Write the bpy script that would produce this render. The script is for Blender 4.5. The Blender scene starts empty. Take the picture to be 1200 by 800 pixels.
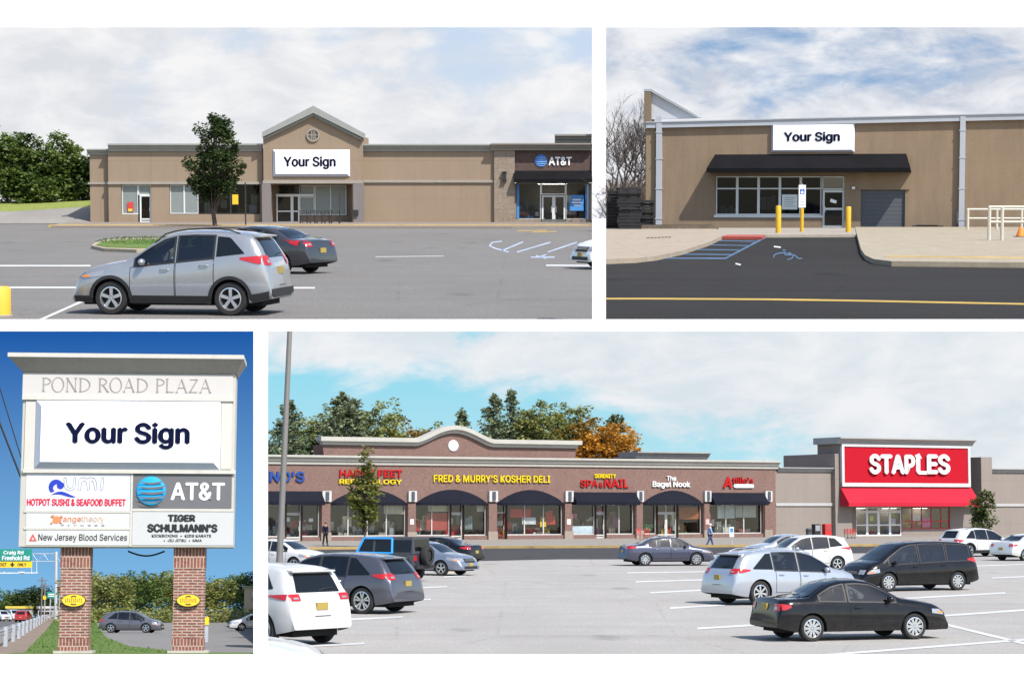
import bpy, bmesh, math, random
from mathutils import Matrix, Vector
from math import sin, cos, tan, pi, sqrt, atan, atan2, radians as R
random.seed(7)
SC = bpy.context.scene
COL = SC.collection
FPX = 2400.0            # focal length in units of the 1200 px wide picture
ZC = 3.1                # camera height in the world

# ------------------------------------------------------------------ camera, light, world
cam_d = bpy.data.cameras.new('camera'); cam_d.sensor_width = 36; cam_d.lens = 72
cam_d.clip_end = 6000; cam_d.clip_start = 0.1
cam = bpy.data.objects.new('camera', cam_d); COL.objects.link(cam)
cam.location = (0, 0, ZC); cam.rotation_euler = (R(90), 0, 0); SC.camera = cam
SUN_EL, SUN_AZ = R(50), R(40)           # azimuth: to the right of straight behind the camera
sd = Vector((sin(SUN_AZ) * cos(SUN_EL), -cos(SUN_AZ) * cos(SUN_EL), sin(SUN_EL)))   # towards the sun
sun_d = bpy.data.lights.new('sun', 'SUN'); sun_d.energy = 3.9; sun_d.angle = R(0.6); sun_d.color = (1, .955, .89)
sun = bpy.data.objects.new('sun', sun_d); COL.objects.link(sun)
sun.rotation_euler = sd.to_track_quat('Z', 'Y').to_euler()
W = bpy.data.worlds.new('World'); SC.world = W; W.use_nodes = True
nt = W.node_tree; sky = nt.nodes.new('ShaderNodeTexSky'); sky.sky_type = 'NISHITA'; sky.sun_disc = False
sky.sun_elevation = SUN_EL; sky.sun_rotation = atan2(sd.x, sd.y)
bg = nt.nodes['Background']; bg.inputs['Strength'].default_value = 0.13
nt.links.new(sky.outputs[0], bg.inputs['Color'])
vs = SC.view_settings; vs.view_transform = 'Standard'; vs.look = 'None'; vs.exposure = EXPO = 0.75; vs.gamma = 1
vs.use_curve_mapping = False

# ------------------------------------------------------------------ materials
MATS = {}
def srgb(r, g, b):
    f = lambda c: (c / 255 / 12.92) if c / 255 <= .04045 else ((c / 255 + .055) / 1.055) ** 2.4
    return (f(r), f(g), f(b))
class N:
    """small node-graph helper"""
    def __init__(s, name):
        s.m = bpy.data.materials.new(name); s.m.use_nodes = True; s.t = s.m.node_tree
        s.p = s.t.nodes['Principled BSDF']; s.out = s.t.nodes['Material Output']
        s.oc = None
    def n(s, typ, ins=None, **kw):
        x = s.t.nodes.new(typ)
        for k, v in kw.items(): setattr(x, k, v)
        for k, v in (ins or {}).items(): s.set(x.inputs[k], v)
        return x
    def set(s, sock, v):
        if hasattr(v, 'links') and hasattr(v, 'is_output'): s.t.links.new(v, sock)
        else:
            if isinstance(v, tuple) and len(v) == 3 and sock.type == 'RGBA': v = v + (1,)
            sock.default_value = v
    def coord(s):
        if s.oc is None: s.oc = s.n('ShaderNodeTexCoord').outputs['Object']
        return s.oc
    def noise(s, scale, detail=4, rough=.55, vec=None, dist=0):
        return s.n('ShaderNodeTexNoise', {'Scale': scale, 'Detail': detail, 'Roughness': rough, 'Distortion': dist,
                   'Vector': vec or s.coord()}).outputs['Fac']
    def math(s, op, a, b=0.0, c=0.0, clamp=False):
        x = s.n('ShaderNodeMath', operation=op, use_clamp=clamp)
        s.set(x.inputs[0], a); s.set(x.inputs[1], b); s.set(x.inputs[2], c); return x.outputs[0]
    def rng(s, v, a, b, c=0.0, d=1.0):
        x = s.n('ShaderNodeMapRange'); s.set(x.inputs['Value'], v)
        for k, q in zip(('From Min', 'From Max', 'To Min', 'To Max'), (a, b, c, d)): s.set(x.inputs[k], q)
        return x.outputs[0]
    def mix(s, f, a, b, bt='MIX'):
        x = s.n('ShaderNodeMix', data_type='RGBA', blend_type=bt)
        s.set(x.inputs['Factor'], f); s.set(x.inputs[6], a); s.set(x.inputs[7], b); return x.outputs[2]
    def ramp(s, f, stops):
        x = s.n('ShaderNodeValToRGB'); cr = x.color_ramp
        while len(cr.elements) < len(stops): cr.elements.new(.5)
        for e, (p, c) in zip(cr.elements, stops): e.position = p; e.color = tuple(c) + (1,)
        s.set(x.inputs[0], f); return x.outputs[0]
    def bump(s, h, strength=.3, dist=.02):
        b = s.n('ShaderNodeBump', {'Strength': strength, 'Distance': dist, 'Height': h}); s.t.links.new(b.outputs[0], s.p.inputs['Normal'])
    def fin(s, col=None, rough=None, metal=None, spec=None, coat=None, key=None):
        if col is not None: s.set(s.p.inputs['Base Color'], col)
        if rough is not None: s.set(s.p.inputs['Roughness'], rough)
        if metal is not None: s.set(s.p.inputs['Metallic'], metal)
        if spec is not None: s.set(s.p.inputs['Specular IOR Level'], spec)
        if coat is not None: s.set(s.p.inputs['Coat Weight'], coat); s.set(s.p.inputs['Coat Roughness'], .04)
        return s.m
def scl(c, k): return tuple(min(1, x * k) for x in c)
def M(name, col=None, rough=.6, metal=0, var=.08, vs=3.0, spec=.4, coat=None, bump=0):
    """plain surface with a little uneven wear"""
    if name in MATS: return MATS[name]
    g = N(name)
    f = g.noise(vs, 6, .65)
    f2 = g.noise(vs * .17, 3, .5)
    f = g.math('ADD', g.math('MULTIPLY', f, .5), g.math('MULTIPLY', f2, .5))
    c = g.mix(g.rng(f, .3, .7), scl(col, 1 - var), scl(col, 1 + var))
    if bump: g.bump(g.noise(vs * 6, 4), bump, .02)
    r = g.rng(f, .3, .7, max(0, rough - .06), min(1, rough + .06))
    MATS[name] = g.fin(c, r, metal, spec, coat); return MATS[name]
def paint(name, col, metal=.0, rough=.32, coat=.8, spec=.5):
    if name in MATS: return MATS[name]
    g = N(name)
    dirt = g.rng(g.noise(2.5, 5, .6), .45, .8, 0, .04)
    sep = g.n('ShaderNodeSeparateXYZ', {0: g.coord()}).outputs[2]
    low = g.math('MULTIPLY', g.rng(sep, .25, .6, .16, 0), g.noise(9, 4))
    c = g.mix(g.math('ADD', dirt, low, clamp=True), col, (.16, .145, .125))
    MATS[name] = g.fin(c, rough, metal, spec, coat); return MATS[name]
def brick_mat(name, c1, c2, mort, w=.2, h=.067, ms=.012, var=.35):
    if name in MATS: return MATS[name]
    g = N(name)
    xyz = g.n('ShaderNodeSeparateXYZ', {0: g.coord()})
    u = g.math('ADD', xyz.outputs[0], xyz.outputs[1])
    v = g.n('ShaderNodeCombineXYZ', {0: u, 1: xyz.outputs[2]}).outputs[0]
    b = g.n('ShaderNodeTexBrick', {'Vector': v, 'Color1': c1, 'Color2': c2, 'Mortar': mort, 'Scale': 1.0, 'Mortar Size': ms,
            'Brick Width': w, 'Row Height': h, 'Bias': -.1, 'Mortar Smooth': .2})
    f = g.noise(.7, 5, .6)
    c = g.mix(g.rng(f, .3, .7, 0, var), b.outputs['Color'], scl(c1, .55))
    sp = g.noise(1.0, 2, .5, g.n('ShaderNodeMapping', {'Vector': v, 'Scale': (4.5, 13, 1)}).outputs[0]); c = g.mix(g.rng(sp, .5, .72, 0, .5), c, scl(c2, .5)); c = g.mix(g.rng(sp, .28, .45, .4, 0), c, scl(c1, 1.5))
    g.bump(b.outputs['Fac'], -.4, .01)
    MATS[name] = g.fin(c, .85, 0, .3); return MATS[name]
def stucco(name, col, var=.1, groove=None):
    if name in MATS: return MATS[name]
    g = N(name); xyz = g.n('ShaderNodeSeparateXYZ', {0: g.coord()})
    st = g.n('ShaderNodeMapping', {'Vector': g.coord(), 'Scale': (1.3, 1, .25)}).outputs[0]
    f = g.math('ADD', g.math('MULTIPLY', g.noise(1.2, 6, .65, st), .6), g.math('MULTIPLY', g.noise(9, 4), .4))
    c = g.mix(g.rng(f, .35, .65), scl(col, 1 - var), scl(col, 1 + var))
    stain = g.rng(g.noise(.9, 5, .7, st), .56, .75, 0, .35)
    c = g.mix(stain, c, scl(col, .72))
    dr = g.noise(2.2, 5, .7, g.n('ShaderNodeMapping', {'Vector': g.coord(), 'Scale': (1.2, 1, .05)}).outputs[0])
    c = g.mix(g.rng(dr, .56, .74, 0, .34), c, scl(col, .66)); c = g.mix(g.rng(g.noise(.35, 3), .52, .66, 0, .25), c, scl(col, 1.16))
    if groove:
        gu, gz = groove
        m = 0
        for ax, per in ((0, gu), (2, gz)):
            fr = g.math('FRACT', g.math('DIVIDE', g.math('ADD', xyz.outputs[ax], 100.0), per))
            k = g.math('LESS_THAN', fr, .03 / per)
            m = k if m == 0 else g.math('MAXIMUM', m, k)
        c = g.mix(g.math('MULTIPLY', m, .4 if gu > 3 else .09), c, scl(col, .6))
    g.bump(g.noise(30, 3), .15, .01)
    MATS[name] = g.fin(c, .9, 0, .25); return MATS[name]
def asphalt(name, col, var=.16, crack=.5, grain=28, patch=.25, streak=.2):
    """weathered asphalt: aggregate, wheel-worn streaks, repair patches, tar lines, oil drips, cracks"""
    if name in MATS: return MATS[name]
    g = N(name); mp = lambda *s: g.n('ShaderNodeMapping', {'Vector': g.coord(), 'Scale': s}).outputs[0]
    fine = g.noise(grain, 3, .75, mp(1, .6, 1))
    mid = g.noise(1.3, 6, .7, mp(1, .3, 1)); big = g.noise(.13, 5, .65, mp(1, .25, 1)); st = g.noise(.5, 5, .6, mp(.12, 1, 1))
    c = g.mix(g.rng(fine, .36, .64), scl(col, 1 - var), scl(col, 1 + var))
    c = g.mix(g.rng(mid, .32, .68, 0, .55), c, scl(col, .86))
    c = g.mix(g.rng(st, .45, .7, 0, streak), c, scl(col, .66)); c = g.mix(g.rng(st, .2, .42, streak * .8, 0), c, scl(col, 1.25))
    c = g.mix(g.rng(big, .45, .60, 0, patch * 2), c, scl(col, .74))
    vo = g.n('ShaderNodeTexVoronoi', {'Vector': mp(.19, .035, 1), 'Scale': 1.0}, feature='DISTANCE_TO_EDGE')
    wob = g.math('ADD', vo.outputs[0], g.rng(g.noise(2.2, 4), .3, .7, -.014, .014))
    ck = g.math('MULTIPLY', g.rng(wob, .0, .006, 1, 0), crack); ck = g.math('MULTIPLY', ck, g.rng(g.noise(.13, 2), .46, .56))
    c = g.mix(ck, c, scl(col, .38))
    vp = g.n('ShaderNodeTexVoronoi', {'Vector': mp(.33, .12, 1), 'Scale': 1.0, 'Randomness': 1.0})
    sp = g.rng(g.math('ADD', vp.outputs['Distance'], g.rng(g.noise(3, 3), .3, .7, -.05, .05)), .07, .16, .42, 0)
    c = g.mix(sp, c, scl(col, .4))
    g.bump(fine, .2, .01)
    MATS[name] = g.fin(c, .95, 0, .08); return MATS[name]
def leafmat(name, cols, rough=.55, trans=.35):
    if name in MATS: return MATS[name]
    g = N(name)
    rnd = g.n('ShaderNodeNewGeometry').outputs['Random Per Island']
    cl = g.noise(.55, 3, .5)
    f = g.math('ADD', g.math('MULTIPLY', rnd, .55), g.math('MULTIPLY', g.rng(cl, .3, .7), .45))
    k = len(cols) - 1
    c = g.ramp(f, [(i / k, q) for i, q in enumerate(cols)])
    g.fin(c, rough, 0, .3)
    tr = g.n('ShaderNodeBsdfTranslucent', {'Color': c})
    mx = g.n('ShaderNodeMixShader', {0: trans, 1: g.p.outputs[0], 2: tr.outputs[0]})
    g.t.links.new(mx.outputs[0], g.out.inputs[0])
    MATS[name] = g.m; return g.m
def pane_mat(name, tint=(.55, .6, .6), refl=.12, dark=.0):
    """window glass: partly see-through, partly mirror"""
    if name in MATS: return MATS[name]
    g = N(name)
    t = g.n('ShaderNodeBsdfTransparent', {'Color': tint}); gl = g.n('ShaderNodeBsdfGlossy', {'Color': (.9, .95, 1), 'Roughness': .03})
    fr = g.n('ShaderNodeLayerWeight', {'Blend': .25}).outputs['Fresnel']
    f = g.math('ADD', fr, refl, clamp=True)
    wv = g.n('ShaderNodeBump', {'Strength': .05, 'Distance': .05, 'Height': g.noise(.8, 2)}); g.t.links.new(wv.outputs[0], gl.inputs['Normal'])
    mx = g.n('ShaderNodeMixShader', {0: f, 1: t.outputs[0], 2: gl.outputs[0]})
    g.t.links.new(mx.outputs[0], g.out.inputs[0]); MATS[name] = g.m; return g.m
def sky_mat(name, blue_top, blue_low, white, gray, wx, wy, off, lo, hi, sc=(1, 1.6), seed=0, strength=1.0, d=100, zr=(0, 3.7)):
    """clouds over blue; metres on the backdrop are turned into the same angular size whatever its distance d"""
    g = N(name)
    k = FPX / d / 100
    mp = g.n('ShaderNodeMapping', {'Vector': g.coord(), 'Scale': (k, 1, k)}).outputs[0]
    xyz = g.n('ShaderNodeSeparateXYZ', {0: mp})
    x, z = xyz.outputs[0], g.math('SUBTRACT', xyz.outputs[2], ZC * k)
    v = g.n('ShaderNodeCombineXYZ', {0: g.math('MULTIPLY', x, sc[0]), 1: g.math('MULTIPLY', z, sc[1]), 2: seed}).outputs[0]
    a = g.noise(1.0, 9, .58, v, .6); b = g.noise(2.3, 7, .6, v, .3); e = g.noise(.33, 3, .5, v)
    f = g.math('ADD', g.math('ADD', g.math('MULTIPLY', a, .7), g.math('MULTIPLY', b, .3)), g.math('MULTIPLY', g.math('SUBTRACT', e, .5), .5))
    f = g.math('ADD', f, g.math('ADD', g.math('MULTIPLY', x, wx), g.math('ADD', g.math('MULTIPLY', z, wy), off)))
    fac = g.n('ShaderNodeMapRange', interpolation_type='SMOOTHSTEP'); g.set(fac.inputs[0], f); fac.inputs[1].default_value = lo; fac.inputs[2].default_value = hi
    blue = g.mix(g.rng(z, zr[0], zr[1]), blue_low, blue_top)
    cl = g.mix(g.rng(b, .38, .62), gray, white)
    c = g.mix(fac.outputs[0], blue, cl)
    em = g.n('ShaderNodeEmission', {'Color': c, 'Strength': strength * 2 ** -EXPO}); g.t.links.new(em.outputs[0], g.out.inputs[0])
    return g.m

# ------------------------------------------------------------------ mesh builder
class MB:
    def __init__(s): s.v = []; s.f = []; s.mi = []; s.cur = 0
    def add(s, vs, fs):
        o = len(s.v); s.v += [tuple(p) for p in vs]; s.f += [tuple(o + i for i in f) for f in fs]; s.mi += [s.cur] * len(fs); return s
    def quad(s, a, b, c, d): return s.add([a, b, c, d], [(0, 1, 2, 3)])
    def box(s, x0, x1, y0, y1, z0, z1):
        x0, x1 = sorted((x0, x1)); y0, y1 = sorted((y0, y1)); z0, z1 = sorted((z0, z1))
        return s.add([(x0, y0, z0), (x1, y0, z0), (x1, y1, z0), (x0, y1, z0), (x0, y0, z1), (x1, y0, z1), (x1, y1, z1), (x0, y1, z1)],
                     [(0, 3, 2, 1), (4, 5, 6, 7), (0, 1, 5, 4), (1, 2, 6, 5), (2, 3, 7, 6), (3, 0, 4, 7)])
    def hexa(s, a, b):                   # two quads (front a, back b), each counter-clockwise seen from the front
        return s.add(list(a) + list(b), [(0, 1, 2, 3), (7, 6, 5, 4), (0, 4, 5, 1), (1, 5, 6, 2), (2, 6, 7, 3), (3, 7, 4, 0)])
    def prism(s, poly, d0, d1, ax='y'):  # polygon in the plane across ax, from d0 to d1
        n = len(poly)
        def p(q, d): return {'y': (q[0], d, q[1]), 'x': (d, q[0], q[1]), 'z': (q[0], q[1], d)}[ax]
        ar = sum(poly[i][0] * poly[(i + 1) % n][1] - poly[(i + 1) % n][0] * poly[i][1] for i in range(n))
        if (ar < 0) != (ax == 'y' and False): poly = poly[::-1] if ar < 0 else poly
        d0, d1 = (min(d0, d1), max(d0, d1))
        vs = [p(q, d0) for q in poly] + [p(q, d1) for q in poly]
        fs = [tuple(range(n)), tuple(range(2 * n - 1, n - 1, -1))] + [(i, n + i, n + (i + 1) % n, (i + 1) % n) for i in range(n)]
        if ax in 'zx':
            fs = [f[::-1] for f in fs]
        return s.add(vs, fs)
    def tube(s, pts, r, n=8, cap=True):
        pts = [Vector(p) for p in pts]; rs = r if isinstance(r, (list, tuple)) else [r] * len(pts)
        vs = []; up = None
        for i, p in enumerate(pts):
            t = (pts[min(i + 1, len(pts) - 1)] - pts[max(i - 1, 0)])
            if t.length < 1e-9: t = Vector((0, 0, 1))
            t.normalize()
            a = Vector((0, 0, 1)) if abs(t.z) < .9 else Vector((1, 0, 0))
            e1 = t.cross(a).normalized(); e2 = t.cross(e1)
            vs += [p + rs[i] * (cos(2 * pi * k / n) * e1 + sin(2 * pi * k / n) * e2) for k in range(n)]
        fs = [(i * n + k, i * n + (k + 1) % n, (i + 1) * n + (k + 1) % n, (i + 1) * n + k) for i in range(len(pts) - 1) for k in range(n)]
        if cap: fs += [tuple(range(n - 1, -1, -1)), tuple(range((len(pts) - 1) * n, len(pts) * n))]
        return s.add(vs, fs)
    def lathe(s, prof, c=(0, 0, 0), ax='z', n=20, cap=True):  # prof: (radius, along axis)
        vs = []
        for r, h in prof:
            for k in range(n):
                a = 2 * pi * k / n; x, y = r * cos(a), r * sin(a)
                q = {'z': (x, y, h), 'y': (x, h, -y), 'x': (h, x, y)}[ax]
                vs.append((q[0] + c[0], q[1] + c[1], q[2] + c[2]))
        m = len(prof)
        fs = [(i * n + k, i * n + (k + 1) % n, (i + 1) * n + (k + 1) % n, (i + 1) * n + k) for i in range(m - 1) for k in range(n)]
        if cap and prof[0][0] > 1e-6: fs.append(tuple(range(n - 1, -1, -1)))
        if cap and prof[-1][0] > 1e-6: fs.append(tuple(range((m - 1) * n, m * n)))
        return s.add(vs, fs)
    def ball(s, c, rx, ry, rz, n=12, m=8):
        pr = []
        vs = []; fs = []
        for i in range(m + 1):
            t = pi * i / m
            for k in range(n):
                a = 2 * pi * k / n
                vs.append((c[0] + rx * sin(t) * cos(a), c[1] + ry * sin(t) * sin(a), c[2] - rz * cos(t)))
        fs = [(i * n + k, i * n + (k + 1) % n, (i + 1) * n + (k + 1) % n, (i + 1) * n + k) for i in range(m) for k in range(n)]
        return s.add(vs, fs)
    def mesh(s, name, mats, smooth=False, bevel=0):
        me = bpy.data.meshes.new(name); me.from_pydata(s.v, [], s.f)
        if not isinstance(mats, (list, tuple)): mats = [mats]
        for m in mats: me.materials.append(m)
        if len(mats) > 1: me.polygons.foreach_set('material_index', s.mi)
        bm = bmesh.new(); bm.from_mesh(me)
        if smooth: bmesh.ops.remove_doubles(bm, verts=bm.verts, dist=1e-5)
        if bevel:
            bmesh.ops.bevel(bm, geom=[e for e in bm.edges if len(e.link_faces) == 2 and e.calc_face_angle(0) > .6], offset=bevel, segments=2, affect='EDGES', profile=.6)
        if s.f and len(s.f) < 60000: bmesh.ops.recalc_face_normals(bm, faces=bm.faces)
        bm.to_mesh(me); bm.free()
        if smooth:
            me.polygons.foreach_set('use_smooth', [True] * len(me.polygons))
            me.set_sharp_from_angle(angle=R(38 if smooth is True else smooth))
        me.update(); return me
    def build(s, name, mats, parent=None, smooth=False, label=None, bevel=0):
        o = bpy.data.objects.new(name, s.mesh(name, mats, smooth, bevel)); COL.objects.link(o)
        if parent is not None: o.parent = parent
        if label: o['label'] = label
        return o

def tag(o, label, cat, group=None):
    o['label'] = label; o['category'] = cat
    if group: o['group'] = group
    return o
def struct(o, kind='structure'):
    o['kind'] = kind; return o
def kids(o): return list(o.children)
KIDS = {}
def copy_tree(o, parent=None):
    c = o.copy(); COL.objects.link(c)
    if parent is not None: c.parent = parent
    for ch in kids(o): copy_tree(ch, c)
    return c

# ------------------------------------------------------------------ the four sites
class Site:
    """one of the four places: its level ground, seen from h metres above it; built at scale S"""
    def __init__(s, yh, h, S):
        s.yh, s.h, s.S = yh, h, S; s.th = atan((400 - yh) / FPX)
        s.M = Matrix.Translation((0, 0, ZC)) @ Matrix.Scale(S, 4) @ Matrix.Rotation(s.th, 4, 'X') @ Matrix.Translation((0, 0, -h))
    def ray(s, px, py):
        d = Vector(((px - 600) / FPX, 1, (400 - py) / FPX)); return Matrix.Rotation(-s.th, 3, 'X') @ d
    def at(s, px, py, Y):
        d = s.ray(px, py); t = Y / d.y; return Vector((d.x * t, Y, s.h + d.z * t))
    def g(s, px, py, z=0.0):
        d = s.ray(px, py); t = (z - s.h) / d.z; return Vector((d.x * t, d.y * t, z))
    def X(s, px, Y): return s.at(px, s.yh, Y).x
    def thing(s, name, label, cat, loc=(0, 0, 0), rz=0, group=None, sc=1):
        o = bpy.data.objects.new(name, None); COL.objects.link(o); o.empty_display_size = .3
        o.matrix_basis = s.M @ Matrix.Translation(loc) @ Matrix.Rotation(rz, 4, 'Z') @ Matrix.Scale(sc, 4)
        return tag(o, label, cat, group)
    def place(s, o, loc=(0, 0, 0), rz=0, sc=1):
        o.matrix_basis = s.M @ Matrix.Translation(loc) @ Matrix.Rotation(rz, 4, 'Z') @ Matrix.Scale(sc, 4); return o
    def sheet(s, name, pts, z, mat, kind='structure', px=True):
        mb = MB(); vs = [(s.g(p[0], p[1]) if px else Vector((p[0], p[1], 0))) for p in pts]
        mb.add([(v.x, v.y, z) for v in vs], [tuple(range(len(vs)))])
        o = mb.build(name, mat); s.place(o); return struct(o, kind)
    def slab(s, name, pts, z0, z1, mat, bevel=0):
        mb = MB(); vs = [s.g(p[0], p[1], z1) for p in pts]; mb.prism([(v.x, v.y) for v in vs], z0, z1, 'z')
        o = mb.build(name, mat, bevel=bevel); s.place(o); return struct(o)
    def stripe(s, mb, a, b, t, z):
        """painted band between two picture points, t thick"""
        dx, dy = b[0] - a[0], b[1] - a[1]; L = sqrt(dx * dx + dy * dy); nx, ny = -dy / L * t / 2, dx / L * t / 2
        q = [s.g(a[0] + nx, a[1] + ny), s.g(b[0] + nx, b[1] + ny), s.g(b[0] - nx, b[1] - ny), s.g(a[0] - nx, a[1] - ny)]
        mb.add([(v.x, v.y, z) for v in q], [(0, 1, 2, 3)])
class Face:
    """a vertical wall plane of a site; local x runs along it, local y into it, z up"""
    def __init__(s, P, px0, Y0, px1, Y1):
        s.P = P; a = Vector((P.X(px0, Y0), Y0)); b = Vector((P.X(px1, Y1), Y1))
        s.o = a; s.u = (b - a).normalized(); s.rz = atan2(s.u.y, s.u.x); s.inn = Vector((-s.u.y, s.u.x))
    def uv(s, px, py, d=0.0):
        r = s.P.ray(px, py); o = s.o + s.inn * d
        t = o.dot(s.inn) / Vector((r.x, r.y)).dot(s.inn)
        p = Vector((r.x, r.y)) * t; return ((p - s.o).dot(s.u), s.P.h + r.z * t)
    def thing(s, name, label, cat, d=0, group=None):
        return s.P.thing(name, label, cat, (s.o.x, s.o.y, 0), s.rz, group)
    def rect(s, x0, y0, x1, y1, d=0.0):
        """u0,u1,z0,z1 of a picture rectangle lying on the plane d behind the face"""
        c = (x0 + x1) / 2
        ym = (y0 + y1) / 2
        return s.uv(x0, ym, d)[0], s.uv(x1, ym, d)[0], s.uv(c, y1, d)[1], s.uv(c, y0, d)[1]
    def box(s, mb, x0, y0, x1, y1, d0, d1):
        u0, u1, z0, z1 = s.rect(x0, y0, x1, y1, d0); mb.box(u0, u1, d0, d1, z0, z1); return u0, u1, z0, z1
    def poly(s, mb, pts, d0, d1):
        mb.prism([s.uv(p[0], p[1], d0) for p in pts], d0, d1); return mb
def holed(mb, u0, u1, z0, z1, holes, d0, d1, dep):
    """wall front at d0 with rectangular openings whose reveals run to d1; dep: back of wall"""
    us = sorted({u0, u1, *[h[0] for h in holes], *[h[1] for h in holes]}); zs = sorted({z0, z1, *[h[2] for h in holes], *[h[3] for h in holes]})
    us = [u for u in us if u0 <= u <= u1]; zs = [z for z in zs if z0 <= z <= z1]
    for i in range(len(us) - 1):
        for j in range(len(zs) - 1):
            cu, cz = (us[i] + us[i + 1]) / 2, (zs[j] + zs[j + 1]) / 2
            if any(h[0] < cu < h[1] and h[2] < cz < h[3] for h in holes): continue
            mb.quad((us[i], d0, zs[j]), (us[i + 1], d0, zs[j]), (us[i + 1], d0, zs[j + 1]), (us[i], d0, zs[j + 1]))
    for a, b, c, d in holes:
        mb.quad((a, d0, c), (a, d1, c), (a, d1, d), (a, d0, d)); mb.quad((b, d0, c), (b, d1, c), (b, d1, d), (b, d0, d))
        mb.quad((a, d0, d), (b, d0, d), (b, d1, d), (a, d1, d)); mb.quad((a, d0, c), (b, d0, c), (b, d1, c), (a, d1, c))
    mb.quad((u0, d0, z0), (u0, dep, z0), (u0, dep, z1), (u0, d0, z1)); mb.quad((u1, d0, z0), (u1, dep, z0), (u1, dep, z1), (u1, d0, z1))
    mb.quad((u0, d0, z1), (u1, d0, z1), (u1, dep, z1), (u0, dep, z1)); mb.quad((u0, dep, z0), (u1, dep, z0), (u1, dep, z1), (u0, dep, z1))
def cornice(mb, u0, u1, z0, z1, p, d=0, back=.3, ret=True):
    h = z1 - z0
    pr = [(d + .002, z0), (d - .25 * p, z0 + .03 * h), (d - .3 * p, z0 + .3 * h), (d - .55 * p, z0 + .42 * h), (d - .6 * p, z0 + .6 * h), (d - .95 * p, z0 + .75 * h),
          (d - p, z0 + .8 * h), (d - p, z1), (d + back, z1), (d + back, z0)]
    mb.prism(pr, u0, u1, 'x')
def glazing(F, parent, rect, cols, rows, d, glass, frame, fw=.06, name='window', label=None):
    """a window or glazed door as one part: pane mesh with a frame child; cols/rows: fractions of the bars"""
    u0, u1, z0, z1 = rect
    p = MB(); p.quad((u0, d, z0), (u1, d, z0), (u1, d, z1), (u0, d, z1))
    w = p.build(name, glass, parent, label=label)
    f = MB(); hw = fw / 2
    for i, c in enumerate([0] + list(cols) + [1]):
        u = u0 + (u1 - u0) * c; a = u - hw; b = u + hw
        if c == 0: a, b = u0, u0 + fw
        if c == 1: a, b = u1 - fw, u1
        f.box(a, b, d - .05, d + .03, z0, z1)
    for r in [0] + list(rows) + [1]:
        z = z0 + (z1 - z0) * r; a = z - hw; b = z + hw
        if r == 0: a, b = z0 + .001, z0 + fw
        if r == 1: a, b = z1 - fw, z1 - .001
        f.box(u0 + .001, u1 - .001, d - .052, d + .028, a, b)
    f.build('frame', frame, w); return w

# ------------------------------------------------------------------ lettering
FONT = None
try:
    import os
    FONT = bpy.data.fonts.load(os.path.join(bpy.utils.resource_path('LOCAL'), 'datafiles', 'fonts', 'Inter.woff2'))   # the sans serif that ships with Blender
except Exception:
    FONT = None
def text_mb(body, bold=0.0, shear=0.0, space=1.0):
    c = bpy.data.curves.new('lettering', 'FONT'); c.body = body; c.size = 1
    if FONT: c.font = FONT
    c.offset = bold; c.shear = shear; c.space_character = space
    c.resolution_u = 3; c.extrude = 0.5
    o = bpy.data.objects.new('lettering', c); COL.objects.link(o)
    dg = bpy.context.evaluated_depsgraph_get(); me = bpy.data.meshes.new_from_object(o.evaluated_get(dg))
    vs = [tuple(v.co) for v in me.vertices]; fs = [tuple(p.vertices) for p in me.polygons]
    bpy.data.objects.remove(o); bpy.data.curves.remove(c); bpy.data.meshes.remove(me); return vs, fs
def letters(mb, body, u0, u1, z0, z1, d, th=.02, bold=0.0, shear=0.0, space=1.0, zmid=None):
    """lettering filling the rectangle u0..u1, z0..z1 on the plane d, th thick towards the viewer"""
    vs, fs = text_mb(body, 0.0, shear, space)
    h = max(v[1] for v in vs) - min(v[1] for v in vs); b = max(0.0, bold) * 1.15
    offs = [(0, 0)] if b < .004 else [(-b, 0), (b, 0), (0, -b * .7), (0, b * .7), (0, 0)]       # heavier strokes
    x0 = min(v[0] for v in vs) - b; x1 = max(v[0] for v in vs) + b; y0 = min(v[1] for v in vs) - b * .7; y1 = max(v[1] for v in vs) + b * .7
    kx = (u1 - u0) / (x1 - x0); ky = (z1 - z0) / (y1 - y0)
    for q, (ox, oy) in enumerate(offs):
        mb.add([(u0 + (x + ox - x0) * kx, d - (z + .5) * th - q * th * .02, z0 + (y + oy - y0) * ky) for x, y, z in vs], fs)
    return mb

# ------------------------------------------------------------------ plants
def leaves(mb, clumps, per, size, flat=.8, rnd=random):
    """clumps: (centre, radius); each gets per leaf-sized faces"""
    for c, r in clumps:
        for _ in range(per):
            while True:
                p = Vector((rnd.uniform(-1, 1), rnd.uniform(-1, 1), rnd.uniform(-1, 1)))
                if p.length < 1: break
            p = Vector(c) + Vector((p.x * r, p.y * r, p.z * r * flat))
            a = rnd.uniform(0, 2 * pi); t = rnd.gauss(0, .7)
            e1 = Vector((cos(a), sin(a), rnd.gauss(0, .35))).normalized(); e2 = e1.cross(Vector((sin(t) * sin(a), -sin(t) * cos(a), cos(t)))).normalized()
            s = size * rnd.uniform(.6, 1.3); w = s * .55
            mb.add([p - e1 * s, p + e2 * w, p + e1 * s, p - e2 * w], [(0, 1, 2, 3)])
def limb(mb, a, b, r0, r1, n=6, wob=.05, seg=4, rnd=random):
    a, b = Vector(a), Vector(b); L = (b - a).length; pts = []; rs = []
    for i in range(seg + 1):
        t = i / seg; p = a.lerp(b, t) + (Vector((rnd.gauss(0, 1), rnd.gauss(0, 1), rnd.gauss(0, .5))) * wob * L * (t * (1 - t) * 2))
        pts.append(p); rs.append(r0 + (r1 - r0) * t)
    mb.tube(pts, rs, n); return pts
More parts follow.
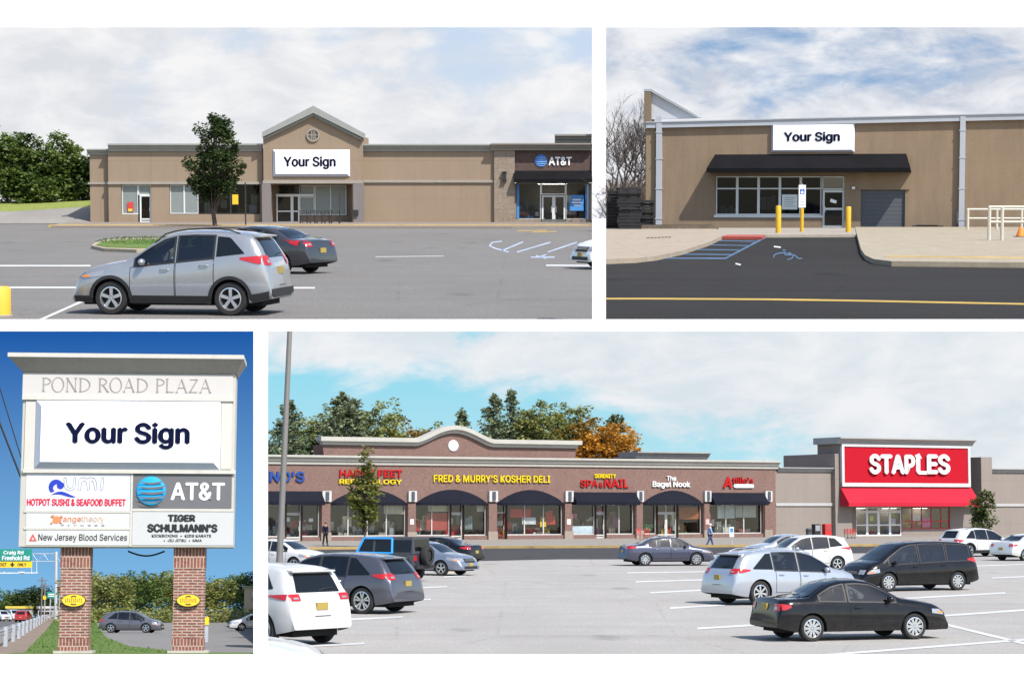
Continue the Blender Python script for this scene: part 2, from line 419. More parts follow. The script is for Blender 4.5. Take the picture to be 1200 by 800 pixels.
def tree(P, x, y, H, shape, label, leafm, barkm, name='tree', cat='tree', group=None, z0=0.0, lsize=.16, nclump=70, per=40, cr=.6, trunk=.14, low=.25, lean=0, seed=1, hollow=.45):
    """broadleaf tree: shape = list of (dx, dy, z, rx, ry, rz) lobes, each in metres"""
    rnd = random.Random(seed)
    t = P.thing(name, label, cat, (x, y, z0), 0, group)
    w = MB(); top = max(s[2] + s[5] * .6 for s in shape)
    stem = limb(w, (0, 0, -.05), (lean, 0, top), trunk, trunk * .15, 8, .03, 6, rnd)
    cl = []
    tot = sum((s[3] * s[4] * s[5]) ** (2 / 3) for s in shape)
    for s in shape:
        k = max(3, int(nclump * (s[3] * s[4] * s[5]) ** (2 / 3) / tot))
        for i in range(k):
            while True:
                q = Vector((rnd.uniform(-1, 1), rnd.uniform(-1, 1), rnd.uniform(-1, 1)))
                if hollow < q.length < 1: break
            c = Vector((s[0] + q.x * s[3], s[1] + q.y * s[4], s[2] + q.z * s[5]))
            cl.append((c, cr * rnd.uniform(.55, 1.25)))
            if i % 3 == 0:
                zz = max(low * H, min(top * .9, c.z * .65)); j = min(5, int(zz / top * 6)); limb(w, stem[j], c, trunk * .4, trunk * .06, 5, .06, 3, rnd)
    w.build('trunk', barkm, t, smooth=True)
    m = MB(); leaves(m, cl, per, lsize, .75, rnd); m.build('crown', leafm, t); return t
def conifer(P, x, y, H, rad, label, leafm, barkm, name='pine_tree', seed=1, low=.2, whorls=16, per=26, lsize=.2, ragged=.5, group=None, droop=-.1, z0=0):
    rnd = random.Random(seed); t = P.thing(name, label, 'tree', (x, y, z0), 0, group)
    w = MB(); limb(w, (0, 0, -.05), (0, 0, H), H * .018, .03, 7, .01, 5, rnd); cl = []
    nb = int(whorls * 7)
    for i in range(nb):
        f = (i + rnd.random()) / nb; z = H * (low + (1 - low) * f * .97); r = rad * (1 - f) ** .7 * rnd.uniform(1 - ragged, 1.05) + .15
        a = rnd.uniform(0, 2 * pi); e = Vector((cos(a) * r, sin(a) * r, z + r * rnd.uniform(droop, droop + .4)))
        if i % 2 == 0: limb(w, (0, 0, z - .1 * r), e, .045, .012, 4, .03, 2, rnd)
        for q in (.3, .55, .8, 1.0): cl.append((Vector((0, 0, z)).lerp(e, q) + Vector((rnd.gauss(0, .1), rnd.gauss(0, .1), rnd.gauss(0, .12))), .20 + r * .14))
    w.build('trunk', barkm, t, smooth=True)
    m = MB(); leaves(m, cl, max(6, per // 3), lsize, .7, rnd); m.build('crown', leafm, t); return t
def bare_tree(P, x, y, H, label, barkm, seed=1, group=None, spread=.5):
    rnd = random.Random(seed); t = P.thing('bare_tree', label, 'tree', (x, y, 0), 0, group); trunk = MB(); twigs = MB()
    def grow(mb, a, d, L, r, lev):
        pts = [Vector(a)]; dd = Vector(d)
        for i in range(4):
            dd = (dd + Vector((rnd.gauss(0, .16), rnd.gauss(0, .16), rnd.gauss(.05, .08)))).normalized(); pts.append(pts[-1] + dd * L / 4)
        mb.tube(pts, [r * (1 - .12 * i) for i in range(5)], 6 if lev < 2 else 4, cap=False)
        if lev >= 5 or r < .008: return
        for k in range(rnd.randint(2, 3) + (lev > 0)):
            q = rnd.randint(2, 4); n = (dd + Vector((rnd.gauss(0, spread), rnd.gauss(0, spread), rnd.uniform(-.1, .35)))).normalized()
            grow(twigs if lev >= 0 else mb, pts[q], n, L * rnd.uniform(.6, .85), r * .58, lev + 1)
    grow(trunk, (0, 0, -.1), (rnd.gauss(0, .08), 0, 1), H * .33, H * .014, 0)
    trunk.build('trunk', barkm, t); twigs.build('branches', barkm, t); return t

# ------------------------------------------------------------------ people
def skin(verts, edges, radii, name, mat, parent, sub=1):
    me = bpy.data.meshes.new(name); me.from_pydata([tuple(v) for v in verts], edges, [])
    o = bpy.data.objects.new(name, me); COL.objects.link(o)
    sk = o.modifiers.new('skin', 'SKIN'); sk.use_smooth_shade = True
    for i, v in enumerate(me.skin_vertices[0].data):
        r = radii[i]; v.radius = r if isinstance(r, tuple) else (r, r); v.use_root = (i == 0)
    o.modifiers.new('sub', 'SUBSURF').levels = sub; o.modifiers['sub'].render_levels = sub
    dg = bpy.context.evaluated_depsgraph_get(); m2 = bpy.data.meshes.new_from_object(o.evaluated_get(dg)); m2.name = name
    bpy.data.objects.remove(o); m2.materials.clear(); m2.materials.append(mat)
    m2.polygons.foreach_set('use_smooth', [True] * len(m2.polygons))
    q = bpy.data.objects.new(name, m2); COL.objects.link(q); q.parent = parent; return q
def person(P, loc, rz, label, shirt, trousers, skinm, hair, cap=None, stride=.25, H=1.75, group=None):
    """facing local +x; walking"""
    t = P.thing('person', label, 'person', loc, rz, group, sc=H / 1.75)
    s = stride
    V = [(0, 0, .94), (0, 0, 1.12), (.01, 0, 1.32), (.02, 0, 1.45), (.03, 0, 1.53), (.05, 0, 1.62), (.05, 0, 1.70)]
    Rr = [(.14, .12), (.13, .10), (.17, .11), (.10, .09), .055, (.085, .075), (.07, .065)]
    E = [(0, 1), (1, 2), (2, 3), (3, 4), (4, 5), (5, 6)]
    def chain(start, pts, rs):
        a = start
        for p, r in zip(pts, rs): V.append(p); Rr.append(r); E.append((a, len(V) - 1)); a = len(V) - 1
        return a
    legs = []; arms = []
    for sy, f in ((1, s), (-1, -s)):
        leg = [(.02 * f, .09 * sy, .88), (f * .55 + .03, .095 * sy, .48), (f * 1.0 - (.06 if f < 0 else 0), .10 * sy, .09), (f * 1.0 + .13, .11 * sy, .035)]; legs.append(leg)
        chain(0, leg, [.085, .06, .042, .035])
        arm = [(.0, .19 * sy, 1.42), (-f * .35, .235 * sy, 1.14), (-f * .6 + .07, .24 * sy, .92)]; arms.append(arm)
        w = chain(3, arm, [.058, .045, .034])
        hd = Vector(arm[-1])
        palm = hd + Vector((.01, 0, -.06)); V.append(palm); Rr.append((.028, .018)); E.append((w, len(V) - 1)); pi_ = len(V) - 1
        for k, L in enumerate((.075, .085, .08, .06)):
            V.append(palm + Vector((-.025 + .017 * k, -.01 * sy, -L * .5))); Rr.append(.009); E.append((pi_, len(V) - 1))
            V.append(palm + Vector((-.022 + .017 * k, -.02 * sy, -L))); Rr.append(.008); E.append((len(V) - 2, len(V) - 1))
        V.append(palm + Vector((.045, -.015 * sy, -.02))); Rr.append(.010); E.append((w, len(V) - 1))
    skin(V, E, Rr, 'body', skinm, t)
    tv = [(0, 0, .90), (0, 0, 1.12), (.01, 0, 1.33), (.018, 0, 1.46)]; tr = [(.165, .145), (.15, .125), (.185, .13), (.10, .09)]; te = [(0, 1), (1, 2), (2, 3)]
    for a in arms:
        tv += [a[0], Vector(a[0]).lerp(Vector(a[1]), .95), a[2]]; n = len(tv); tr += [.078, .062, .05]; te += [(3, n - 3), (n - 3, n - 2), (n - 2, n - 1)]
    skin(tv, te, tr, 'shirt', shirt, t)
    for L in legs: pass
    pv = [(0, 0, .96)]; pr = [(.15, .13)]; pe = []
    for L in legs: pv += L[:3]; n = len(pv); pr += [.105, .08, .065]; pe += [(0, n - 3), (n - 3, n - 2), (n - 2, n - 1)]
    skin(pv, pe, pr, 'trousers', trousers, t)
    for L in legs:
        m = MB(); m.ball((L[3][0] - .05, L[3][1], .045), .14, .05, .05); m.build('shoe', M('shoe_leather', (.05, .045, .04)), t, smooth=True)
    m = MB(); m.ball((.035, 0, 1.70), .105, .088, .085); m.build('cap' if cap else 'hair', cap or hair, t, smooth=True)
    f = MB(); f.ball((.155, 0, 1.63), .022, .014, .02, 8, 5); f.build('nose', skinm, t, smooth=True)
    for sy in (1, -1):
        e = MB(); e.ball((.135, .032 * sy, 1.655), .012, .012, .009, 8, 5); e.build('eye', M('eye_dark', (.02, .02, .02), .2), t)
        e = MB(); e.ball((.05, .083 * sy, 1.635), .025, .012, .03, 8, 5); e.build('ear', skinm, t, smooth=True)
    e = MB(); e.box(.128, .138, -.025, .025, 1.585, 1.592); e.build('mouth', M('lips', (.25, .09, .08)), t)
    return t
# ================================================================== vehicles
def lerp_tab(tab, x):
    if x <= tab[0][0]: return tab[0][1]
    for (a, b), (c, d) in zip(tab, tab[1:]):
        if x <= c: return b + (d - b) * (x - a) / (c - a) if c > a else d
    return tab[-1][1]
class CarShape:
    """x from 0 (tail) to L (nose); profile tables give the silhouette and the shoulder line"""
    def __init__(s, L, W, top, belt, xr, xf, r, bottom=.26, tum=.30, rnd_r=.5, rnd_f=.75, plan_r=.12, plan_f=.2, glass=(), ws=None, rg=None, arch=.055, crown=.035):
        s.L, s.W, s.top, s.belt, s.xr, s.xf, s.r, s.bot, s.tum = L, W, top, belt, xr, xf, r, bottom, tum
        s.rr, s.rf, s.pr, s.pf, s.glass, s.ws, s.rg, s.crown = rnd_r, rnd_f, plan_r, plan_f, glass, ws, rg, crown
        s.Ra = r + arch
    def plan(s, x):
        k = 1.0
        if x < s.rr: k -= s.pr * (1 - x / s.rr) ** 2.4
        if x > s.L - s.rf: k -= s.pf * (1 - (s.L - x) / s.rf) ** 2.4
        return k
    def bottom(s, x, arch=True):
        b = s.bot
        if x < .6: b += .10 * (1 - x / .6) ** 1.5
        if x > s.L - .5: b += .0
        if arch:
            for c in (s.xr, s.xf):
                d = abs(x - c)
                if d < s.Ra: b = max(b, s.r + sqrt(s.Ra ** 2 - d * d))
        return b
    def section(s, x, arch=True):
        hw = s.W / 2 * s.plan(x); zb = s.bottom(x, arch); b0 = s.bottom(x, False); zt = lerp_tab(s.top, x); zs = min(lerp_tab(s.belt, x), zt - .012)
        zb = min(zb, zs - .03)
        pts = []
        for k in range(8):
            z = zb + (zs - zb) * k / 7; f = (z - b0) / max(.05, zs - b0)
            w = hw * lerp_tab([(0, .93), (.12, .968), (.3, .985), (.55, 1.0), (.72, .992), (.8, .985), (.92, .968), (1, .94)], f)
            pts.append((w, z))
        w0 = pts[-1][0]; h = zt - zs
        yr = max(.15, w0 - s.tum * h - .02)
        for f in (.33, .66): pts.append((w0 + (yr - w0) * f + .012 * min(1, h / .3) * (1 - abs(2 * f - 1)), zs + (h - min(.07, h * .5)) * f))
        e = min(.07, h * .5)
        pts += [(yr, zt - e), (yr - .035, zt - e * .38), (yr - .10, zt - e * .08), (yr * .55, zt + s.crown * .62), (0, zt + s.crown)]
        return pts
    def y_at(s, x, z):
        p = s.section(x, False)
        for (y0, z0), (y1, z1) in zip(p, p[1:]):
            if z0 <= z <= z1 + 1e-9: return y0 + (y1 - y0) * (z - z0) / max(1e-6, z1 - z0)
        return p[0][0] if z < p[0][1] else 0
    def top_at(s, x, y):
        p = s.section(x, False); y = abs(y)
        for (y0, z0), (y1, z1) in zip(p[7:], p[8:]):
            if y1 <= y <= y0: return z1 + (z0 - z1) * (y - y1) / max(1e-6, y0 - y1)
        return -1 if y > p[7][0] else p[-1][1]
    def inside(s, x, y, z):
        if x < 0 or x > s.L: return False
        p = s.section(x, False)
        if z < p[0][1]: return False
        if z > p[-1][1]: return False
        return abs(y) <= s.y_at(x, z) and (z <= p[7][1] or z <= s.top_at(x, y))
    def end_x(s, y, z, rear=True):
        n = int(s.L * .55 / .03); prev = None
        for i in range(n):
            x = i * .03 if rear else s.L - i * .03
            if s.inside(x, y, z):
                if i == 0: return x
                a, b = prev, x
                for _ in range(7):
                    m = (a + b) / 2
                    if s.inside(m, y, z): b = m
                    else: a = m
                return b
            prev = x
        return prev
    def stations(s):
        xs = set()
        for t, _ in s.top + s.belt: xs.add(t)
        fixed = set()
        for g in s.glass: fixed |= {g[0], g[1]}
        for i in range(25): xs.add(s.L * i / 24)
        for i in range(9): xs.add(s.rr * (i / 8) ** 2); xs.add(s.L - s.rf * (i / 8) ** 2)
        for c in (s.xr, s.xf):
            for i in range(17): xs.add(c - s.Ra * cos(pi * i / 16))
            xs.add(c - s.Ra - .015); xs.add(c + s.Ra + .015)
        xs = {x for x in xs if all(abs(x - f) > .013 for f in fixed)} | fixed
        out = []
        for x in sorted(x for x in xs if 0 <= x <= s.L):
            if not out or x - out[-1] > .012: out.append(x)
        out[-1] = s.L
        return out
    def body(s):
        mb = MB(); xs = s.stations(); secs = [s.section(x) for x in xs]; n = len(secs[0]); ring = 2 * n - 1; vs = []
        for x, p in zip(xs, secs):
            vs += [(x, y, z) for y, z in p] + [(x, -y, z) for y, z in p[-2::-1]]
        see = [g for g in s.glass if len(g) < 3]
        def cut(i, k):
            xm = (xs[i] + xs[i + 1]) / 2; kk = k if k < n - 1 else 2 * n - 3 - k
            return 7 <= kk <= 9 and any(g[0] - 1e-6 <= xs[i] and xs[i + 1] <= g[1] + 1e-6 for g in see)
        fs = [(i * ring + k, (i + 1) * ring + k, (i + 1) * ring + k + 1, i * ring + k + 1) for i in range(len(xs) - 1) for k in range(ring - 1) if not cut(i, k)]
        fs += [tuple(range(ring)), tuple(range((len(xs) - 1) * ring, len(xs) * ring))]
        mb.add(vs, fs); return mb
    # surface patches, a few millimetres proud of the body
    def side(s, mb, x0, x1, zlo, zhi, off=.006, sy=1, nx=8, nz=4):
        f = lambda v, x: v(x) if callable(v) else v
        vs = []
        for i in range(nx + 1):
            x = x0 + (x1 - x0) * i / nx; a, b = f(zlo, x), f(zhi, x); b = max(a + .002, b)
            for k in range(nz + 1):
                z = a + (b - a) * k / nz; vs.append((x, sy * (s.y_at(x, z) + off), z + off * .3))
        m = nz + 1; mb.add(vs, [(i * m + k, (i + 1) * m + k, (i + 1) * m + k + 1, i * m + k + 1) for i in range(nx) for k in range(nz)])
    def end(s, mb, y0, y1, z0, z1, rear=True, off=.008, ny=6, nz=4, taper=0):
        vs = []
        for k in range(nz + 1):
            z = z0 + (z1 - z0) * k / nz; q = 1 - taper * k / nz; c = (y0 + y1) / 2
            for i in range(ny + 1):
                y = c + (y0 - c + (y1 - y0) * i / ny) * q
                x = s.end_x(y, z, rear); vs.append((x - off if rear else x + off, y, z + off * .35))
        m = ny + 1; mb.add(vs, [(k * m + i, k * m + i + 1, (k + 1) * m + i + 1, (k + 1) * m + i) for k in range(nz) for i in range(ny)])

def tyre_mesh(r, w, rimr):
    m = MB(); m.lathe([(rimr, -w * .42), (rimr + .02, -w * .5), (r * .93, -w * .5), (r * .99, -w * .36), (r, -w * .15), (r, w * .15), (r * .99, w * .36), (r * .93, w * .5), (rimr + .02, w * .5), (rimr, w * .42)], ax='y', n=28, cap=False)
    return m
def rim_mesh(rr, w, spokes, y, twin=False, wide=.12):
    """face of the wheel on the +y side"""
    m = MB(); m.lathe([(rr * .99, y - .12), (rr, y), (rr * .9, y + .004), (rr * .87, y - .02), (rr * .85, y - .12)], ax='y', n=28, cap=False)
    m.lathe([(.001, y - .012), (rr * .17, y - .012), (rr * .2, y - .03), (rr * .2, y - .1)][::-1], ax='y', n=14)
    for i in range(spokes):
        for dq in ((-.11, .11) if twin else (0,)):
            a = 2 * pi * i / spokes + pi / 2; a0, a1 = a + dq * .3, a + dq * 2
            w0, w1 = rr * wide * .75, rr * wide
            p0 = Vector((cos(a0), 0, sin(a0))) * rr * .12; p1 = Vector((cos(a1), 0, sin(a1))) * rr * .9; t = Vector((-sin(a), 0, cos(a)))
            A = [p0 - t * w0, p1 - t * w1, p1 + t * w1, p0 + t * w0]
            m.hexa([(q.x, y - .012, q.z) for q in A], [(q.x, y - .07, q.z) for q in A])
    return m
BLACK = lambda: M('black_plastic', (.018, .018, .019), .55, vs=6)
def car_kit():
    return dict(glass=M('car_glass', (.006, .008, .010), .05, spec=.42, var=.02), ltint=None, tyre=M('tyre_rubber', (.02, .02, .02), .85, vs=8),
                dark=M('car_underside', (.008, .008, .008), .9), chrome=M('chrome', (.75, .76, .78), .12, 1, .03), rim=M('alloy', (.62, .63, .65), .25, .9, .06),
                red=M('tail_lamp_red', (.42, .012, .015), .12, 0, .1, spec=.8), lens=M('lamp_lens', (.36, .37, .38), .08, .4, .1, spec=.9),
                amber=M('amber_lens', (.75, .22, .03), .15), plate=M('yellow_plate', (.34, .25, .06), .5), seam=M('door_seam', (.01, .01, .01), .8),
                well=M('wheel_well', (.012, .012, .012), .95))
CK = None
def make_car(sh, kind, body_mat, parent_name, label, cat, group=None, spokes=5, twin=False, rimk=.68, doors=(), cladding=False, tail='wrap', head='wrap',
             rails=False, plate=True, dlo_trim=False, mirror=True, rim_mat=None, glass=None, wide=.12, bumper_dark=False, lowtail=None, pillars=True, headz=(.62, .78), tailz=(.86, 1.06), tailw=.36, headw=.55, detail=2, roof_mat=None, third=False):
    """one car with its parts; its origin is on the ground under its middle, nose along +x"""
    global CK
    CK = CK or car_kit(); k = CK
    t = bpy.data.objects.new(parent_name, None); COL.objects.link(t); t.empty_display_size = .3; tag(t, label, cat, group)
    off = Matrix.Translation((-(sh.xr + sh.xf) / 2, 0, 0))
    def put(mb, name, mat, par=t, smooth=True, **kw):
        if par is t or getattr(par, '_c', False): mb.v = [tuple(off @ Vector(v)) for v in mb.v]
        return mb.build(name, mat, par, smooth=smooth, **kw)
    def sub(mb, name, mat, par, smooth=True):
        mb.v = [tuple(off @ Vector(v)) for v in mb.v]; return mb.build(name, mat, par, smooth=smooth)
    L, Wd = sh.L, sh.W
    body = put(sh.body(), 'body', body_mat)
    u = MB(); u.box(.25, L - .2, -Wd / 2 + .30, Wd / 2 - .30, .2, .62); u.box(sh.xr + sh.r + .12, sh.xf - sh.r - .12, -Wd / 2 + .12, Wd / 2 - .12, .22, .5)
    put(u, 'underside', k['dark'], smooth=False)
    for nm, xw in (('wheel', sh.xr), ('wheel', sh.xf)):
        for sy in (1, -1):
            c = MB(); c.lathe([(sh.Ra + .03, sy * (Wd / 2 - .36)), (sh.Ra + .03, sy * (Wd / 2 - .065))], ax='y', n=24)
            c.v = [(x + xw, y, z + sh.r) for x, y, z in c.v]
            c.f = [f for f in c.f if min(c.v[i][2] for i in f) > sh.r - .06 and len(f) < 6]; c.mi = [0] * len(c.f)
            put(c, 'wheel_well', k['well'])
            rr = sh.r * rimk; w = .22
            wb = MB(); wb.lathe([(rr * .97, -.09), (rr * .97, .025)], ax='y', n=22); wb.v = [(x, y * sy, z) for x, y, z in wb.v]
            wo = wb.build('wheel', k['dark'], t, smooth=True); wo.location = (xw - (sh.xr + sh.xf) / 2, sy * (Wd / 2 - .135), sh.r)
            ty = tyre_mesh(sh.r, w, rr); ty.build('tyre', k['tyre'], wo, smooth=True)
            rm = rim_mesh(rr, w, spokes, .098, twin, wide); rm.v = [(x, y * sy, z) for x, y, z in rm.v]; rm.build('rim', rim_mat or k['rim'], wo, smooth=True)
    bl = lambda x: lerp_tab(sh.belt, x); tp = lambda x: lerp_tab(sh.top, x)
    gl = glass or k['glass']
    # doors, with a dark gap round each
    for x0, x1 in doors:
        lo = lambda x: max(sh.bot + .13, sh.bottom(x) + .055); hi = lambda x: bl(x) - .02
        for sy in (1, -1):
            g = MB(); sh.side(g, x0 - .014, x1 + .014, lambda x: lo(x) - .014, lambda x: bl(x) - .004, .0035, sy, 10, 5)
            d = MB(); sh.side(d, x0, x1, lo, hi, .008, sy, 10, 5)
            do = put(d, 'door', body_mat); sub(g, 'door_gap', k['seam'], do)
            hm = MB(); xh = x0 + .10; zh = bl(xh + .1) - .125; yh = sh.y_at(xh + .1, zh)
            hm.tube([(xh, sy * (yh + .008), zh), (xh + .03, sy * (yh + .04), zh), (xh + .17, sy * (yh + .04), zh), (xh + .2, sy * (yh + .008), zh)], .014, 6)
            sub(hm, 'door_handle', body_mat if not dlo_trim else k['chrome'], do)
    # glass
    tint_f = pane_mat('car_tint_front', (.42, .46, .45), .05); tint_r = pane_mat('car_tint_rear', (.13, .14, .15), .05) if kind in ('suv', 'van') else tint_f
    for gi, gdef in enumerate(sh.glass):
        x0, x1 = gdef[0], gdef[1]; ze = gdef[2] if len(gdef) > 2 else None; last = gi == len(sh.glass) - 1
        for sy in (1, -1):
            g = MB(); hi = (lambda x: min(tp(x) - .095, ze(x))) if ze else (lambda x: tp(x) - min(.07, (tp(x) - bl(x)) * .5) + .004)
            sh.side(g, x0 - .004, x1 + .004, lambda x: bl(x) + (.028 if ze else -.002), hi, .008 if ze else .002, sy, 12, 4); sw = put(g, 'side_window', gl if ze else (tint_f if last else tint_r))
            if ze: continue
            e = MB(); sh.side(e, x0 - .02, x1 + .02, lambda x: bl(x) - .012, lambda x: bl(x) + .022, .010, sy, 10, 1); sh.side(e, x0 - .02, x1 + .02, lambda x: hi(x) - .028, lambda x: hi(x) + .002, .010, sy, 10, 1)
            for xe in (x0, x1): sh.side(e, xe - .022, xe + .022, lambda x: bl(x), hi, .009, sy, 1, 4)
            sub(e, 'window_trim', k['chrome'] if dlo_trim and False else BLACK(), sw)
    gx0, gx1 = sh.glass[-1][:2]; dk = M('cabin_trim', (.035, .034, .034), .8); zb = lerp_tab(sh.belt, gx0)
    for sy in (1, -1):
        for xs_ in ([gx0 + .05] + ([gx0 - .85] if len(sh.glass) > 1 and kind != 'coupe' else [])):
            s_ = MB(); yc = sy * Wd * .21; s_.hexa([(xs_ + .05, yc - .24, zb - .5), (xs_ + .22, yc - .24, zb - .5), (xs_ - .02, yc - .2, zb + .30), (xs_ - .14, yc - .2, zb + .30)], [(xs_ + .05, yc + .24, zb - .5), (xs_ + .22, yc + .24, zb - .5), (xs_ - .02, yc + .2, zb + .30), (xs_ - .14, yc + .2, zb + .30)])
            s_.box(xs_ - .16, xs_ - .06, yc - .12, yc + .12, zb + .33, zb + .47); s_.tube([(xs_ - .1, yc, zb + .28), (xs_ - .11, yc, zb + .36)], .02, 5); put(s_, 'seat', M('cabin_seat', (.16, .15, .14), .8), smooth=False)
    d_ = MB(); d_.prism([(gx1 - .42, zb - .3), (gx1 - .38, zb - .02), (gx1 + .25, zb - .0), (gx1 + .25, zb - .3)], -Wd * .4, Wd * .4, 'y'); put(d_, 'dashboard', dk, smooth=False)
    st = MB(); th = [2 * pi * q / 14 for q in range(15)]; st.tube([(gx1 - .52 - .06 * sin(a), Wd * .21 + .18 * cos(a), zb + .06 + .17 * sin(a)) for a in th], .018, 5); put(st, 'steering_wheel', dk)
    y0, z0, z1, tpw = sh.ws
    g = MB(); sh.end(g, -y0, y0, z0, z1, False, .012, 10, 6, tpw); put(g, 'windshield', gl)
    y0, z0, z1, tpw = sh.rg
    g = MB(); sh.end(g, -y0, y0, z0, z1, True, .012, 10, 5, tpw); put(g, 'rear_window', gl)
    hw = Wd / 2
    for sy in (1, -1):
        # tail lamps wrap round the rear corners
        m = MB(); z0, z1 = tailz
        xt = sh.end_x(hw * .82, z1) + .01; sh.side(m, xt, xt + tailw, lambda x: z0 + .12 * (z1 - z0) + (z1 - z0) * .55 * max(0, x - xt - .08) / tailw, lambda x: z1 - (z1 - z0) * .2 * (x - xt) / tailw, .012, sy, 8, 3)
        a, b = sorted((sy * hw * .60, sy * hw * .90)); sh.end(m, a, b, z0, z1, True, .012, 8, 3)
        tl = put(m, 'taillight', k['red'])
        if detail > 1:
            m = MB(); a, b = sorted((sy * hw * .66, sy * hw * .80)); sh.end(m, a, b, z0 + .22 * (z1 - z0), z0 + .5 * (z1 - z0), True, .018, 4, 2); sub(m, 'reversing_lens', k['lens'], tl)
        m = MB(); z0, z1 = headz
        xh0 = sh.end_x(hw * .74, z1, False) - .01; sh.side(m, xh0 - headw + .08, xh0, lambda x: z0 + (z1 - z0) * .45 * max(0, (L - .15 - x) / headw), lambda x: min(z1 + .05 * (L - x), bl(x) - .01, tp(x) - .03), .012, sy, 8, 3)
        a, b = sorted((sy * hw * .50, sy * hw * .80)); sh.end(m, a, b, z0, z1, False, .012, 6, 3)
        hl = put(m, 'headlight', k['lens'])
        if detail > 1:
            m = MB(); sh.side(m, L - headw * .8, L - headw * .42, lambda x: z0 + .03 + (z1 - z0) * .35 * max(0, (L - .15 - x) / headw), lambda x: z0 + .07 + (z1 - z0) * .35 * max(0, (L - .15 - x) / headw), .017, sy, 4, 2); sub(m, 'turn_signal', k['amber'], hl)
        if mirror:
            xm = sh.glass[-1][1] - .22; zm = bl(xm) + .08; ym = sh.y_at(xm, zm)
            m = MB(); m.ball((xm + .02, sy * (ym + .13), zm), .075, .11, .075); m.box(xm, xm + .05, sy * (ym - .02), sy * (ym + .08), zm - .05, zm - .01); put(m, 'mirror', body_mat)
        if rails:
            m = MB(); a, b = sh.glass[0][0] + .15, sh.glass[-1][0] + .5; pts = []
            for i in range(9):
                x = a + (b - a) * i / 8; yy = hw * .94 - sh.tum * (tp(x) - bl(x)) - .12; pts.append((x, sy * yy, tp(x) + (.055 if 0 < i < 8 else .0)))
            m.tube(pts, .016, 6); put(m, 'roof_rail', k['chrome'] if dlo_trim else BLACK())
        if cladding:
            m = MB()
            sh.side(m, .05, sh.xr - sh.Ra, lambda x: sh.bottom(x) + .0, lambda x: sh.bottom(x) + .17, .014, sy, 6, 2); sh.side(m, sh.xr + sh.Ra, sh.xf - sh.Ra, lambda x: sh.bot, lambda x: sh.bot + .15, .014, sy, 8, 2)
            sh.side(m, sh.xf + sh.Ra, L - .04, lambda x: sh.bot, lambda x: sh.bot + .13, .014, sy, 6, 2)
            for c in (sh.xr, sh.xf):
                vs = []
                for i in range(17):
                    a = pi * (i / 16); x = c - cos(a) * sh.Ra; z = sh.r + sin(a) * sh.Ra; x2 = c - cos(a) * (sh.Ra + .07); z2 = sh.r + sin(a) * (sh.Ra + .07)
                    vs += [(x, sy * (sh.y_at(x, max(z, sh.bot)) + .016), z), (x2, sy * (sh.y_at(x2, max(z2, sh.bot)) + .014), z2)]
                m.add(vs, [(2 * i, 2 * i + 2, 2 * i + 3, 2 * i + 1) for i in range(16)])
            put(m, 'wheel_arch_trim', BLACK())
    if bumper_dark or cladding:
        m = MB(); sh.end(m, -hw * .86, hw * .86, .38, .56, True, .016, 10, 3); put(m, 'rear_bumper_trim', BLACK())
    if plate:
        m = MB(); zp = lowtail or (tailz[0] - .12); x = min(sh.end_x(0, zp - .06), sh.end_x(0, zp + .06)); m.box(x - .022, x + .02, -.155, .155, zp - .075, zp + .075); p = put(m, 'license_plate', k['plate'], smooth=False)
        m = MB(); x = sh.end_x(0, .5, False); m.box(L - .02, L + .02, -.155, .155, .42, .56); put(m, 'license_plate', k['plate'], smooth=False)
    m = MB(); sh.end(m, -hw * .46, hw * .46, headz[0] - .04, headz[1] - .03, False, .010, 8, 3); gr = put(m, 'grille', BLACK())
    m = MB(); zc = (headz[0] + headz[1]) / 2 - .03; x = sh.end_x(0, zc, False)
    for dz in (-.045, 0, .045): m.box(x + .0, x + .022, -hw * .42, hw * .42, zc + dz - .008, zc + dz + .008)
    sub(m, 'grille_bar', k['chrome'], gr)
    m = MB(); sh.end(m, -hw * .6, hw * .6, .30, .42, False, .012, 8, 2); put(m, 'lower_intake', BLACK())
    if detail > 1:
        m = MB(); z = sh.rg[1] + .03; x = sh.end_x(0, z); m.tube([(x - .02, .0, z), (x - .015, -.2, z + .04), (x + .01, -.42, z + .05)], .012, 5); put(m, 'rear_wiper' if kind == 'suv' else 'badge_strip', BLACK())
        if kind == 'suv':
            zt = sh.rg[2] + .05; x = sh.end_x(0, zt); m = MB(); m.prism([(x + .12, zt + .035), (x - .13, zt + .015), (x - .13, zt - .015), (x + .12, zt - .02)], -.6, .6, 'y'); put(m, 'spoiler', body_mat, smooth=False)
            m = MB(); sh.end(m, -.22, .22, .62 if tailz[0] > .85 else .55, .635, True, .01, 4, 1); put(m, 'tailgate_gap', k['seam'])
    return t

# silhouettes ------------------------------------------------------
ESC = CarShape(4.52, 1.84, [(0, .52), (.02, .66), (.06, .80), (.10, .98), (.17, 1.08), (.30, 1.32), (.42, 1.50), (.52, 1.585), (.75, 1.635), (1.3, 1.672), (1.9, 1.68), (2.35, 1.655), (2.7, 1.585), (3.05, 1.40), (3.45, 1.135), (3.55, 1.095), (3.9, 1.02), (4.2, .93), (4.38, .82), (4.47, .68), (4.5, .52), (4.52, .44)],
               [(0, .50), (.08, .90), (.2, 1.10), (.6, 1.17), (1.3, 1.10), (2.4, 1.03), (3.3, .985), (3.7, .95), (4.2, .84), (4.4, .70), (4.52, .42)], .90, 3.59, .345,
               glass=[(.62, 1.28, lambda x: 1.20 + (x - .60) * .95), (1.34, 2.16), (2.24, 3.26)], ws=(.60, 1.10, 1.56, .16), rg=(.60, 1.12, 1.50, .14))
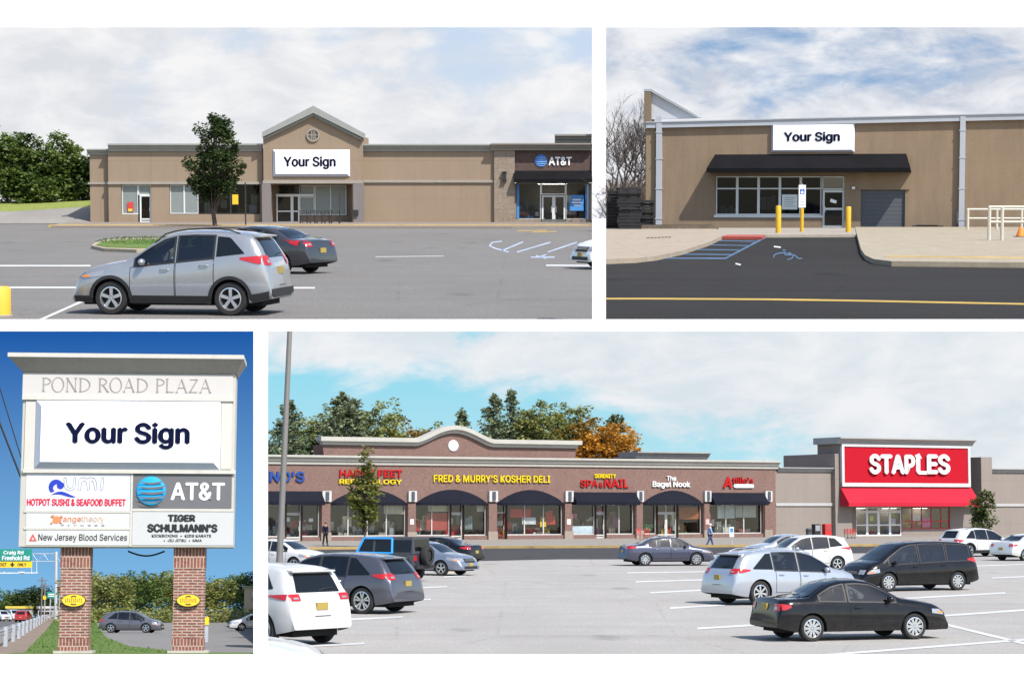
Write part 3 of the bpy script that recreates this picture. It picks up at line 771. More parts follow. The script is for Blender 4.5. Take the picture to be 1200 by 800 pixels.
MDX = CarShape(4.98, 1.97, [(0, .55), (.02, .72), (.06, .86), (.10, 1.0), (.18, 1.10), (.38, 1.36), (.52, 1.52), (.66, 1.60), (1.0, 1.655), (1.6, 1.70), (2.2, 1.71), (2.7, 1.68), (3.1, 1.59), (3.5, 1.38), (3.92, 1.12), (4.02, 1.09), (4.4, 1.02), (4.7, .93), (4.86, .80), (4.95, .62), (4.98, .46)],
               [(0, .52), (.1, .92), (.3, 1.10), (1.5, 1.07), (2.8, 1.02), (3.8, .98), (4.3, .93), (4.7, .82), (4.9, .62), (4.98, .44)], 1.02, 3.86, .38,
               glass=[(.78, 1.52, lambda x: 1.14 + (x - .76) * .78), (1.58, 2.48), (2.56, 3.74)], ws=(.66, 1.12, 1.60, .16), rg=(.62, 1.14, 1.52, .14))
VAN = CarShape(5.09, 1.98, [(0, .55), (.02, .75), (.05, .95), (.09, 1.10), (.20, 1.40), (.30, 1.60), (.42, 1.70), (.8, 1.755), (1.6, 1.785), (2.4, 1.78), (3.0, 1.74), (3.3, 1.66), (3.7, 1.44), (4.2, 1.13), (4.35, 1.08), (4.65, .99), (4.85, .86), (4.98, .68), (5.06, .52), (5.09, .44)],
               [(0, .52), (.08, .95), (.3, 1.08), (1.6, 1.05), (2.8, 1.0), (3.9, .95), (4.5, .88), (4.8, .76), (5.0, .56), (5.09, .42)], .98, 4.01, .34,
               glass=[(.42, 1.42), (1.50, 2.62), (2.70, 3.98)], ws=(.68, 1.13, 1.66, .16), rg=(.68, 1.14, 1.60, .10), tum=.24)
SED = CarShape(4.80, 1.84, [(0, .55), (.03, .72), (.08, .92), (.14, 1.03), (.3, 1.065), (.7, 1.09), (.95, 1.15), (1.25, 1.30), (1.55, 1.41), (1.9, 1.465), (2.4, 1.48), (2.75, 1.44), (3.1, 1.31), (3.55, 1.06), (3.7, 1.0), (4.1, .94), (4.45, .85), (4.65, .72), (4.76, .56), (4.8, .42)],
               [(0, .52), (.1, .90), (.3, 1.0), (1.2, .99), (2.4, .955), (3.4, .92), (4.0, .86), (4.4, .78), (4.65, .62), (4.8, .40)], 1.02, 3.77, .33,
               glass=[(1.22, 1.62), (1.68, 2.36), (2.44, 3.36)], ws=(.62, 1.03, 1.39, .16), rg=(.60, 1.12, 1.38, .16))
CIV = CarShape(4.40, 1.70, [(0, .50), (.03, .66), (.07, .86), (.12, .95), (.3, .965), (.72, .985), (.86, 1.01), (1.15, 1.18), (1.42, 1.31), (1.7, 1.365), (2.1, 1.375), (2.4, 1.34), (2.75, 1.19), (3.1, .99), (3.22, .945), (3.6, .89), (4.0, .82), (4.2, .74), (4.34, .60), (4.4, .42)],
               [(0, .48), (.1, .84), (.3, .91), (1.2, .90), (2.4, .87), (3.1, .85), (3.7, .80), (4.1, .72), (4.3, .58), (4.4, .38)], .86, 3.48, .30, bottom=.22,
               glass=[(1.05, 1.72), (1.80, 3.0)], ws=(.58, .98, 1.29, .18), rg=(.58, .99, 1.28, .2), tum=.36, plan_f=.14, plan_r=.10)
def reshape(sh, kx, kz, z0):
    fz = lambda z: z if z < z0 else z0 + (z - z0) * kz
    q = CarShape(sh.L * kx, sh.W, [(x * kx, fz(z)) for x, z in sh.top], [(x * kx, fz(z)) for x, z in sh.belt], sh.xr * kx, sh.xf * kx, sh.r, sh.bot, sh.tum * .9, sh.rr, sh.rf, sh.pr, sh.pf,
                 [(g[0] * kx, g[1] * kx) + ((lambda x, f=g[2]: fz(f(x / kx)),) if len(g) > 2 else ()) for g in sh.glass], (sh.ws[0], fz(sh.ws[1]), fz(sh.ws[2]), sh.ws[3]), (sh.rg[0], fz(sh.rg[1]), fz(sh.rg[2]), sh.rg[3]))
    return q
ESC_TALL = CarShape(4.40, 1.84, [(0, .56), (.02, .72), (.05, .90), (.08, 1.08), (.14, 1.18), (.26, 1.40), (.38, 1.58), (.48, 1.665), (.75, 1.715), (1.2, 1.75), (1.7, 1.755), (2.05, 1.735), (2.35, 1.66), (2.7, 1.46), (3.0, 1.25), (3.17, 1.155), (3.27, 1.12), (3.7, 1.05), (4.0, .97), (4.2, .87), (4.32, .72), (4.38, .55), (4.40, .46)],
               [(0, .54), (.08, .96), (.2, 1.20), (.6, 1.27), (1.2, 1.20), (2.2, 1.095), (3.0, 1.01), (3.5, .985), (4.0, .88), (4.25, .74), (4.40, .44)], .88, 3.50, .355,
               glass=[(.58, 1.18, lambda x: 1.30 + (x - .56) * .95), (1.24, 2.04), (2.11, 2.98)], ws=(.60, 1.17, 1.63, .16), rg=(.60, 1.22, 1.60, .14))
def make_jeep(label, group=None):
    t = bpy.data.objects.new('parked_jeep', None); COL.objects.link(t); tag(t, label, 'off-roader', group)
    global CK
    CK = CK or car_kit(); k = CK
    pm = paint('jeep_paint', (.05, .055, .075), .3); blue = paint('bright_blue_paint', (.02, .30, .72))
    b = MB(); b.prism([(-2.0, .55), (-2.0, 1.12), (.75, 1.15), (1.95, 1.05), (2.0, .6), (1.6, .5), (-1.5, .5)], -.78, .78, 'y'); b.build('body', pm, t, bevel=.03)
    h = MB(); h.hexa([(-1.98, -.76, 1.12), (.78, -.76, 1.14), (.45, -.66, 1.80), (-1.9, -.66, 1.82)], [(-1.98, .76, 1.12), (.78, .76, 1.14), (.45, .66, 1.80), (-1.9, .66, 1.82)]); h.build('hard_top', M('jeep_top', (.05, .05, .06), .6), t, bevel=.03)
    for sy in (1, -1):
        for x0, x1 in ((-1.85, -1.0), (-.9, -.15), (-.05, .58)):
            g = MB(); y = lambda z: sy * (.765 - (z - 1.12) * .147)
            g.quad((x0, y(1.2), 1.2), (x1, y(1.2), 1.2), (x1 - .1 if x1 > 0 else x1, y(1.7), 1.7), (x0, y(1.7), 1.7)); g.build('side_window', k['glass'], t)
        d = MB(); 
        for a, c in (((-.98, 1.15), (-.94, 1.76)), ((-.94, 1.76), (.40, 1.76)), ((.40, 1.76), (.70, 1.17)), ((.70, 1.17), (-.98, 1.15))):
            d.tube([(a[0], sy * (.785 - (a[1] - 1.12) * .147), a[1]), (c[0], sy * (.785 - (c[1] - 1.12) * .147), c[1])], .05, 6)
        d.build('door_frame', blue, t, label='bright blue door frame')
        f = MB()
        for xc in (-1.2, 1.25): f.tube([(xc - .55, sy * .88, .72), (xc - .4, sy * .88, .98), (xc + .4, sy * .88, .98), (xc + .55, sy * .88, .72)], .09, 6)
        f.build('fender', BLACK(), t, smooth=True)
        tl = MB(); tl.box(-2.04, -1.96, sy * .6, sy * .76, .85, 1.06); tl.build('taillight', k['red'], t)
        hl = MB(); hl.lathe([(.001, 2.05), (.09, 2.04), (.1, 1.95)][::-1], (0, sy * .5, .92), 'x', 14); hl.build('headlight', k['lens'], t)
        for xc in (-1.2, 1.25):
            wb = MB(); wb.lathe([(.24, -.11), (.24, .08)], ax='y', n=18); wb.v = [(x, y * sy, z) for x, y, z in wb.v]; wo = wb.build('wheel', k['dark'], t); wo.location = (xc, sy * .80, .40)
            tyre_mesh(.40, .26, .24).build('tyre', k['tyre'], wo, smooth=True); rm = rim_mesh(.24, .26, 5, .1); rm.v = [(x, y * sy, z) for x, y, z in rm.v]; rm.build('rim', k['rim'], wo)
    for x, y, nm in ((.66, 0, 'windshield'),):
        g = MB(); g.quad((.76, -.66, 1.2), (.76, .66, 1.2), (.51, .6, 1.72), (.51, -.6, 1.72)); g.build('windshield', k['glass'], t)
    g = MB(); g.quad((-1.975, -.62, 1.25), (-1.975, .62, 1.25), (-1.93, .58, 1.72), (-1.93, -.58, 1.72)); g.build('rear_window', k['glass'], t)
    sp = tyre_mesh(.40, .26, .24); sp.v = [(-y - 2.2, x, z + 1.05) for x, y, z in sp.v]; so = sp.build('spare_tyre', k['tyre'], t, smooth=True)
    c = MB(); c.lathe([(.001, -2.28), (.22, -2.27), (.24, -2.18)], (0, 0, 1.05), 'x', 18); c.build('spare_cover', BLACK(), so)
    bp = MB(); bp.box(-2.15, -1.98, -.75, .75, .52, .68); bp.build('rear_bumper', BLACK(), t, bevel=.02)
    bp = MB(); bp.box(1.98, 2.15, -.8, .8, .52, .68); bp.build('front_bumper', BLACK(), t, bevel=.02)
    gr = MB(); 
    for i in range(7): gr.box(1.99, 2.012, -.36 + i * .11, -.30 + i * .11, .78, 1.0)
    gr.build('grille', BLACK(), t)
    return t
def cut_tree(P, root, pxa, side):
    """trim a vehicle where a white dividing wall of the display cuts across it"""
    M0 = root.matrix_basis
    # plane through the eye at picture column pxa
    n = Vector((1, -(pxa - 600) / FPX, 0)).normalized() * side
    Minv = M0.inverted()
    def rec(o, mat):
        for ch in kids(o):
            m = mat @ ch.matrix_basis
            if ch.type == 'MESH':
                inv = m.inverted(); co = inv @ Vector((0, 0, ZC)); nn = (m.to_3x3().transposed() @ n).normalized()
                ch.data = ch.data.copy(); bm = bmesh.new(); bm.from_mesh(ch.data)
                r = bmesh.ops.bisect_plane(bm, geom=bm.verts[:] + bm.edges[:] + bm.faces[:], plane_co=co, plane_no=nn, clear_outer=True)
                ed = [e for e in r['geom_cut'] if isinstance(e, bmesh.types.BMEdge)]
                if ed and ch.name.startswith('body'): bmesh.ops.holes_fill(bm, edges=[e for e in bm.edges if e.is_boundary and e in set(ed)], sides=0)
                bm.to_mesh(ch.data); bm.free()
            rec(ch, m)
    rec(root, M0)
    def prune(o):
        for ch in kids(o):
            prune(ch)
            if ch.type == 'MESH' and len(ch.data.polygons) == 0 and not kids(ch): bpy.data.objects.remove(ch)
    prune(root)
# ================================================================== the four sites
UL = Site(224, 2.6, 5.53)
UR = Site(224, 2.6 * 5.53 / 6.85, 6.85)
LR = Site(592, 3.1, 1.0)
LL = Site(713, 1.9, .45)
def cpt(px, py, d): return Vector(((px - 600) / FPX * d, d, ZC + (400 - py) / FPX * d))
def white_block(name, label, x0, x1, y0, y1, d0, d1, cat='wall'):
    mb = MB(); a = [cpt(x0, y1, d0), cpt(x1, y1, d0), cpt(x1, y0, d0), cpt(x0, y0, d0)]; b = [cpt(x0, y1, d1), cpt(x1, y1, d1), cpt(x1, y0, d1), cpt(x0, y0, d1)]
    mb.hexa(a, b); o = mb.build(name, WHITE); return tag(o, label, cat)
WHITE = M('white_wall_paint', (.93, .93, .93), .9, var=.012, vs=.5, spec=.1)
white_block('low_wall', 'long low white wall in front of the brick plaza and the pylon sign', -300, 1500, 766, 900, 20, 20.3)
white_block('white_pier', 'slim white pier between the pylon sign and the brick shopping plaza', 297, 314, 386, 800, 20.4, 21.0, 'pier')
white_block('terrace_wall', 'white parapet wall under the edge of the upper parking lots', -300, 1500, 374, 388, 216, 220)
white_block('white_pier', 'tall slim white pier between the gabled shop and the tan warehouse', 694, 710, 24, 300, 902, 905.5, 'pier')
white_block('low_wall', 'short end of white wall between the two upper parking lots, beside the cut off white car', 694, 710, 256, 376, 223.5, 226)
white_block('white_band', 'white wall band along the top above both cloudy skies', -300, 1500, -80, 32, 1043, 1046)
def skyboard(x0, x1, y0, y1, d, mat):
    mb = MB(); mb.quad(cpt(x0, y1, d), cpt(x1, y1, d), cpt(x1, y0, d), cpt(x0, y0, d)); o = mb.build('sky', mat); struct(o); return o
skyboard(-500, 702, 15, 420, 1050, sky_mat('sky_grey', srgb(200, 219, 242), srgb(226, 232, 240), srgb(246, 246, 247), srgb(222, 225, 231), -.03, -.02, .14, .42, .58, (.34, .75), 3.1, d=1050))
skyboard(702, 1700, 15, 420, 1050, sky_mat('sky_broken', srgb(120, 165, 212), srgb(160, 190, 222), srgb(243, 244, 247), srgb(206, 212, 224), -.012, -.05, .39, .44, .66, (.45, 1.0), 8.4, d=1050))
skyboard(-500, 305.5, 376, 900, 222.5, sky_mat('sky_deep', srgb(30, 92, 172), srgb(130, 190, 234), srgb(112, 176, 226), srgb(112, 176, 226), 0, 0, 0, 2, 3, d=222.5, zr=(-3.1, .1)))
skyboard(305.5, 1700, 376, 760, 222.5, sky_mat('sky_cyan', srgb(136, 216, 240), srgb(194, 232, 242), srgb(240, 242, 245), srgb(218, 228, 235), .05, .20, .14, .44, .58, (.33, .8), 1.7, d=222.5, zr=(-2, .1)))

BARK = M('bark', (.085, .065, .05), .9, vs=12, var=.3); BARKG = M('grey_bark', (.15, .135, .12), .9, vs=10, var=.3)
G_DARK = leafmat('leaf_dark', [(.012, .024, .007), (.028, .05, .013), (.05, .078, .02), (.085, .115, .033)])
G_MID = leafmat('leaf_mid', [(.03, .055, .012), (.075, .125, .026), (.13, .185, .042), (.22, .27, .08)])
G_OLIVE = leafmat('leaf_olive', [(0.072, 0.09, 0.024), (0.168, 0.186, 0.05), (0.276, 0.288, 0.084), (0.408, 0.372, 0.144)])
G_ORANGE = leafmat('leaf_orange', [(0.15, 0.088, 0.015), (0.375, 0.163, 0.019), (0.525, 0.25, 0.025), (0.6, 0.338, 0.05)])
G_PINE = leafmat('needle', [(0.058, 0.08, 0.043), (0.123, 0.152, 0.081), (0.203, 0.239, 0.128), (0.304, 0.326, 0.189)], trans=.15)
def grass_mat():
    if 'grass' in MATS: return MATS['grass']
    g = N('grass'); f = g.noise(14, 4, .7); b = g.noise(.5, 4, .6)
    c = g.mix(g.rng(f, .35, .65), (.05, .10, .016), (.13, .21, .04)); c = g.mix(g.rng(b, .45, .65, 0, .5), c, (.16, .15, .045)); g.bump(f, .6, .03)
    MATS['grass'] = g.fin(c, .9, 0, .2); return g.m
GRASS = grass_mat()
BLADE = leafmat('grass_blade', [(.03, .07, .012), (.06, .12, .02), (.11, .17, .04)], trans=.2)
def blades(P, mb_pts, n, h, z, seed, label):
    """short grass on a patch given by its outline on the ground"""
    rnd = random.Random(seed); xs = [p.x for p in mb_pts]; ys = [p.y for p in mb_pts]; m = MB(); k = 0
    def ins(x, y):
        c = False; j = len(mb_pts) - 1
        for i in range(len(mb_pts)):
            a, b = mb_pts[i], mb_pts[j]
            if (a.y > y) != (b.y > y) and x < (b.x - a.x) * (y - a.y) / (b.y - a.y) + a.x: c = not c
            j = i
        return c
    while k < n:
        x, y = rnd.uniform(min(xs), max(xs)), rnd.uniform(min(ys), max(ys))
        if not ins(x, y): continue
        a = rnd.uniform(0, pi); w = h * .35; q = h * rnd.uniform(.5, 1.3); lx, ly = rnd.gauss(0, h * .4), rnd.gauss(0, h * .4)
        m.add([(x - cos(a) * w, y - sin(a) * w, z), (x + cos(a) * w, y + sin(a) * w, z), (x + lx, y + ly, z + q)], [(0, 1, 2)]); k += 1
    o = m.build('grass', BLADE); P.place(o); struct(o, 'stuff'); tag(o, label, 'grass'); return o
KERB_Y = M('yellow_kerb_paint', (.42, .28, .085), .85, vs=2, var=.4); CONC = stucco('concrete', (.42, .39, .34), .12); CONC_D = stucco('old_concrete', (.27, .25, .22), .15)
LINE_W = M('white_line_paint', (.52, .52, .51), .8, vs=3, var=.22); LINE_B = M('blue_line_paint', (.06, .115, .19), .9, vs=3, var=.6); LINE_Y = M('yellow_line_paint', (.42, .28, .06), .8, vs=3, var=.25)
LINE_PB = M('pale_blue_line_paint', (.34, .39, .50), .85, vs=2, var=.35)
ALU = M('aluminium', (.55, .56, .57), .35, .7, .08); BLK = M('black_canvas', (.008, .008, .0095), .85, vs=5, var=.35, spec=.1); DKMETAL = M('dark_metal', (.025, .025, .027), .5)
GLASS = pane_mat('shop_glass', (.80, .84, .84), .02); GLASS2 = pane_mat('shop_glass_dark', (.40, .44, .45), .02); SHADE = M('papered_glass', (.20, .23, .225), .25, var=.05, vs=1)
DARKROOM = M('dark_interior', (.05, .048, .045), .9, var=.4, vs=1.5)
NAVY = M('navy_letters', (.004, .006, .028), .8, var=.02, spec=.05); SIGNW = M('sign_white', (.93, .93, .94), .5, var=.01); BEV = M('sign_bevel', (.46, .50, .60), .6, var=.02); BEV_LIT = M('sign_bevel_lit', (.72, .75, .83), .6, var=.02)  # shading painted into the bevels: top and right lighter, bottom and left darker
def your_sign(F, x0, y0, x1, y1, label, d=-.02, th=.22, bev=3.2, tx=(0.14, .82), tz=(.27, .75), group=None):
    u0, u1, z0, z1 = F.rect(x0, y0, x1, y1, d); b = (u1 - u0) / (x1 - x0) * bev
    t = F.thing('sign_board', label, 'sign', group=group)
    m = MB(); m.box(u0, u1, d - .04, d, z0, z1); m.build('back_panel', BEV, t)
    m = MB(); o = [(u0, z0), (u1, z0), (u1, z1), (u0, z1)]; i = [(u0 + b, z0 + b), (u1 - b, z0 + b), (u1 - b, z1 - b), (u0 + b, z1 - b)]
    for k in range(4):
        a, c = k, (k + 1) % 4; m.cur = 0 if k in (0, 3) else 1
        m.quad((o[a][0], d - .04, o[a][1]), (o[c][0], d - .04, o[c][1]), (i[c][0], d - th, i[c][1]), (i[a][0], d - th, i[a][1]))
    m.build('bevelled_frame', [BEV, BEV_LIT], t)
    m = MB(); m.box(i[0][0], i[1][0], d - th - .01, d - th + .05, i[0][1], i[2][1]); m.build('face_panel', SIGNW, t)
    m = MB(); w, h = u1 - u0, z1 - z0; letters(m, 'Your Sign', u0 + w * tx[0], u0 + w * tx[1], z0 + h * tz[0], z0 + h * tz[1], d - th - .012, .02, .030); m.build('lettering', NAVY, t); return t
def globe(parent, F, cx, cz, r, d, base, stripe, name='globe_emblem'):
    m = MB(); m.lathe([(.001, d - .10), (r * .6, d - .08), (r * .95, d - .04), (r, d)], (cx, 0, cz), 'y', 28); g = m.build(name, base, parent, smooth=True)
    s = MB()
    for k, (zc, tk) in enumerate(((.62, .13), (.30, .15), (-.05, .16), (-.38, .14), (-.68, .10))):
        n = 14; top = []; bot = []
        hw = sqrt(max(0, 1 - zc * zc)) * .96
        for i in range(n + 1):
            x = -hw + 2 * hw * i / n; sag = -.13 * (1 - (x / hw) ** 2); tap = max(.02, 1 - abs((x - .25) / 1.25) ** 2)
            top.append((x, zc + sag + tk / 2 * tap)); bot.append((x, zc + sag - tk / 2 * tap))
        for i in range(n):
            q = [bot[i], bot[i + 1], top[i + 1], top[i]]
            s.add([(cx + p[0] * r, d - .115, cz + p[1] * r) for p in q], [(0, 1, 2, 3)])
    s.build('stripes', stripe, g); return g

# ================================================================== upper left: gabled shop
P = UL
s_ = lambda x: UL.X(x, 1)
def edge_lot(P, y0, y1, xa0, xb0):      # ground polygon between two picture columns
    pass
def ground(P, name, mat, xl, xr, Y0, Y1, z=0, ext=0):
    mb = MB(); n = 14
    for i in range(n):
        a, b = Y0 * (Y1 / Y0) ** (i / n), Y0 * (Y1 / Y0) ** ((i + 1) / n)
        for k in range(8):
            f0, f1 = xl + (xr - xl) * k / 8, xl + (xr - xl) * (k + 1) / 8
            mb.quad((s_(f0) * a, a, z), (s_(f1) * a, a, z), (s_(f1) * b, b, z), (s_(f0) * b, b, z))
    o = mb.build(name, mat); P.place(o); return struct(o)
ground(UL, 'parking_lot', asphalt('asphalt_grey', (.178, .169, .158), .28, .25, 14, .16, .3), -500, 702, 40.8, 189)
# driveway and grass far left
def leafmat_grass():
    g = N('dry_grass'); f = g.noise(3, 5, .7); c = g.mix(g.rng(f, .35, .65), (.13, .17, .035), (.26, .28, .08)); return g.fin(c, .95, 0, .1)
def rise(name, rows, mat):
    m = MB(); vs = [[UL.at(px, py, Y) for px, py, Y in row] for row in rows]
    for a_, b_ in zip(vs, vs[1:]):
        for k in range(len(a_) - 1): m.quad(tuple(a_[k]), tuple(a_[k + 1]), tuple(b_[k + 1]), tuple(b_[k]))
    o = m.build(name, mat); UL.place(o); return struct(o)
rise('access_road', [[(-300, 262.1, 163.5), (20, 261.9, 163.6), (106, 261.8, 163.8)], [(-300, 256, 168), (20, 253.5, 168.3), (106, 250, 168.6)], [(-300, 251, 172), (20, 247.5, 172.5), (106, 242, 173)]], asphalt('asphalt_pale', (.25, .235, .215), .1, .1))
rise('grass_verge', [[(-300, 251, 171.9), (20, 247.4, 172.4), (106, 241.9, 172.9)], [(-300, 243, 180), (20, 240, 180), (106, 236.5, 180)], [(-300, 238, 188), (20, 236, 188), (106, 234, 188.5)]], leafmat_grass())
FU = Face(UL, 104, 164, 694, 164)
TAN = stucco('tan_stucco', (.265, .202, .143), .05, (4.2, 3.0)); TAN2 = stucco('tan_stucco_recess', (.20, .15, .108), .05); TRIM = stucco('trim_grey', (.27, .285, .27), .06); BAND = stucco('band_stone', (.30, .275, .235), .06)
STONE = brick_mat('stone_blocks', (.28, .225, .175), (.235, .19, .145), (.20, .17, .135), .8, .4, .02, .15); PURP = stucco('grey_stone', (.19, .17, .165), .08); BRK = brick_mat('brown_brick', (.105, .06, .05), (.075, .042, .038), (.14, .115, .10), .24, .08, .012)
bt = FU.thing('shop_building', 'tan stucco shop building with a gabled tower behind the silver car', 'building')
r = FU.rect
w = MB()
u0, u1, z0, z1 = r(127, 174, 308, 262)
hA = r(142, 216, 177, 261.5); hB = r(198.5, 216, 305, 251)
holed(w, u0, u1, 0, z1, [(hA[0], hA[1], .05, hA[3]), (hB[0], hB[1], hB[2], hB[3])], 0, .25, 9)
w.build('wall', TAN, bt)
a = r(104, 178, 127.2, 262); w = MB(); holed(w, a[0], a[1] - .01, 0, a[3], [], .5, .6, 9); w.build('wall', TAN, bt)
a = r(424, 174, 580, 262); w = MB(); holed(w, a[0], a[1], 0, a[3], [], 0, .2, 9); w.build('wall', TAN, bt)
zz = lambda py, px=360: FU.uv(px, py)[1]
m = MB(); cornice(m, r(125, 0, 126, 1)[0], u1, zz(177.5), zz(168.5), .5); m.build('cornice', TRIM, bt)
a = r(101, 174.5, 128, 181.5); m = MB(); cornice(m, a[0], a[1] - .02, a[2], a[3], .4, .5); m.build('cornice', TRIM, bt)
a = r(424, 177, 580, 178); m = MB(); cornice(m, a[0], a[1], zz(177.5), zz(169), .5); m.build('cornice', TRIM, bt)
for q in ((126, 213, 308, 216, -.14, .01), (103, 213.5, 126, 216, .38, .52), (424.5, 211, 580, 214, -.14, .01)): m = MB(); FU.box(m, *q); m.build('band', BAND, bt)
# tower
T0, T1 = r(308, 0, 425, 1)[:2]; tz = r(360, 160, 370, 262)[3]; ph = r(360, 215, 370, 262)[3]
m = MB(); e = r(318, 216, 413, 262); holed(m, T0, T1, 0, tz, [(e[0], e[1], .02, e[3])], -.6, 1.2, 6); FU.poly(m, [(308.5, 160.2), (424.5, 160.2), (366.8, 129)], -.58, .3); m.build('tower_wall', TAN, bt)
m = MB(); FU.poly(m, [(307, 155), (307, 161), (367, 132.5), (426.5, 162), (426.5, 156), (367, 124)], -1.05, .4); FU.poly(m, [(309.5, 161), (309.5, 164), (367, 136), (424, 165), (424, 162), (367, 133)], -.8, -.55); m.build('gable_cornice', TRIM, bt)
m = MB(); c = FU.uv(367, 158.5, -.6); rad = .52; m.lathe([(rad * .8, -.62), (rad * .8, -.72), (rad, -.72), (rad, -.62)], (c[0], 0, c[1]), 'y', 28)
for q in (-.28, 0, .28): m.box(c[0] + q * rad - .03, c[0] + q * rad + .03, -.70, -.63, c[1] - .8 * rad, c[1] + .8 * rad)
m.box(c[0] - .8 * rad, c[0] + .8 * rad, -.69, -.625, c[1] - .03, c[1] + .03); v = m.build('round_vent', BAND, bt)
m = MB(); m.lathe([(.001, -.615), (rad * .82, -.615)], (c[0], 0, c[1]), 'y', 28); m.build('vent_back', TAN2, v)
m = MB(); FU.box(m, 308, 211.5, 425, 215, -.76, -.59); m.build('tower_band', BAND, bt)
for x0, x1 in ((307, 317.5), (414, 426.5)):
    m = MB(); FU.box(m, x0, 215.3, x1, 262, -.76, -.3); m.build('pilaster', PURP, bt)
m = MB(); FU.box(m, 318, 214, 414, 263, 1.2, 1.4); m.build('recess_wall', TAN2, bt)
dm = M('white_frame', (.60, .62, .62), .4)
_g = N('added_ceiling_glow'); _e = _g.n('ShaderNodeEmission', {'Color': (1, .93, .8), 'Strength': 8.0}); _g.t.links.new(_e.outputs[0], _g.out.inputs[0]); ADDED_GLOW = _g.m  # unseen glowing strips, added under shop ceilings to brighten the displays
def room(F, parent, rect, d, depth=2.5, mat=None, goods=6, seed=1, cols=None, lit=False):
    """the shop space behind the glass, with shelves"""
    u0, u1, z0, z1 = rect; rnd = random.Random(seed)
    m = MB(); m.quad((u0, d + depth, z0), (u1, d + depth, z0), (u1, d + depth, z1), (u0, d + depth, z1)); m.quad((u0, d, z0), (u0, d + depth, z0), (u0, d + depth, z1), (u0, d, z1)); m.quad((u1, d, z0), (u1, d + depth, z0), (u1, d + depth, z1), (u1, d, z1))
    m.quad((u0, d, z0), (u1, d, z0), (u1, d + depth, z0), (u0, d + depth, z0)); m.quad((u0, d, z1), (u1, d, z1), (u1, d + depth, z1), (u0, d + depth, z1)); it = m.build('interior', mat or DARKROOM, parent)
    if lit:
        k = max(1, int((u1 - u0) / 3)); cm = MB()
        for q in range(k): cm.box(u0 + (u1 - u0) * (q + .3) / k, u0 + (u1 - u0) * (q + .7) / k, d + depth * .45, d + depth * .45 + .3, z1 - .12, z1 - .06)
        cm.build('added_ceiling_glow', ADDED_GLOW, it)
    cols = cols or [(.5, .48, .44), (.35, .05, .04), (.08, .10, .16), (.4, .3, .12), (.12, .22, .12), (.55, .5, .42), (.25, .18, .12)]
    for i in range(goods):
        wd = rnd.uniform(.3, 1.1); hh = rnd.uniform(.3, 1.3); x = rnd.uniform(u0, max(u0 + .01, u1 - wd)); dd = d + rnd.uniform(.3, depth * .7); zb = z0 + (.0 if rnd.random() < .6 else rnd.uniform(.4, 1.3)); hh = min(hh, z1 - zb - .05)
        if hh < .1: continue
        c = rnd.choice(cols); mm = MB(); n = max(1, int(wd / .22))
        for q in range(n):
            mm.box(x + q * wd / n, x + (q + .86) * wd / n, dd, dd + .3, zb, zb + hh * rnd.uniform(.6, 1))
        mm.build('display', M('display_%d%d%d' % tuple(int(k * 50) for k in c), c, .7, var=.3, vs=4), it)
    return it
def openings():
    pass
# shop windows, left wing
a = r(142.5, 216.5, 161.5, 251); glazing(FU, bt, (a[0], a[1], a[2], a[3]), [], [], .2, SHADE, dm, .07)
b = r(142, 251, 161.5, 262); mm = MB(); mm.box(b[0], b[1], .004, .25, 0, b[3] - .002); mm.build('knee_wall', TAN, bt)
b = r(161.5, 216.5, 176.8, 228.5); glazing(FU, bt, b, [], [], .2, SHADE, dm, .07)
b = r(163.5, 228.5, 176.8, 261.5); g = glazing(FU, bt, (b[0], b[1], .1, b[3]), [], [.12], .2, GLASS2, dm, .12, 'door'); mm = MB(); mm.box(b[0] + .78, b[0] + .82, .08, .14, 1.0, 1.3); mm.build('handle', ALU, g)
b = r(161.3, 228.5, 163.5, 261.5); mm = MB(); mm.box(b[0], b[1], .15, .25, .1, b[3]); mm.build('door_post', DKMETAL, bt)
b = r(149, 237, 156, 248); mm = MB(); mm.box(b[0], b[1], .12, .14, b[2], b[3]); p_ = mm.build('poster', M('red_poster', (.5, .05, .04), .6), bt, label='red and yellow window poster'); mm = MB(); mm.box(b[0] + .05, b[1] - .1, .11, .125, b[2] + .02, b[2] + .22); mm.build('poster_patch', M('yellow_patch', (.7, .5, .05), .6), p_)
for x0, x1, mt in ((199, 215.5, SHADE), (215.5, 232, SHADE), (232, 270, GLASS2), (270, 287.5, GLASS2), (287.5, 304.5, GLASS2)):
    a = r(x0, 216.5, x1, 250.5); glazing(FU, bt, a, [], [], .2, mt, dm if mt is SHADE else DKMETAL, .06)
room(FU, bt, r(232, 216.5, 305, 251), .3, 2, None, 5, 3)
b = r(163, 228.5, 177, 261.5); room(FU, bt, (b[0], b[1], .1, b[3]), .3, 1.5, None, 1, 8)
b = r(272, 228, 279, 239.5); mm = MB(); mm.box(b[0], b[1], .10, .13, b[2], b[3]); mm.build('poster', M('yellow_poster', (.75, .45, .03), .6), bt, label='plain yellow poster')
b = r(291, 240, 300, 250); mm = MB(); mm.box(b[0], b[1], .45, .47, b[2], b[3]); mm.build('notice', M('pale_notice', (.5, .55, .6), .6), bt)
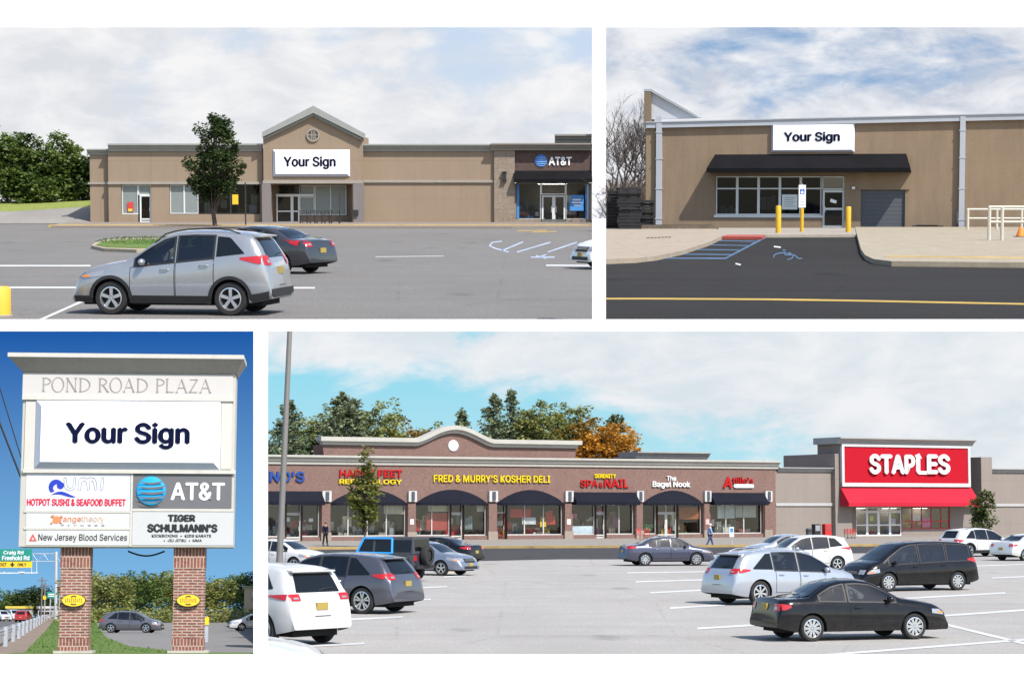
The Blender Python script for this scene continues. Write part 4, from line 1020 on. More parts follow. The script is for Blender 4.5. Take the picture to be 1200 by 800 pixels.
# entrance in the tower
b = r(325, 217, 350.5, 229); glazing(FU, bt, b, [.5], [], 1.1, GLASS2, DKMETAL, .06)
b = r(324, 229, 351, 260.5, 1.1)
for q in (0, 1):
    h_ = (b[1] - b[0]) * (.68 if q == 0 else .32); xx = b[0] if q == 0 else b[0] + (b[1] - b[0]) * .68
    g = glazing(FU, bt, (xx, xx + h_, .06, b[3]), [], [.42], 1.06, GLASS2, dm, .11, 'door')
b2 = r(351, 217, 368.5, 252, 1.1); glazing(FU, bt, b2, [], [.6], 1.1, SHADE, dm, .06)
b2 = r(369, 217, 406, 252, 1.1); glazing(FU, bt, b2, [.5], [], 1.1, SHADE, dm, .06)
mm = MB(); FU.box(mm, 323, 227.5, 368, 230, .9, 1.05); mm.build('door_header', dm, bt)
room(FU, bt, r(324, 217, 351, 261, 1.1), 1.45, 2, None, 3, 4)
b2 = r(412, 246, 420, 252, -.8); mm = MB(); mm.box(b2[0], b2[1], -.95, -.77, b2[2], b2[3]); mm.build('wall_box', DKMETAL, bt)
# stone corner and phone shop
S0, S1 = r(579, 0, 603, 1)[:2]; zt = r(590, 176, 592, 262)[3]; E1 = r(694.2, 0, 695, 1)[0]
m = MB(); sh_ = r(605, 214, 700, 257); dr_ = r(634, 228, 663, 261.5)
holed(m, S0, S1, 0, zt, [], -.3, -.2, 6); holed(m, S1 + .002, E1, 0, sh_[3] - .05, [(sh_[0], E1 - .2, r(600, 257, 601, 262)[3], sh_[3] - .1), (dr_[0], dr_[1], .02, r(600, 257, 601, 262)[3])], 0, .3, 6); m.build('stone_wall', STONE, bt)
m = MB(); a = r(602.6, 177, 703, 201); m.box(S1 + .004, E1, -.06, .3, a[2], zt); m.build('brick_fascia', BRK, bt)
m = MB(); cornice(m, S0 - .25, E1, r(600, 176.5, 601, 177)[3], r(600, 168, 601, 169)[3], .55, -.3); m.build('cornice', stucco('cornice_stone', (.26, .24, .215), .06), bt); m = MB(); a = r(651, 167, 703, 168); cornice(m, a[0], E1, r(651, 167, 652, 167)[3], r(651, 157, 652, 158)[3], .55, 1.0, 2); m.build('cornice', stucco('cornice_stone', (.26, .24, .215), .06), bt)
m = MB(); a = r(602, 200, 703, 214); m.prism([(-.06, a[3]), (-.9, a[2] + .28), (-.9, a[2]), (-.06, a[2])], a[0], E1, 'x'); m.build('awning', BLK, bt)
for x0, x1 in ((606, 634), (634, 663), (663, 688), (688, 694)):
    y1 = 257 if not (x0 == 634) else 228; a = r(x0, 214.5, x1, y1); glazing(FU, bt, (a[0], min(a[1], E1 - .25), a[2], a[3]), [], [], .25, GLASS, ALU, .07)
for x0, x1 in ((635, 649), (649, 662.5)):
    a = r(x0, 229, x1, 261); g = glazing(FU, bt, (a[0], a[1], .05, a[3]), [], [.1], .25, GLASS, dm, .13, 'door'); mm = MB(); mm.box(a[1] - .2 if x0 == 635 else a[0] + .16, a[1] - .16 if x0 == 635 else a[0] + .2, .1, .17, .9, 1.4); mm.build('handle', ALU, g)
room(FU, bt, (r(605, 0, 606, 1)[0], E1 - .2, .05, sh_[3]), .4, 2.6, None, 12, 5, [(.5, .5, .5), (.35, .10, .05), (.1, .25, .5), (.6, .6, .62), (.15, .15, .16)], True)
bluep = M('blue_panel', (.05, .22, .52), .5)
for q in ((605.5, 215, 608.5, 256), (686, 215, 688, 256), (689.6, 215, 691.2, 256)):
    a = r(*q); mm = MB(); mm.box(a[0], a[1], .12, .16, a[2], a[3]); mm.build('blue_strip', bluep, bt)
a = r(668, 228.5, 684, 247); mm = MB(); mm.box(a[0], a[1], .13, .16, a[2], a[3]); p_ = mm.build('poster', M('blue_poster', (.07, .26, .60), .5), bt, label='blue window poster'); mm = MB()
for k, (f0, f1) in enumerate(((.2, .8), (.15, .85), (.3, .75))): mm.box(a[0] + (a[1] - a[0]) * f0, a[0] + (a[1] - a[0]) * f1, .12, .132, a[2] + .82 - .22 * k, a[2] + .92 - .22 * k)
mm.build('poster_marks', SIGNW, p_)
t = FU.thing('wall_lantern', 'black lantern on the stone corner beside the black awning', 'lamp'); a = r(588.5, 201, 594, 212)
m = MB(); m.box(a[0] + .05, a[1] - .05, -.55, -.33, a[2] + .1, a[3] - .1); m.build('lantern_body', DKMETAL, t); m = MB(); m.box(a[0], a[1], -.6, -.302, a[3] - .1, a[3]); m.box(a[0], a[1], -.6, -.302, a[2], a[2] + .08); m.build('lantern_cap', DKMETAL, t)
t = FU.thing('shop_sign', 'white AT&T letters with a blue globe on brown brick above the awning', 'sign'); a = r(643, 184, 670, 194); m = MB(); letters(m, 'AT&T', a[0], a[1], a[2], a[3], -.062, .08, .02); m.build('lettering', SIGNW, t)
c = FU.uv(634, 188.5, -.06); globe(t, FU, c[0], c[1], .5, -.07, M('deep_blue', (.03, .14, .48), .4), M('pale_stripe', (.22, .42, .75), .4))
your_sign(FU, 320, 175.5, 410, 207, 'white Your Sign board on the gabled tower of the tan shop', -.62)
# kerb, walk, island
UL.slab('sidewalk', [(60, 265), (68, 262), (104, 258.5), (704, 258.5), (704, 265), (600, 265.6)], 0, .13, stucco('walk_tan', (.215, .18, .148), .1))
m = MB(); k0 = UL.g(58, 266.0); k1 = UL.g(704, 266.0); m.box(k0.x, k1.x, k0.y - .4, k0.y + 2, 0, .155); o = m.build('kerb', KERB_Y); UL.place(o); struct(o)
isl = [(107, 287.5), (113, 283.5), (125, 280.5), (150, 278.6), (220, 278), (330, 278), (366, 278.6), (381, 281.5), (384, 284.5), (378, 288.5), (360, 291), (250, 292.3), (160, 292.5), (122, 291)]
UL.slab('kerb', isl, 0, .14, stucco('island_kerb', (.36, .30, .22), .2)); cxm = sum(p[0] for p in isl) / len(isl)
inn = [(cxm + (x - cxm) * .965, 285.6 + (y - 285.6) * .72) for x, y in isl]
UL.slab('island_grass', inn, .0, .16, GRASS); blades(UL, [UL.g(*q) for q in inn], 6000, .06, .15, 4, 'short green grass on the kerbed island behind the silver car')
m = MB()
for a, b, tk in (((-60, 311.5), (106, 311.5), 1.6), ((-60, 337), (98, 337), 1.9), ((325, 337.5), (369, 337.5), 1.9), ((340, 310.8), (377, 310.8), 1.6), ((36, 380), (98, 352.5), 2.4), ((640, 311), (702, 311.4), 1.6), ((440, 301.0), (520, 300.2), .6)): UL.stripe(m, a, b, tk, .006)
o = m.build('stall_lines', LINE_W); UL.place(o); struct(o)
m = MB()
for a, b, tk in (((577, 284), (573.5, 288), 1.4), ((573.5, 288), (580, 291), 1.4), ((580, 291), (596, 295.5), 1.4), ((577, 284), (588, 282.8), 1.2), ((588, 294), (613, 283.5), 1.4), ((606, 295.5), (645, 284), 1.4), ((642, 295.5), (676, 284), 1.4), ((676, 290), (696, 284), 1.4), ((622, 301.5), (650, 301.5), 1.5), ((628, 299.5), (640, 303), 1.2), ((640, 298.5), (632, 301.0), 1.2)): UL.stripe(m, a, b, tk, .006)
o = m.build('access_aisle_lines', LINE_PB); UL.place(o); struct(o)
m = MB()
for a, b in (((606, 270.5), (640, 270)), ((624, 272), (652, 271.4))): UL.stripe(m, a, b, .9, .006)
o = m.build('kerb_marks', LINE_Y); UL.place(o); struct(o)
# things around the shop
y_ = UL.g(252, 267).y
tree(UL, UL.X(252, y_), y_, 8.3, [(0, 0, 2.9, 1.8, 1.5, 1.0), (0, 0, 4.3, 2.15, 1.9, 1.7), (.2, 0, 6.2, 1.5, 1.4, 1.6), (.3, 0, 7.5, .75, .75, .9)], 'dense dark green street tree on the walk in front of the tan shop', G_DARK, BARK, 'street_tree', lsize=.12, nclump=200, per=60, cr=.5, trunk=.17, seed=5, hollow=.25)
t = UL.thing('sign_post', 'thin dark post on the kerb behind the silver car', 'post', (UL.X(287.5, 149), 149, .13)); m = MB(); m.tube([(0, 0, 0), (0, 0, 3.1)], .05, 8); m.build('pole', DKMETAL, t); m = MB(); m.box(-.09, .09, -.09, .09, 0, .03); m.build('base_plate', DKMETAL, t)
rnd = random.Random(11)
for i, (px, py, Y, hgt, rx) in enumerate(((-40, 242, 184, 9, 3.5), (8, 242, 184, 6.2, 2.4), (22, 241, 185, 6.8, 2.3), (52, 240, 185, 6.6, 2.6), (78, 239, 186, 5.4, 2.0), (98, 238, 186, 4.4, 1.6), (38, 240, 184, 2.9, 2.4), (262, 240, 184, 8.0, 1.6))):
    tree(UL, UL.X(px, Y), Y, hgt * .93,  [(0, 0, hgt * .36, rx, rx * .8, hgt * .33), (rx * .2, 0, hgt * .66, rx * .75, rx * .7, hgt * .32), (-rx * .35, .3, hgt * .55, rx * .6, rx * .5, hgt * .25)],
         ['tall green tree beyond the left picture edge', 'rounded green tree at the far left edge beside the access road', 'taller bushy tree second from the left edge', 'dark leafy tree in the middle of the clump left of the tan shop', 'smaller green tree nearest the shop but one', 'lowest green tree touching the shop corner', 'low bright bush in front of the dark trees', 'treetop showing over the tan roof behind the street tree'][i],
         [G_MID, G_MID, G_DARK, G_MID, G_MID, G_DARK, G_MID, G_MID][i], BARK, 'shrub' if hgt < 4 else 'tree', 'bush' if hgt < 4 else 'tree', 'trees left of the tan shop' if i < 6 else None, z0=max(0, UL.at(px, {0: 240, 1: 239, 2: 239, 3: 238.5, 4: 238, 5: 237, 6: 240, 7: 262}[i], Y).z) if i < 7 else 0, lsize=.2, nclump=130, per=40, cr=.75, seed=20 + i, low=.05)
# carts nested along the entrance
def cart(P, loc, rz, label, group):
    t = P.thing('shopping_cart', label, 'shopping cart', loc, rz, group); dk = DKMETAL
    m = MB(); c = [(-.42, -.26, .95), (.45, -.18, .95), (.45, .18, .95), (-.42, .26, .95)]; b = [(-.3, -.2, .5), (.4, -.15, .58), (.4, .15, .58), (-.3, .2, .5)]
    for k in range(4): m.tube([c[k], c[(k + 1) % 4]], .015, 5); m.tube([b[k], b[(k + 1) % 4]], .012, 5); m.tube([c[k], b[k]], .012, 5)
    for k in range(4):
        for f in (.2, .4, .6, .8): m.tube([Vector(c[k]).lerp(Vector(c[(k + 1) % 4]), f), Vector(b[k]).lerp(Vector(b[(k + 1) % 4]), f)], .006, 4)
    m.build('basket', dk, t); m = MB(); m.tube([(-.42, -.26, .95), (-.5, -.26, 1.02), (-.5, .26, 1.02), (-.42, .26, .95)], .018, 6); m.build('handle', M('cart_grip', (.05, .05, .06)), t)
    m = MB()
    for sy in (1, -1): m.tube([(-.3, .2 * sy, .5), (-.36, .22 * sy, .16), (.42, .16 * sy, .14), (.1, .17 * sy, .52)], .018, 5)
    m.build('frame', dk, t)
    for x in (-.34, .42):
        for sy in (1, -1): m = MB(); m.lathe([(.06, -.02), (.06, .02)], (x, .2 * sy, .06), 'y', 10); m.build('wheel', dk, t)
    return t
for i, px in enumerate((357, 365, 374, 382, 391)):
    cart(UL, (UL.X(px, 158), 158, .13), R(8), 'dark shopping cart in the row outside the tower windows', 'shopping carts outside the tower windows')
t = UL.thing('cart_rail', 'dark rail frame beside the shopping carts', 'rail', (UL.X(376, 157), 157, .13)); m = MB(); w_ = 1.4
m.tube([(-w_, 0, 0), (-w_, 0, 1.0), (w_, 0, 1.0), (w_, 0, 0)], .03, 6); m.build('rail_frame', DKMETAL, t); m = MB(); m.tube([(w_ + .05, 0, 0), (w_ + .05, 0, 2.4)], .03, 6); m.build('post', DKMETAL, t)
t = UL.thing('bollard', 'yellow bollard cut by the left edge in front of the silver car', 'bollard', (UL.X(-4, 42.6), 42.6, 0)); m = MB(); m.lathe([(.25, 0), (.25, .57), (.22, .62), (.001, .63)], n=20); m.build('sleeve', M('bollard_yellow', (.80, .40, .04), .5), t, smooth=True); m = MB(); m.lathe([(.30, 0), (.30, .03), (.25, .04)], n=20); m.build('base', CONC_D, t)
# cars
def put_car(P, o, px, py, rz):
    g = P.g(px, py); P.place(o, (g.x, g.y, 0), rz); return o
car = make_car(ESC_TALL, 'suv', paint('silver_paint', (.34, .35, .365), .55, .3), 'parked_car', 'silver compact SUV parked in the foreground of the gabled shop lot', 'car', doors=((1.24, 2.06), (2.10, 3.06)), cladding=True, mirror=True, spokes=5, twin=False, wide=.16, rimk=.68, rails=True, tailz=(1.06, 1.26), tailw=.46, headw=.55, headz=(.74, .90))
put_car(UL, car, 216, 366.5, R(180 - 10)); SUV_SILVER = car
car = make_car(SED, 'sedan', paint('charcoal_paint', (.05, .052, .06), .5, .3), 'parked_car', 'charcoal sedan half hidden behind the silver SUV', 'car', doors=((1.42, 2.36), (2.40, 3.3)), spokes=5, twin=True, detail=2)
put_car(UL, car, 306, 319, R(180 - 28))
car = make_car(SED, 'sedan', paint('white_car_paint', (.72, .72, .71), .0, .3), 'parked_car', 'white sedan nosing in from the right beside the white pier', 'car', doors=((1.42, 2.36), (2.40, 3.3)), spokes=5, twin=True)
put_car(UL, car, 753, 314, R(180 + 26)); cut_tree(UL, car, 703, 1)
# room inside the silver SUV: seats and wheel
# ================================================================== upper right: tan warehouse
P = UR
ground(UR, 'parking_lot', asphalt('asphalt_dark', (.034, .032, .030), .45, .35, 17, .3, .5), 702, 1700, 33.2, 149)
FW = Face(UR, 766, 117.5, 1200, 112.5); r = FW.rect
WT = stucco('warehouse_tan', (.25, .182, .122), .12, (2.4, .61)); WT_LIT = stucco('warehouse_tan_lit', (.26, .195, .125), .06); WHT = M('white_metal', (.40, .42, .455), .5, vs=2)
bt = FW.thing('warehouse', 'tan block warehouse with a black awning over its shop front', 'building'); END = r(1330, 0, 1331, 1)[0]; L0 = r(757, 0, 758, 1)[0]
top = r(1000, 143, 1002, 268)[3]
hW = r(838, 206, 963, 252.5); hD = r(962.5, 206, 989.5, 267.5); hG = r(1008.5, 222.5, 1060.5, 268)
m = MB(); holed(m, L0, END, 0, top, [hW, (hW[1], hD[1], .04, hD[3]), (hG[0], hG[1], .04, hG[3])], 0, .22, 10); m.build('wall', WT, bt)
m = MB(); a = r(757, 143, 768, 268); m.box(a[0], a[1], -.03, .002, 0, a[3]); m.build('lit_corner_strip', WT_LIT, bt)  # lit side wall at the corner, its brightness put into a lighter tan
m = MB(); pl = FW.uv(757, 144, -.2); pr_ = FW.uv(1200, 133.5, -.2); pr_ = (END, pl[1] + (pr_[1] - pl[1]) * (END - pl[0]) / (pr_[0] - pl[0]))
m.prism([(pl[0], pl[1] - .30), (pr_[0], pr_[1] - .32), (pr_[0], pr_[1] + .0), (pl[0], pl[1] + .0)], -.2, .3); m.prism([(pl[0], pl[1]), (pr_[0], pr_[1]), (pr_[0], pr_[1] + .06), (pl[0], pl[1] + .06)], -.26, 10); m.build('roof_trim', WHT, bt)
m = MB(); m.prism([(L0, top - .02), (END, top - .02), (END, pr_[1] - .1), (L0, pl[1] - .1)], .004, .4); m.build('wall_top', WT, bt)
m = MB(); FW.poly(m, [(755, 105), (763, 105), (763, 146), (755, 146)], .32, 1.2); m.build('parapet_end', stucco('parapet_tan', (.20, .15, .10), .08), bt)
m = MB(); FW.poly(m, [(763.2, 107.5), (818, 138.5), (763.2, 140)], .5, .9); m.build('parapet_side', M('pale_metal', (.46, .475, .50), .5), bt); m = MB(); FW.poly(m, [(754.5, 104.5), (763.5, 104.5), (820, 137), (818, 138.5), (763, 107.5), (754.5, 107)], .3, 1.22); m.build('parapet_cap', ALU, bt)
for x in (772, 1127.5):
    m = MB(); a = r(x - 3.2, 147, x + 3.2, 267, -.2); m.box(a[0], a[1], -.24, -.02, .05, a[3] + .5); d_ = m.build('downspout', WHT, bt); m = MB()
    for z in (.5, 2.2, 3.9, 5.4): m.box(a[0] - .04, a[1] + .04, -.26, -.01, z, z + .06)
    m.build('bracket', WHT, d_)
# awning
m = MB(); A = [FW.uv(838, 181.5, 0), FW.uv(1062, 179.8, 0)]; B = [FW.uv(828, 199, -1.1), FW.uv(1067, 196, -1.1)]; C = [FW.uv(828, 203.5, -1.1), FW.uv(1067, 200.5, -1.1)]
z_ = (C[0][1] + C[1][1]) / 2; bz = z_ + .24; tz_ = (A[0][1] + A[1][1]) / 2
m.add([(A[0][0], 0, tz_), (A[1][0], 0, tz_), (B[0][0], -1.1, bz), (B[1][0], -1.1, bz), (B[0][0], -1.1, z_), (B[1][0], -1.1, z_), (B[0][0], 0, z_), (B[1][0], 0, z_)],
      [(0, 2, 3, 1), (2, 4, 5, 3), (0, 6, 4, 2), (1, 3, 5, 7), (4, 6, 7, 5)]); aw = m.build('awning', BLK, bt)
# windows
for i, (x0, x1) in enumerate(((838.5, 863.5), (863.5, 888.5), (888.5, 913.5), (913.5, 938), (938, 962.5))):
    a = r(x0, 206.5, x1, 252); glazing(FW, bt, a, [], [.68], .18, GLASS2, dm, .07)
b = r(963, 206.5, 989.3, 222.5); glazing(FW, bt, b, [], [], .18, pane_mat('dusty_glass', (.3, .33, .33), .2), dm, .07)
b = r(963.5, 223, 989.3, 267); g = glazing(FW, bt, (b[0], b[1], .06, b[3]), [], [.5], .18, GLASS2, dm, .12, 'door'); mm = MB(); mm.box(b[0] + .05, b[0] + .16, .08, .17, .9, 1.25); mm.build('handle', dm, g); mm = MB(); mm.add([(b[0] + .42, .12, 1.50), (b[0] + .76, .12, 1.40), (b[0] + .80, .12, 1.56), (b[0] + .46, .12, 1.68)], [(0, 1, 2, 3)]); mm.build('notice', SIGNW, g)
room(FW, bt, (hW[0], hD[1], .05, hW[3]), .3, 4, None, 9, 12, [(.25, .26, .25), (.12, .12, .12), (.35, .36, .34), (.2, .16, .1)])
m = MB(); FW.box(m, 836.5, 252, 964, 255, -.05, .05); m.build('sill', dm, bt)
m = MB(); a = (hG[0], hG[1], .05, hG[3]); n = 9
for k in range(n): m.box(a[0], a[1], .12 + .0, .2, a[2] + (a[3] - a[2]) * k / n + .012, a[2] + (a[3] - a[2]) * (k + 1) / n)
m.quad((a[0], .19, a[2]), (a[1], .19, a[2]), (a[1], .19, a[3]), (a[0], .19, a[3])); m.build('garage_door', M('grey_shutter', (.105, .113, .125), .6, 0, .06, spec=.15), bt)
m = MB(); m.box(hG[0] - .2, hG[1] + .25, -.08, -.005, hG[3] + .02, hG[3] + .13); m.build('lintel', WT, bt)
a = r(998.5, 219, 1002, 221.5); m = MB(); m.box(a[0], a[1], -.14, -.005, a[2], a[3]); m.build('door_lamp', SIGNW, bt)
a = r(1060, 245, 1064, 262); m = MB(); a = r(1121, 248, 1125, 268); m.box(a[0], a[1], -.16, -.005, 0.3, a[3]); m.build('meter_pipe', CONC_D, bt)
def notice(F, x0, y0, x1, y1, d, lines, col, label, parent):
    a = F.rect(x0, y0, x1, y1, d); m = MB(); m.box(a[0], a[1], d - .02, d, a[2], a[3]); o = m.build('notice', col, parent, label=label); m = MB(); h = a[3] - a[2]; w = a[1] - a[0]
    for k in range(lines): m.box(a[0] + w * .15, a[0] + w * (.85 - .12 * (k % 2)), d - .026, d - .021, a[3] - h * (.18 + .72 * k / lines), a[3] - h * (.18 + .72 * k / lines) - h * .05)
    m.build('notice_lines', M('grey_ink', (.35, .37, .4), .7), o); return o
notice(FW, 916.5, 228, 934.5, 245.5, .12, 5, M('pale_board', (.62, .68, .68), .6), 'pale board of faint lines behind the glass', bt)
your_sign(FW, 904, 144.5, 1001.5, 178.5, 'white Your Sign board above the black awning of the warehouse', -.02, .2, 2.6, (.155, .83), (.29, .70))
# ground works
UR.slab('sidewalk', [(838, 276), (842, 267), (1006, 267), (1004, 274.5), (995, 275), (850, 275.5)], 0, .12, stucco('walk_pale', (.30, .265, .22), .12))
UR.slab('concrete_pad', [(703, 304), (711, 303.8), (745, 302.5), (770, 299.8), (800, 293.5), (830, 284), (846, 277), (840, 268), (703, 268)], 0, .14, stucco('pad_pale', (.315, .262, .20), .16, (4, 6)))
UR.slab('concrete_apron', [(1004, 274), (1009, 292), (1014, 299), (1024, 303.5), (1045, 306), (1330, 309), (1330, 266), (1002, 266)], 0, .15, stucco('apron_pale', (.31, .265, .195), .2, (5, 5)))
m = MB(); q0, q1 = UR.g(1040, 306.2), UR.g(1210, 308.4); n_ = Vector((q1.y - q0.y, q0.x - q1.x, 0)).normalized(); m.hexa([(q0.x + n_.x * .5, q0.y + n_.y * .5, 0), (q1.x + n_.x * .5, q1.y + n_.y * .5, 0), (q1.x + n_.x * .5, q1.y + n_.y * .5, .156), (q0.x + n_.x * .5, q0.y + n_.y * .5, .156)], [(q0.x - n_.x * .6, q0.y - n_.y * .6, 0), (q1.x - n_.x * .6, q1.y - n_.y * .6, 0), (q1.x - n_.x * .6, q1.y - n_.y * .6, .156), (q0.x - n_.x * .6, q0.y - n_.y * .6, .156)])
o = m.build('yellow_kerb', KERB_Y); UR.place(o); struct(o)
UR.slab('red_kerb', [(846, 277.2), (852, 275), (897, 275), (893, 277.6)], 0, .125, M('red_kerb_paint', (.35, .07, .05), .8, vs=3, var=.3))
m = MB()
for a, b, tk in (((897, 278.2), (850, 303), 2.0), ((850, 303), (768, 302.6), 1.5), ((800, 298), (858, 298.5), 1.2), ((815, 292.5), (868, 293.2), 1.2), ((828, 287), (878, 288), 1.1), ((838, 282), (886, 283), 1.0)): UR.stripe(m, a, b, tk, .006)
o = m.build('access_aisle_lines', LINE_B); UR.place(o); struct(o)
m = MB(); el = [(918 + 11.5 * cos(2 * pi * q / 16), 300.6 + 4.2 * sin(2 * pi * q / 16)) for q in range(-9, 4)]
for a, b in list(zip(el, el[1:])) + [((919, 294.6), (920, 298.6)), ((920, 298.6), (931, 299.0)), ((931, 299.0), (936, 303.2)), ((936, 303.2), (940, 302.8)), ((919.6, 296.6), (927, 296.9)), ((917, 293.2), (921, 293.2))]: UR.stripe(m, a, b, 1.25, .006)
o = m.build('wheelchair_marking', LINE_B); UR.place(o); struct(o)
m = MB()
for a, b, tk in (((907, 289), (915, 290), 1.6), ((862, 309), (868, 310.5), 1.6)): UR.stripe(m, a, b, tk, .006)
o = m.build('paint_patches', LINE_W); UR.place(o); struct(o)
m = MB(); pts = [(703, 350.2), (760, 350.2), (900, 351), (1000, 352.5), (1100, 354.5), (1330, 359)]
for a, b in zip(pts, pts[1:]): UR.stripe(m, a, b, 2.0, .006)
o = m.build('lane_line', LINE_Y); UR.place(o); struct(o)
m = MB()
for k in range(7): UR.stripe(m, (758 + k * 4.2, 283.2 - k * .15), (761 + k * 4.2, 282.2 - k * .15), 1.0, .146)
o = m.build('drain_grate', M('drain_dark', (.03, .025, .02), .8)); UR.place(o); struct(o)
t = UR.thing('planter_bed', 'low dark planter edge along the tan wall', 'planter', (UR.g(795, 271).x, UR.g(795, 271).y, .14)); m = MB(); m.box(-2.0, 1.9, -.4, .5, 0, .18); m.build('edging', stucco('edging_brown', (.12, .095, .07), .3), t); m = MB(); m.box(-1.85, 1.75, -.3, .4, .1, .2); m.build('soil', M('soil', (.05, .04, .03), .95, vs=9, var=.4), t)
YB = M('bollard_paint', (.58, .34, .015), .45, vs=4, var=.15)
for px, py, h, label in ((912, 275.8, 1.42, 'thick yellow bollard left of the shop door, in front of the wide window'), (994, 274.8, 1.36, 'yellow bollard between the shop door and the garage door')):
    g_ = UR.g(px, py); t = UR.thing('bollard', label, 'bollard', (g_.x, g_.y, .0), 0, 'yellow bollards along the warehouse walk'); m = MB(); m.lathe([(.13, 0), (.13, h - .05), (.11, h - .01), (.001, h)], n=18); m.build('post', YB, t, smooth=True)
    m = MB(); m.lathe([(.17, 0), (.17, .03), (.13, .035)], n=18); m.build('collar', CONC_D, t)
g_ = UR.g(939.5, 274.5); t = UR.thing('parking_sign', 'small blue wheelchair parking sign on a yellow bollard', 'sign', (g_.x, g_.y, 0)); m = MB(); m.lathe([(.09, 0), (.09, 1.25), (.001, 1.28)], n=16); m.build('bollard_base', YB, t, smooth=True); m = MB(); m.box(-.025, .025, -.02, .02, 1.2, 2.45); m.build('pole', ALU, t)
m = MB(); m.box(-.17, .17, -.05, -.021, 1.30, 2.40); pn = m.build('sign_panel', M('hc_panel', (.72, .76, .78), .5), t); m = MB(); m.box(-.11, .11, -.056, -.051, 1.95, 2.20); m.build('blue_square', M('hc_blue', (.03, .10, .42), .5), pn)
m = MB(); m.tube([(-.01, -.06, 2.17), (-.01, -.06, 2.08), (.04, -.06, 2.07), (.06, -.06, 2.0)], .012, 5); m.lathe([(.045, -.058), (.055, -.06)], (-.01, 0, 2.03), 'y', 14); m.build('wheelchair_symbol', SIGNW, pn)
m = MB()
for k in range(3): m.box(-.11, .11, -.055, -.051, 1.42 + .13 * k, 1.46 + .13 * k)
m.build('sign_lines', M('grey_ink', (.35, .37, .4), .7), pn)
# rails
RW = M('rail_white', (.50, .47, .40), .5, vs=5, var=.1)
def railing(x0, x1, ybot, h, posts, label, extra=False):
    g0 = UR.g(x0, ybot, .15); t = UR.thing('handrail', label, 'railing', (g0.x, g0.y, .15)); Lr = (x1 - x0) / FPX * g0.y; m = MB()
    m.tube([(0, 0, h), (Lr, 0, h)], .055, 8); m.tube([(0, 0, h * .55), (Lr, 0, h * .55)], .05, 8); m.build('rails', RW, t, smooth=True)
    for p in posts: m = MB(); m.tube([((p - x0) / FPX * g0.y, 0, 0), ((p - x0) / FPX * g0.y, 0, h)], .07, 8); m.build('post', RW, t, smooth=True)
railing(1133, 1280, 268.8, 1.02, (1134, 1168, 1197, 1240), 'white pipe handrail farther back against the tan wall'); railing(1158, 1280, 281.5, 1.32, (1159, 1174, 1230), 'white pipe handrail nearer the kerb on the concrete apron')
g_ = UR.g(1196, 277.5, .15); t = UR.thing('traffic_cone', 'small orange cone between the white handrails at the right edge', 'cone', (g_.x, g_.y, .15)); m = MB(); m.lathe([(.2, .03), (.06, .42), (.001, .43)], n=16); m.build('cone', M('cone_orange', (.75, .2, .02), .5), t, smooth=True); m = MB(); m.box(-.25, .25, -.25, .25, 0, .03); m.build('base', BLACK(), t)
a = r(1070, 266.5, 1106, 269); t = FW.thing('dark_mat', 'dark strip of rubber lying at the foot of the tan wall', 'mat'); m = MB(); m.box(a[0], a[1], -1.0, -.3, .15, .2); m.build('strip', BLACK(), t); m = MB(); m.box(a[0] + .2, a[1] - .3, -.9, -.4, .2, .24); m.build('upper_strip', BLACK(), t)
# pallets and brush at the left
PAL = M('black_pallet', (.012, .012, .014), .7, var=.5, vs=5)
def pallet():
    m = MB()
    for k in range(6): m.box(-.6, .6, -.6 + k * .21, -.6 + k * .21 + .15, .13, .16)
    for y in (-.6, -.06, .48): m.box(-.6, .6, y, y + .12, .02, .128)
    for x in (-.6, -.05, .5): m.box(x, x + .1, -.61, .61, .0, .019)
    return m.mesh('pallet', PAL)
pm = pallet()
for x, Y, nn in ((725, 108.5, 12), (737, 107, 13), (752, 109.5, 9)):
    rd = random.Random(int(x))
    for k in range(nn):
        o = bpy.data.objects.new('pallet', pm); COL.objects.link(o); UR.place(o, (UR.X(x, Y) + rd.gauss(0, .03), Y + rd.gauss(0, .04), .14 + k * .165 * (1)), R(rd.gauss(0, 2)), 1); o.scale = o.scale
        tag(o, {12: 'black pallet in the leftmost stack beside the white pier', 13: 'black pallet in the middle and tallest stack at the left', 9: 'black pallet in the low stack nearest the warehouse corner'}[nn], 'pallet', {12: 'black pallets in the leftmost stack', 13: 'black pallets in the middle stack', 9: 'black pallets in the low stack'}[nn])
for i, (px, Y, H) in enumerate(((712, 128, 8.6), (722, 138, 9.2), (733, 126, 7.6), (742, 140, 8.8), (750, 132, 7.8), (757, 142, 7.0), (716, 145, 9))):
    b_ = bare_tree(UR, UR.X(px, Y), Y, H, ['bare brown tree leftmost behind the pallets', 'tall bare tree behind the leftmost pallets', 'leaning bare tree behind the middle pallet stack', 'bare tree with fine twigs beside the warehouse', 'bare tree close to the warehouse corner', 'thin bare tree partly behind the warehouse', 'tallest bare tree beside the white pier'][i], M('twig_bark', (.075, .06, .052), .9, vs=9, var=.3), 40 + i, 'bare trees left of the warehouse'); cut_tree(UR, b_, 710, -1)
m = MB(); rd = random.Random(3)
for _ in range(900):
    px = rd.uniform(715, 762); Y = rd.uniform(128, 144); x = UR.X(px, Y); h = rd.uniform(.8, 3.2); m.tube([(x, Y, 0), (x + rd.gauss(0, .35), Y, h * .6), (x + rd.gauss(0, .7), Y, h)], [.022, .016, .006], 3, cap=False)
o = m.build('brush', M('brush_brown', (.12, .085, .06), .9, vs=6, var=.3)); UR.place(o); struct(o, 'stuff'); tag(o, 'brown leafless undergrowth below the bare trees', 'undergrowth')
UR.sheet('leaf_litter', [(703, 264), (760, 264), (760, 258), (703, 258)], .02, M('litter', (.14, .105, .075), .95, vs=3, var=.4))
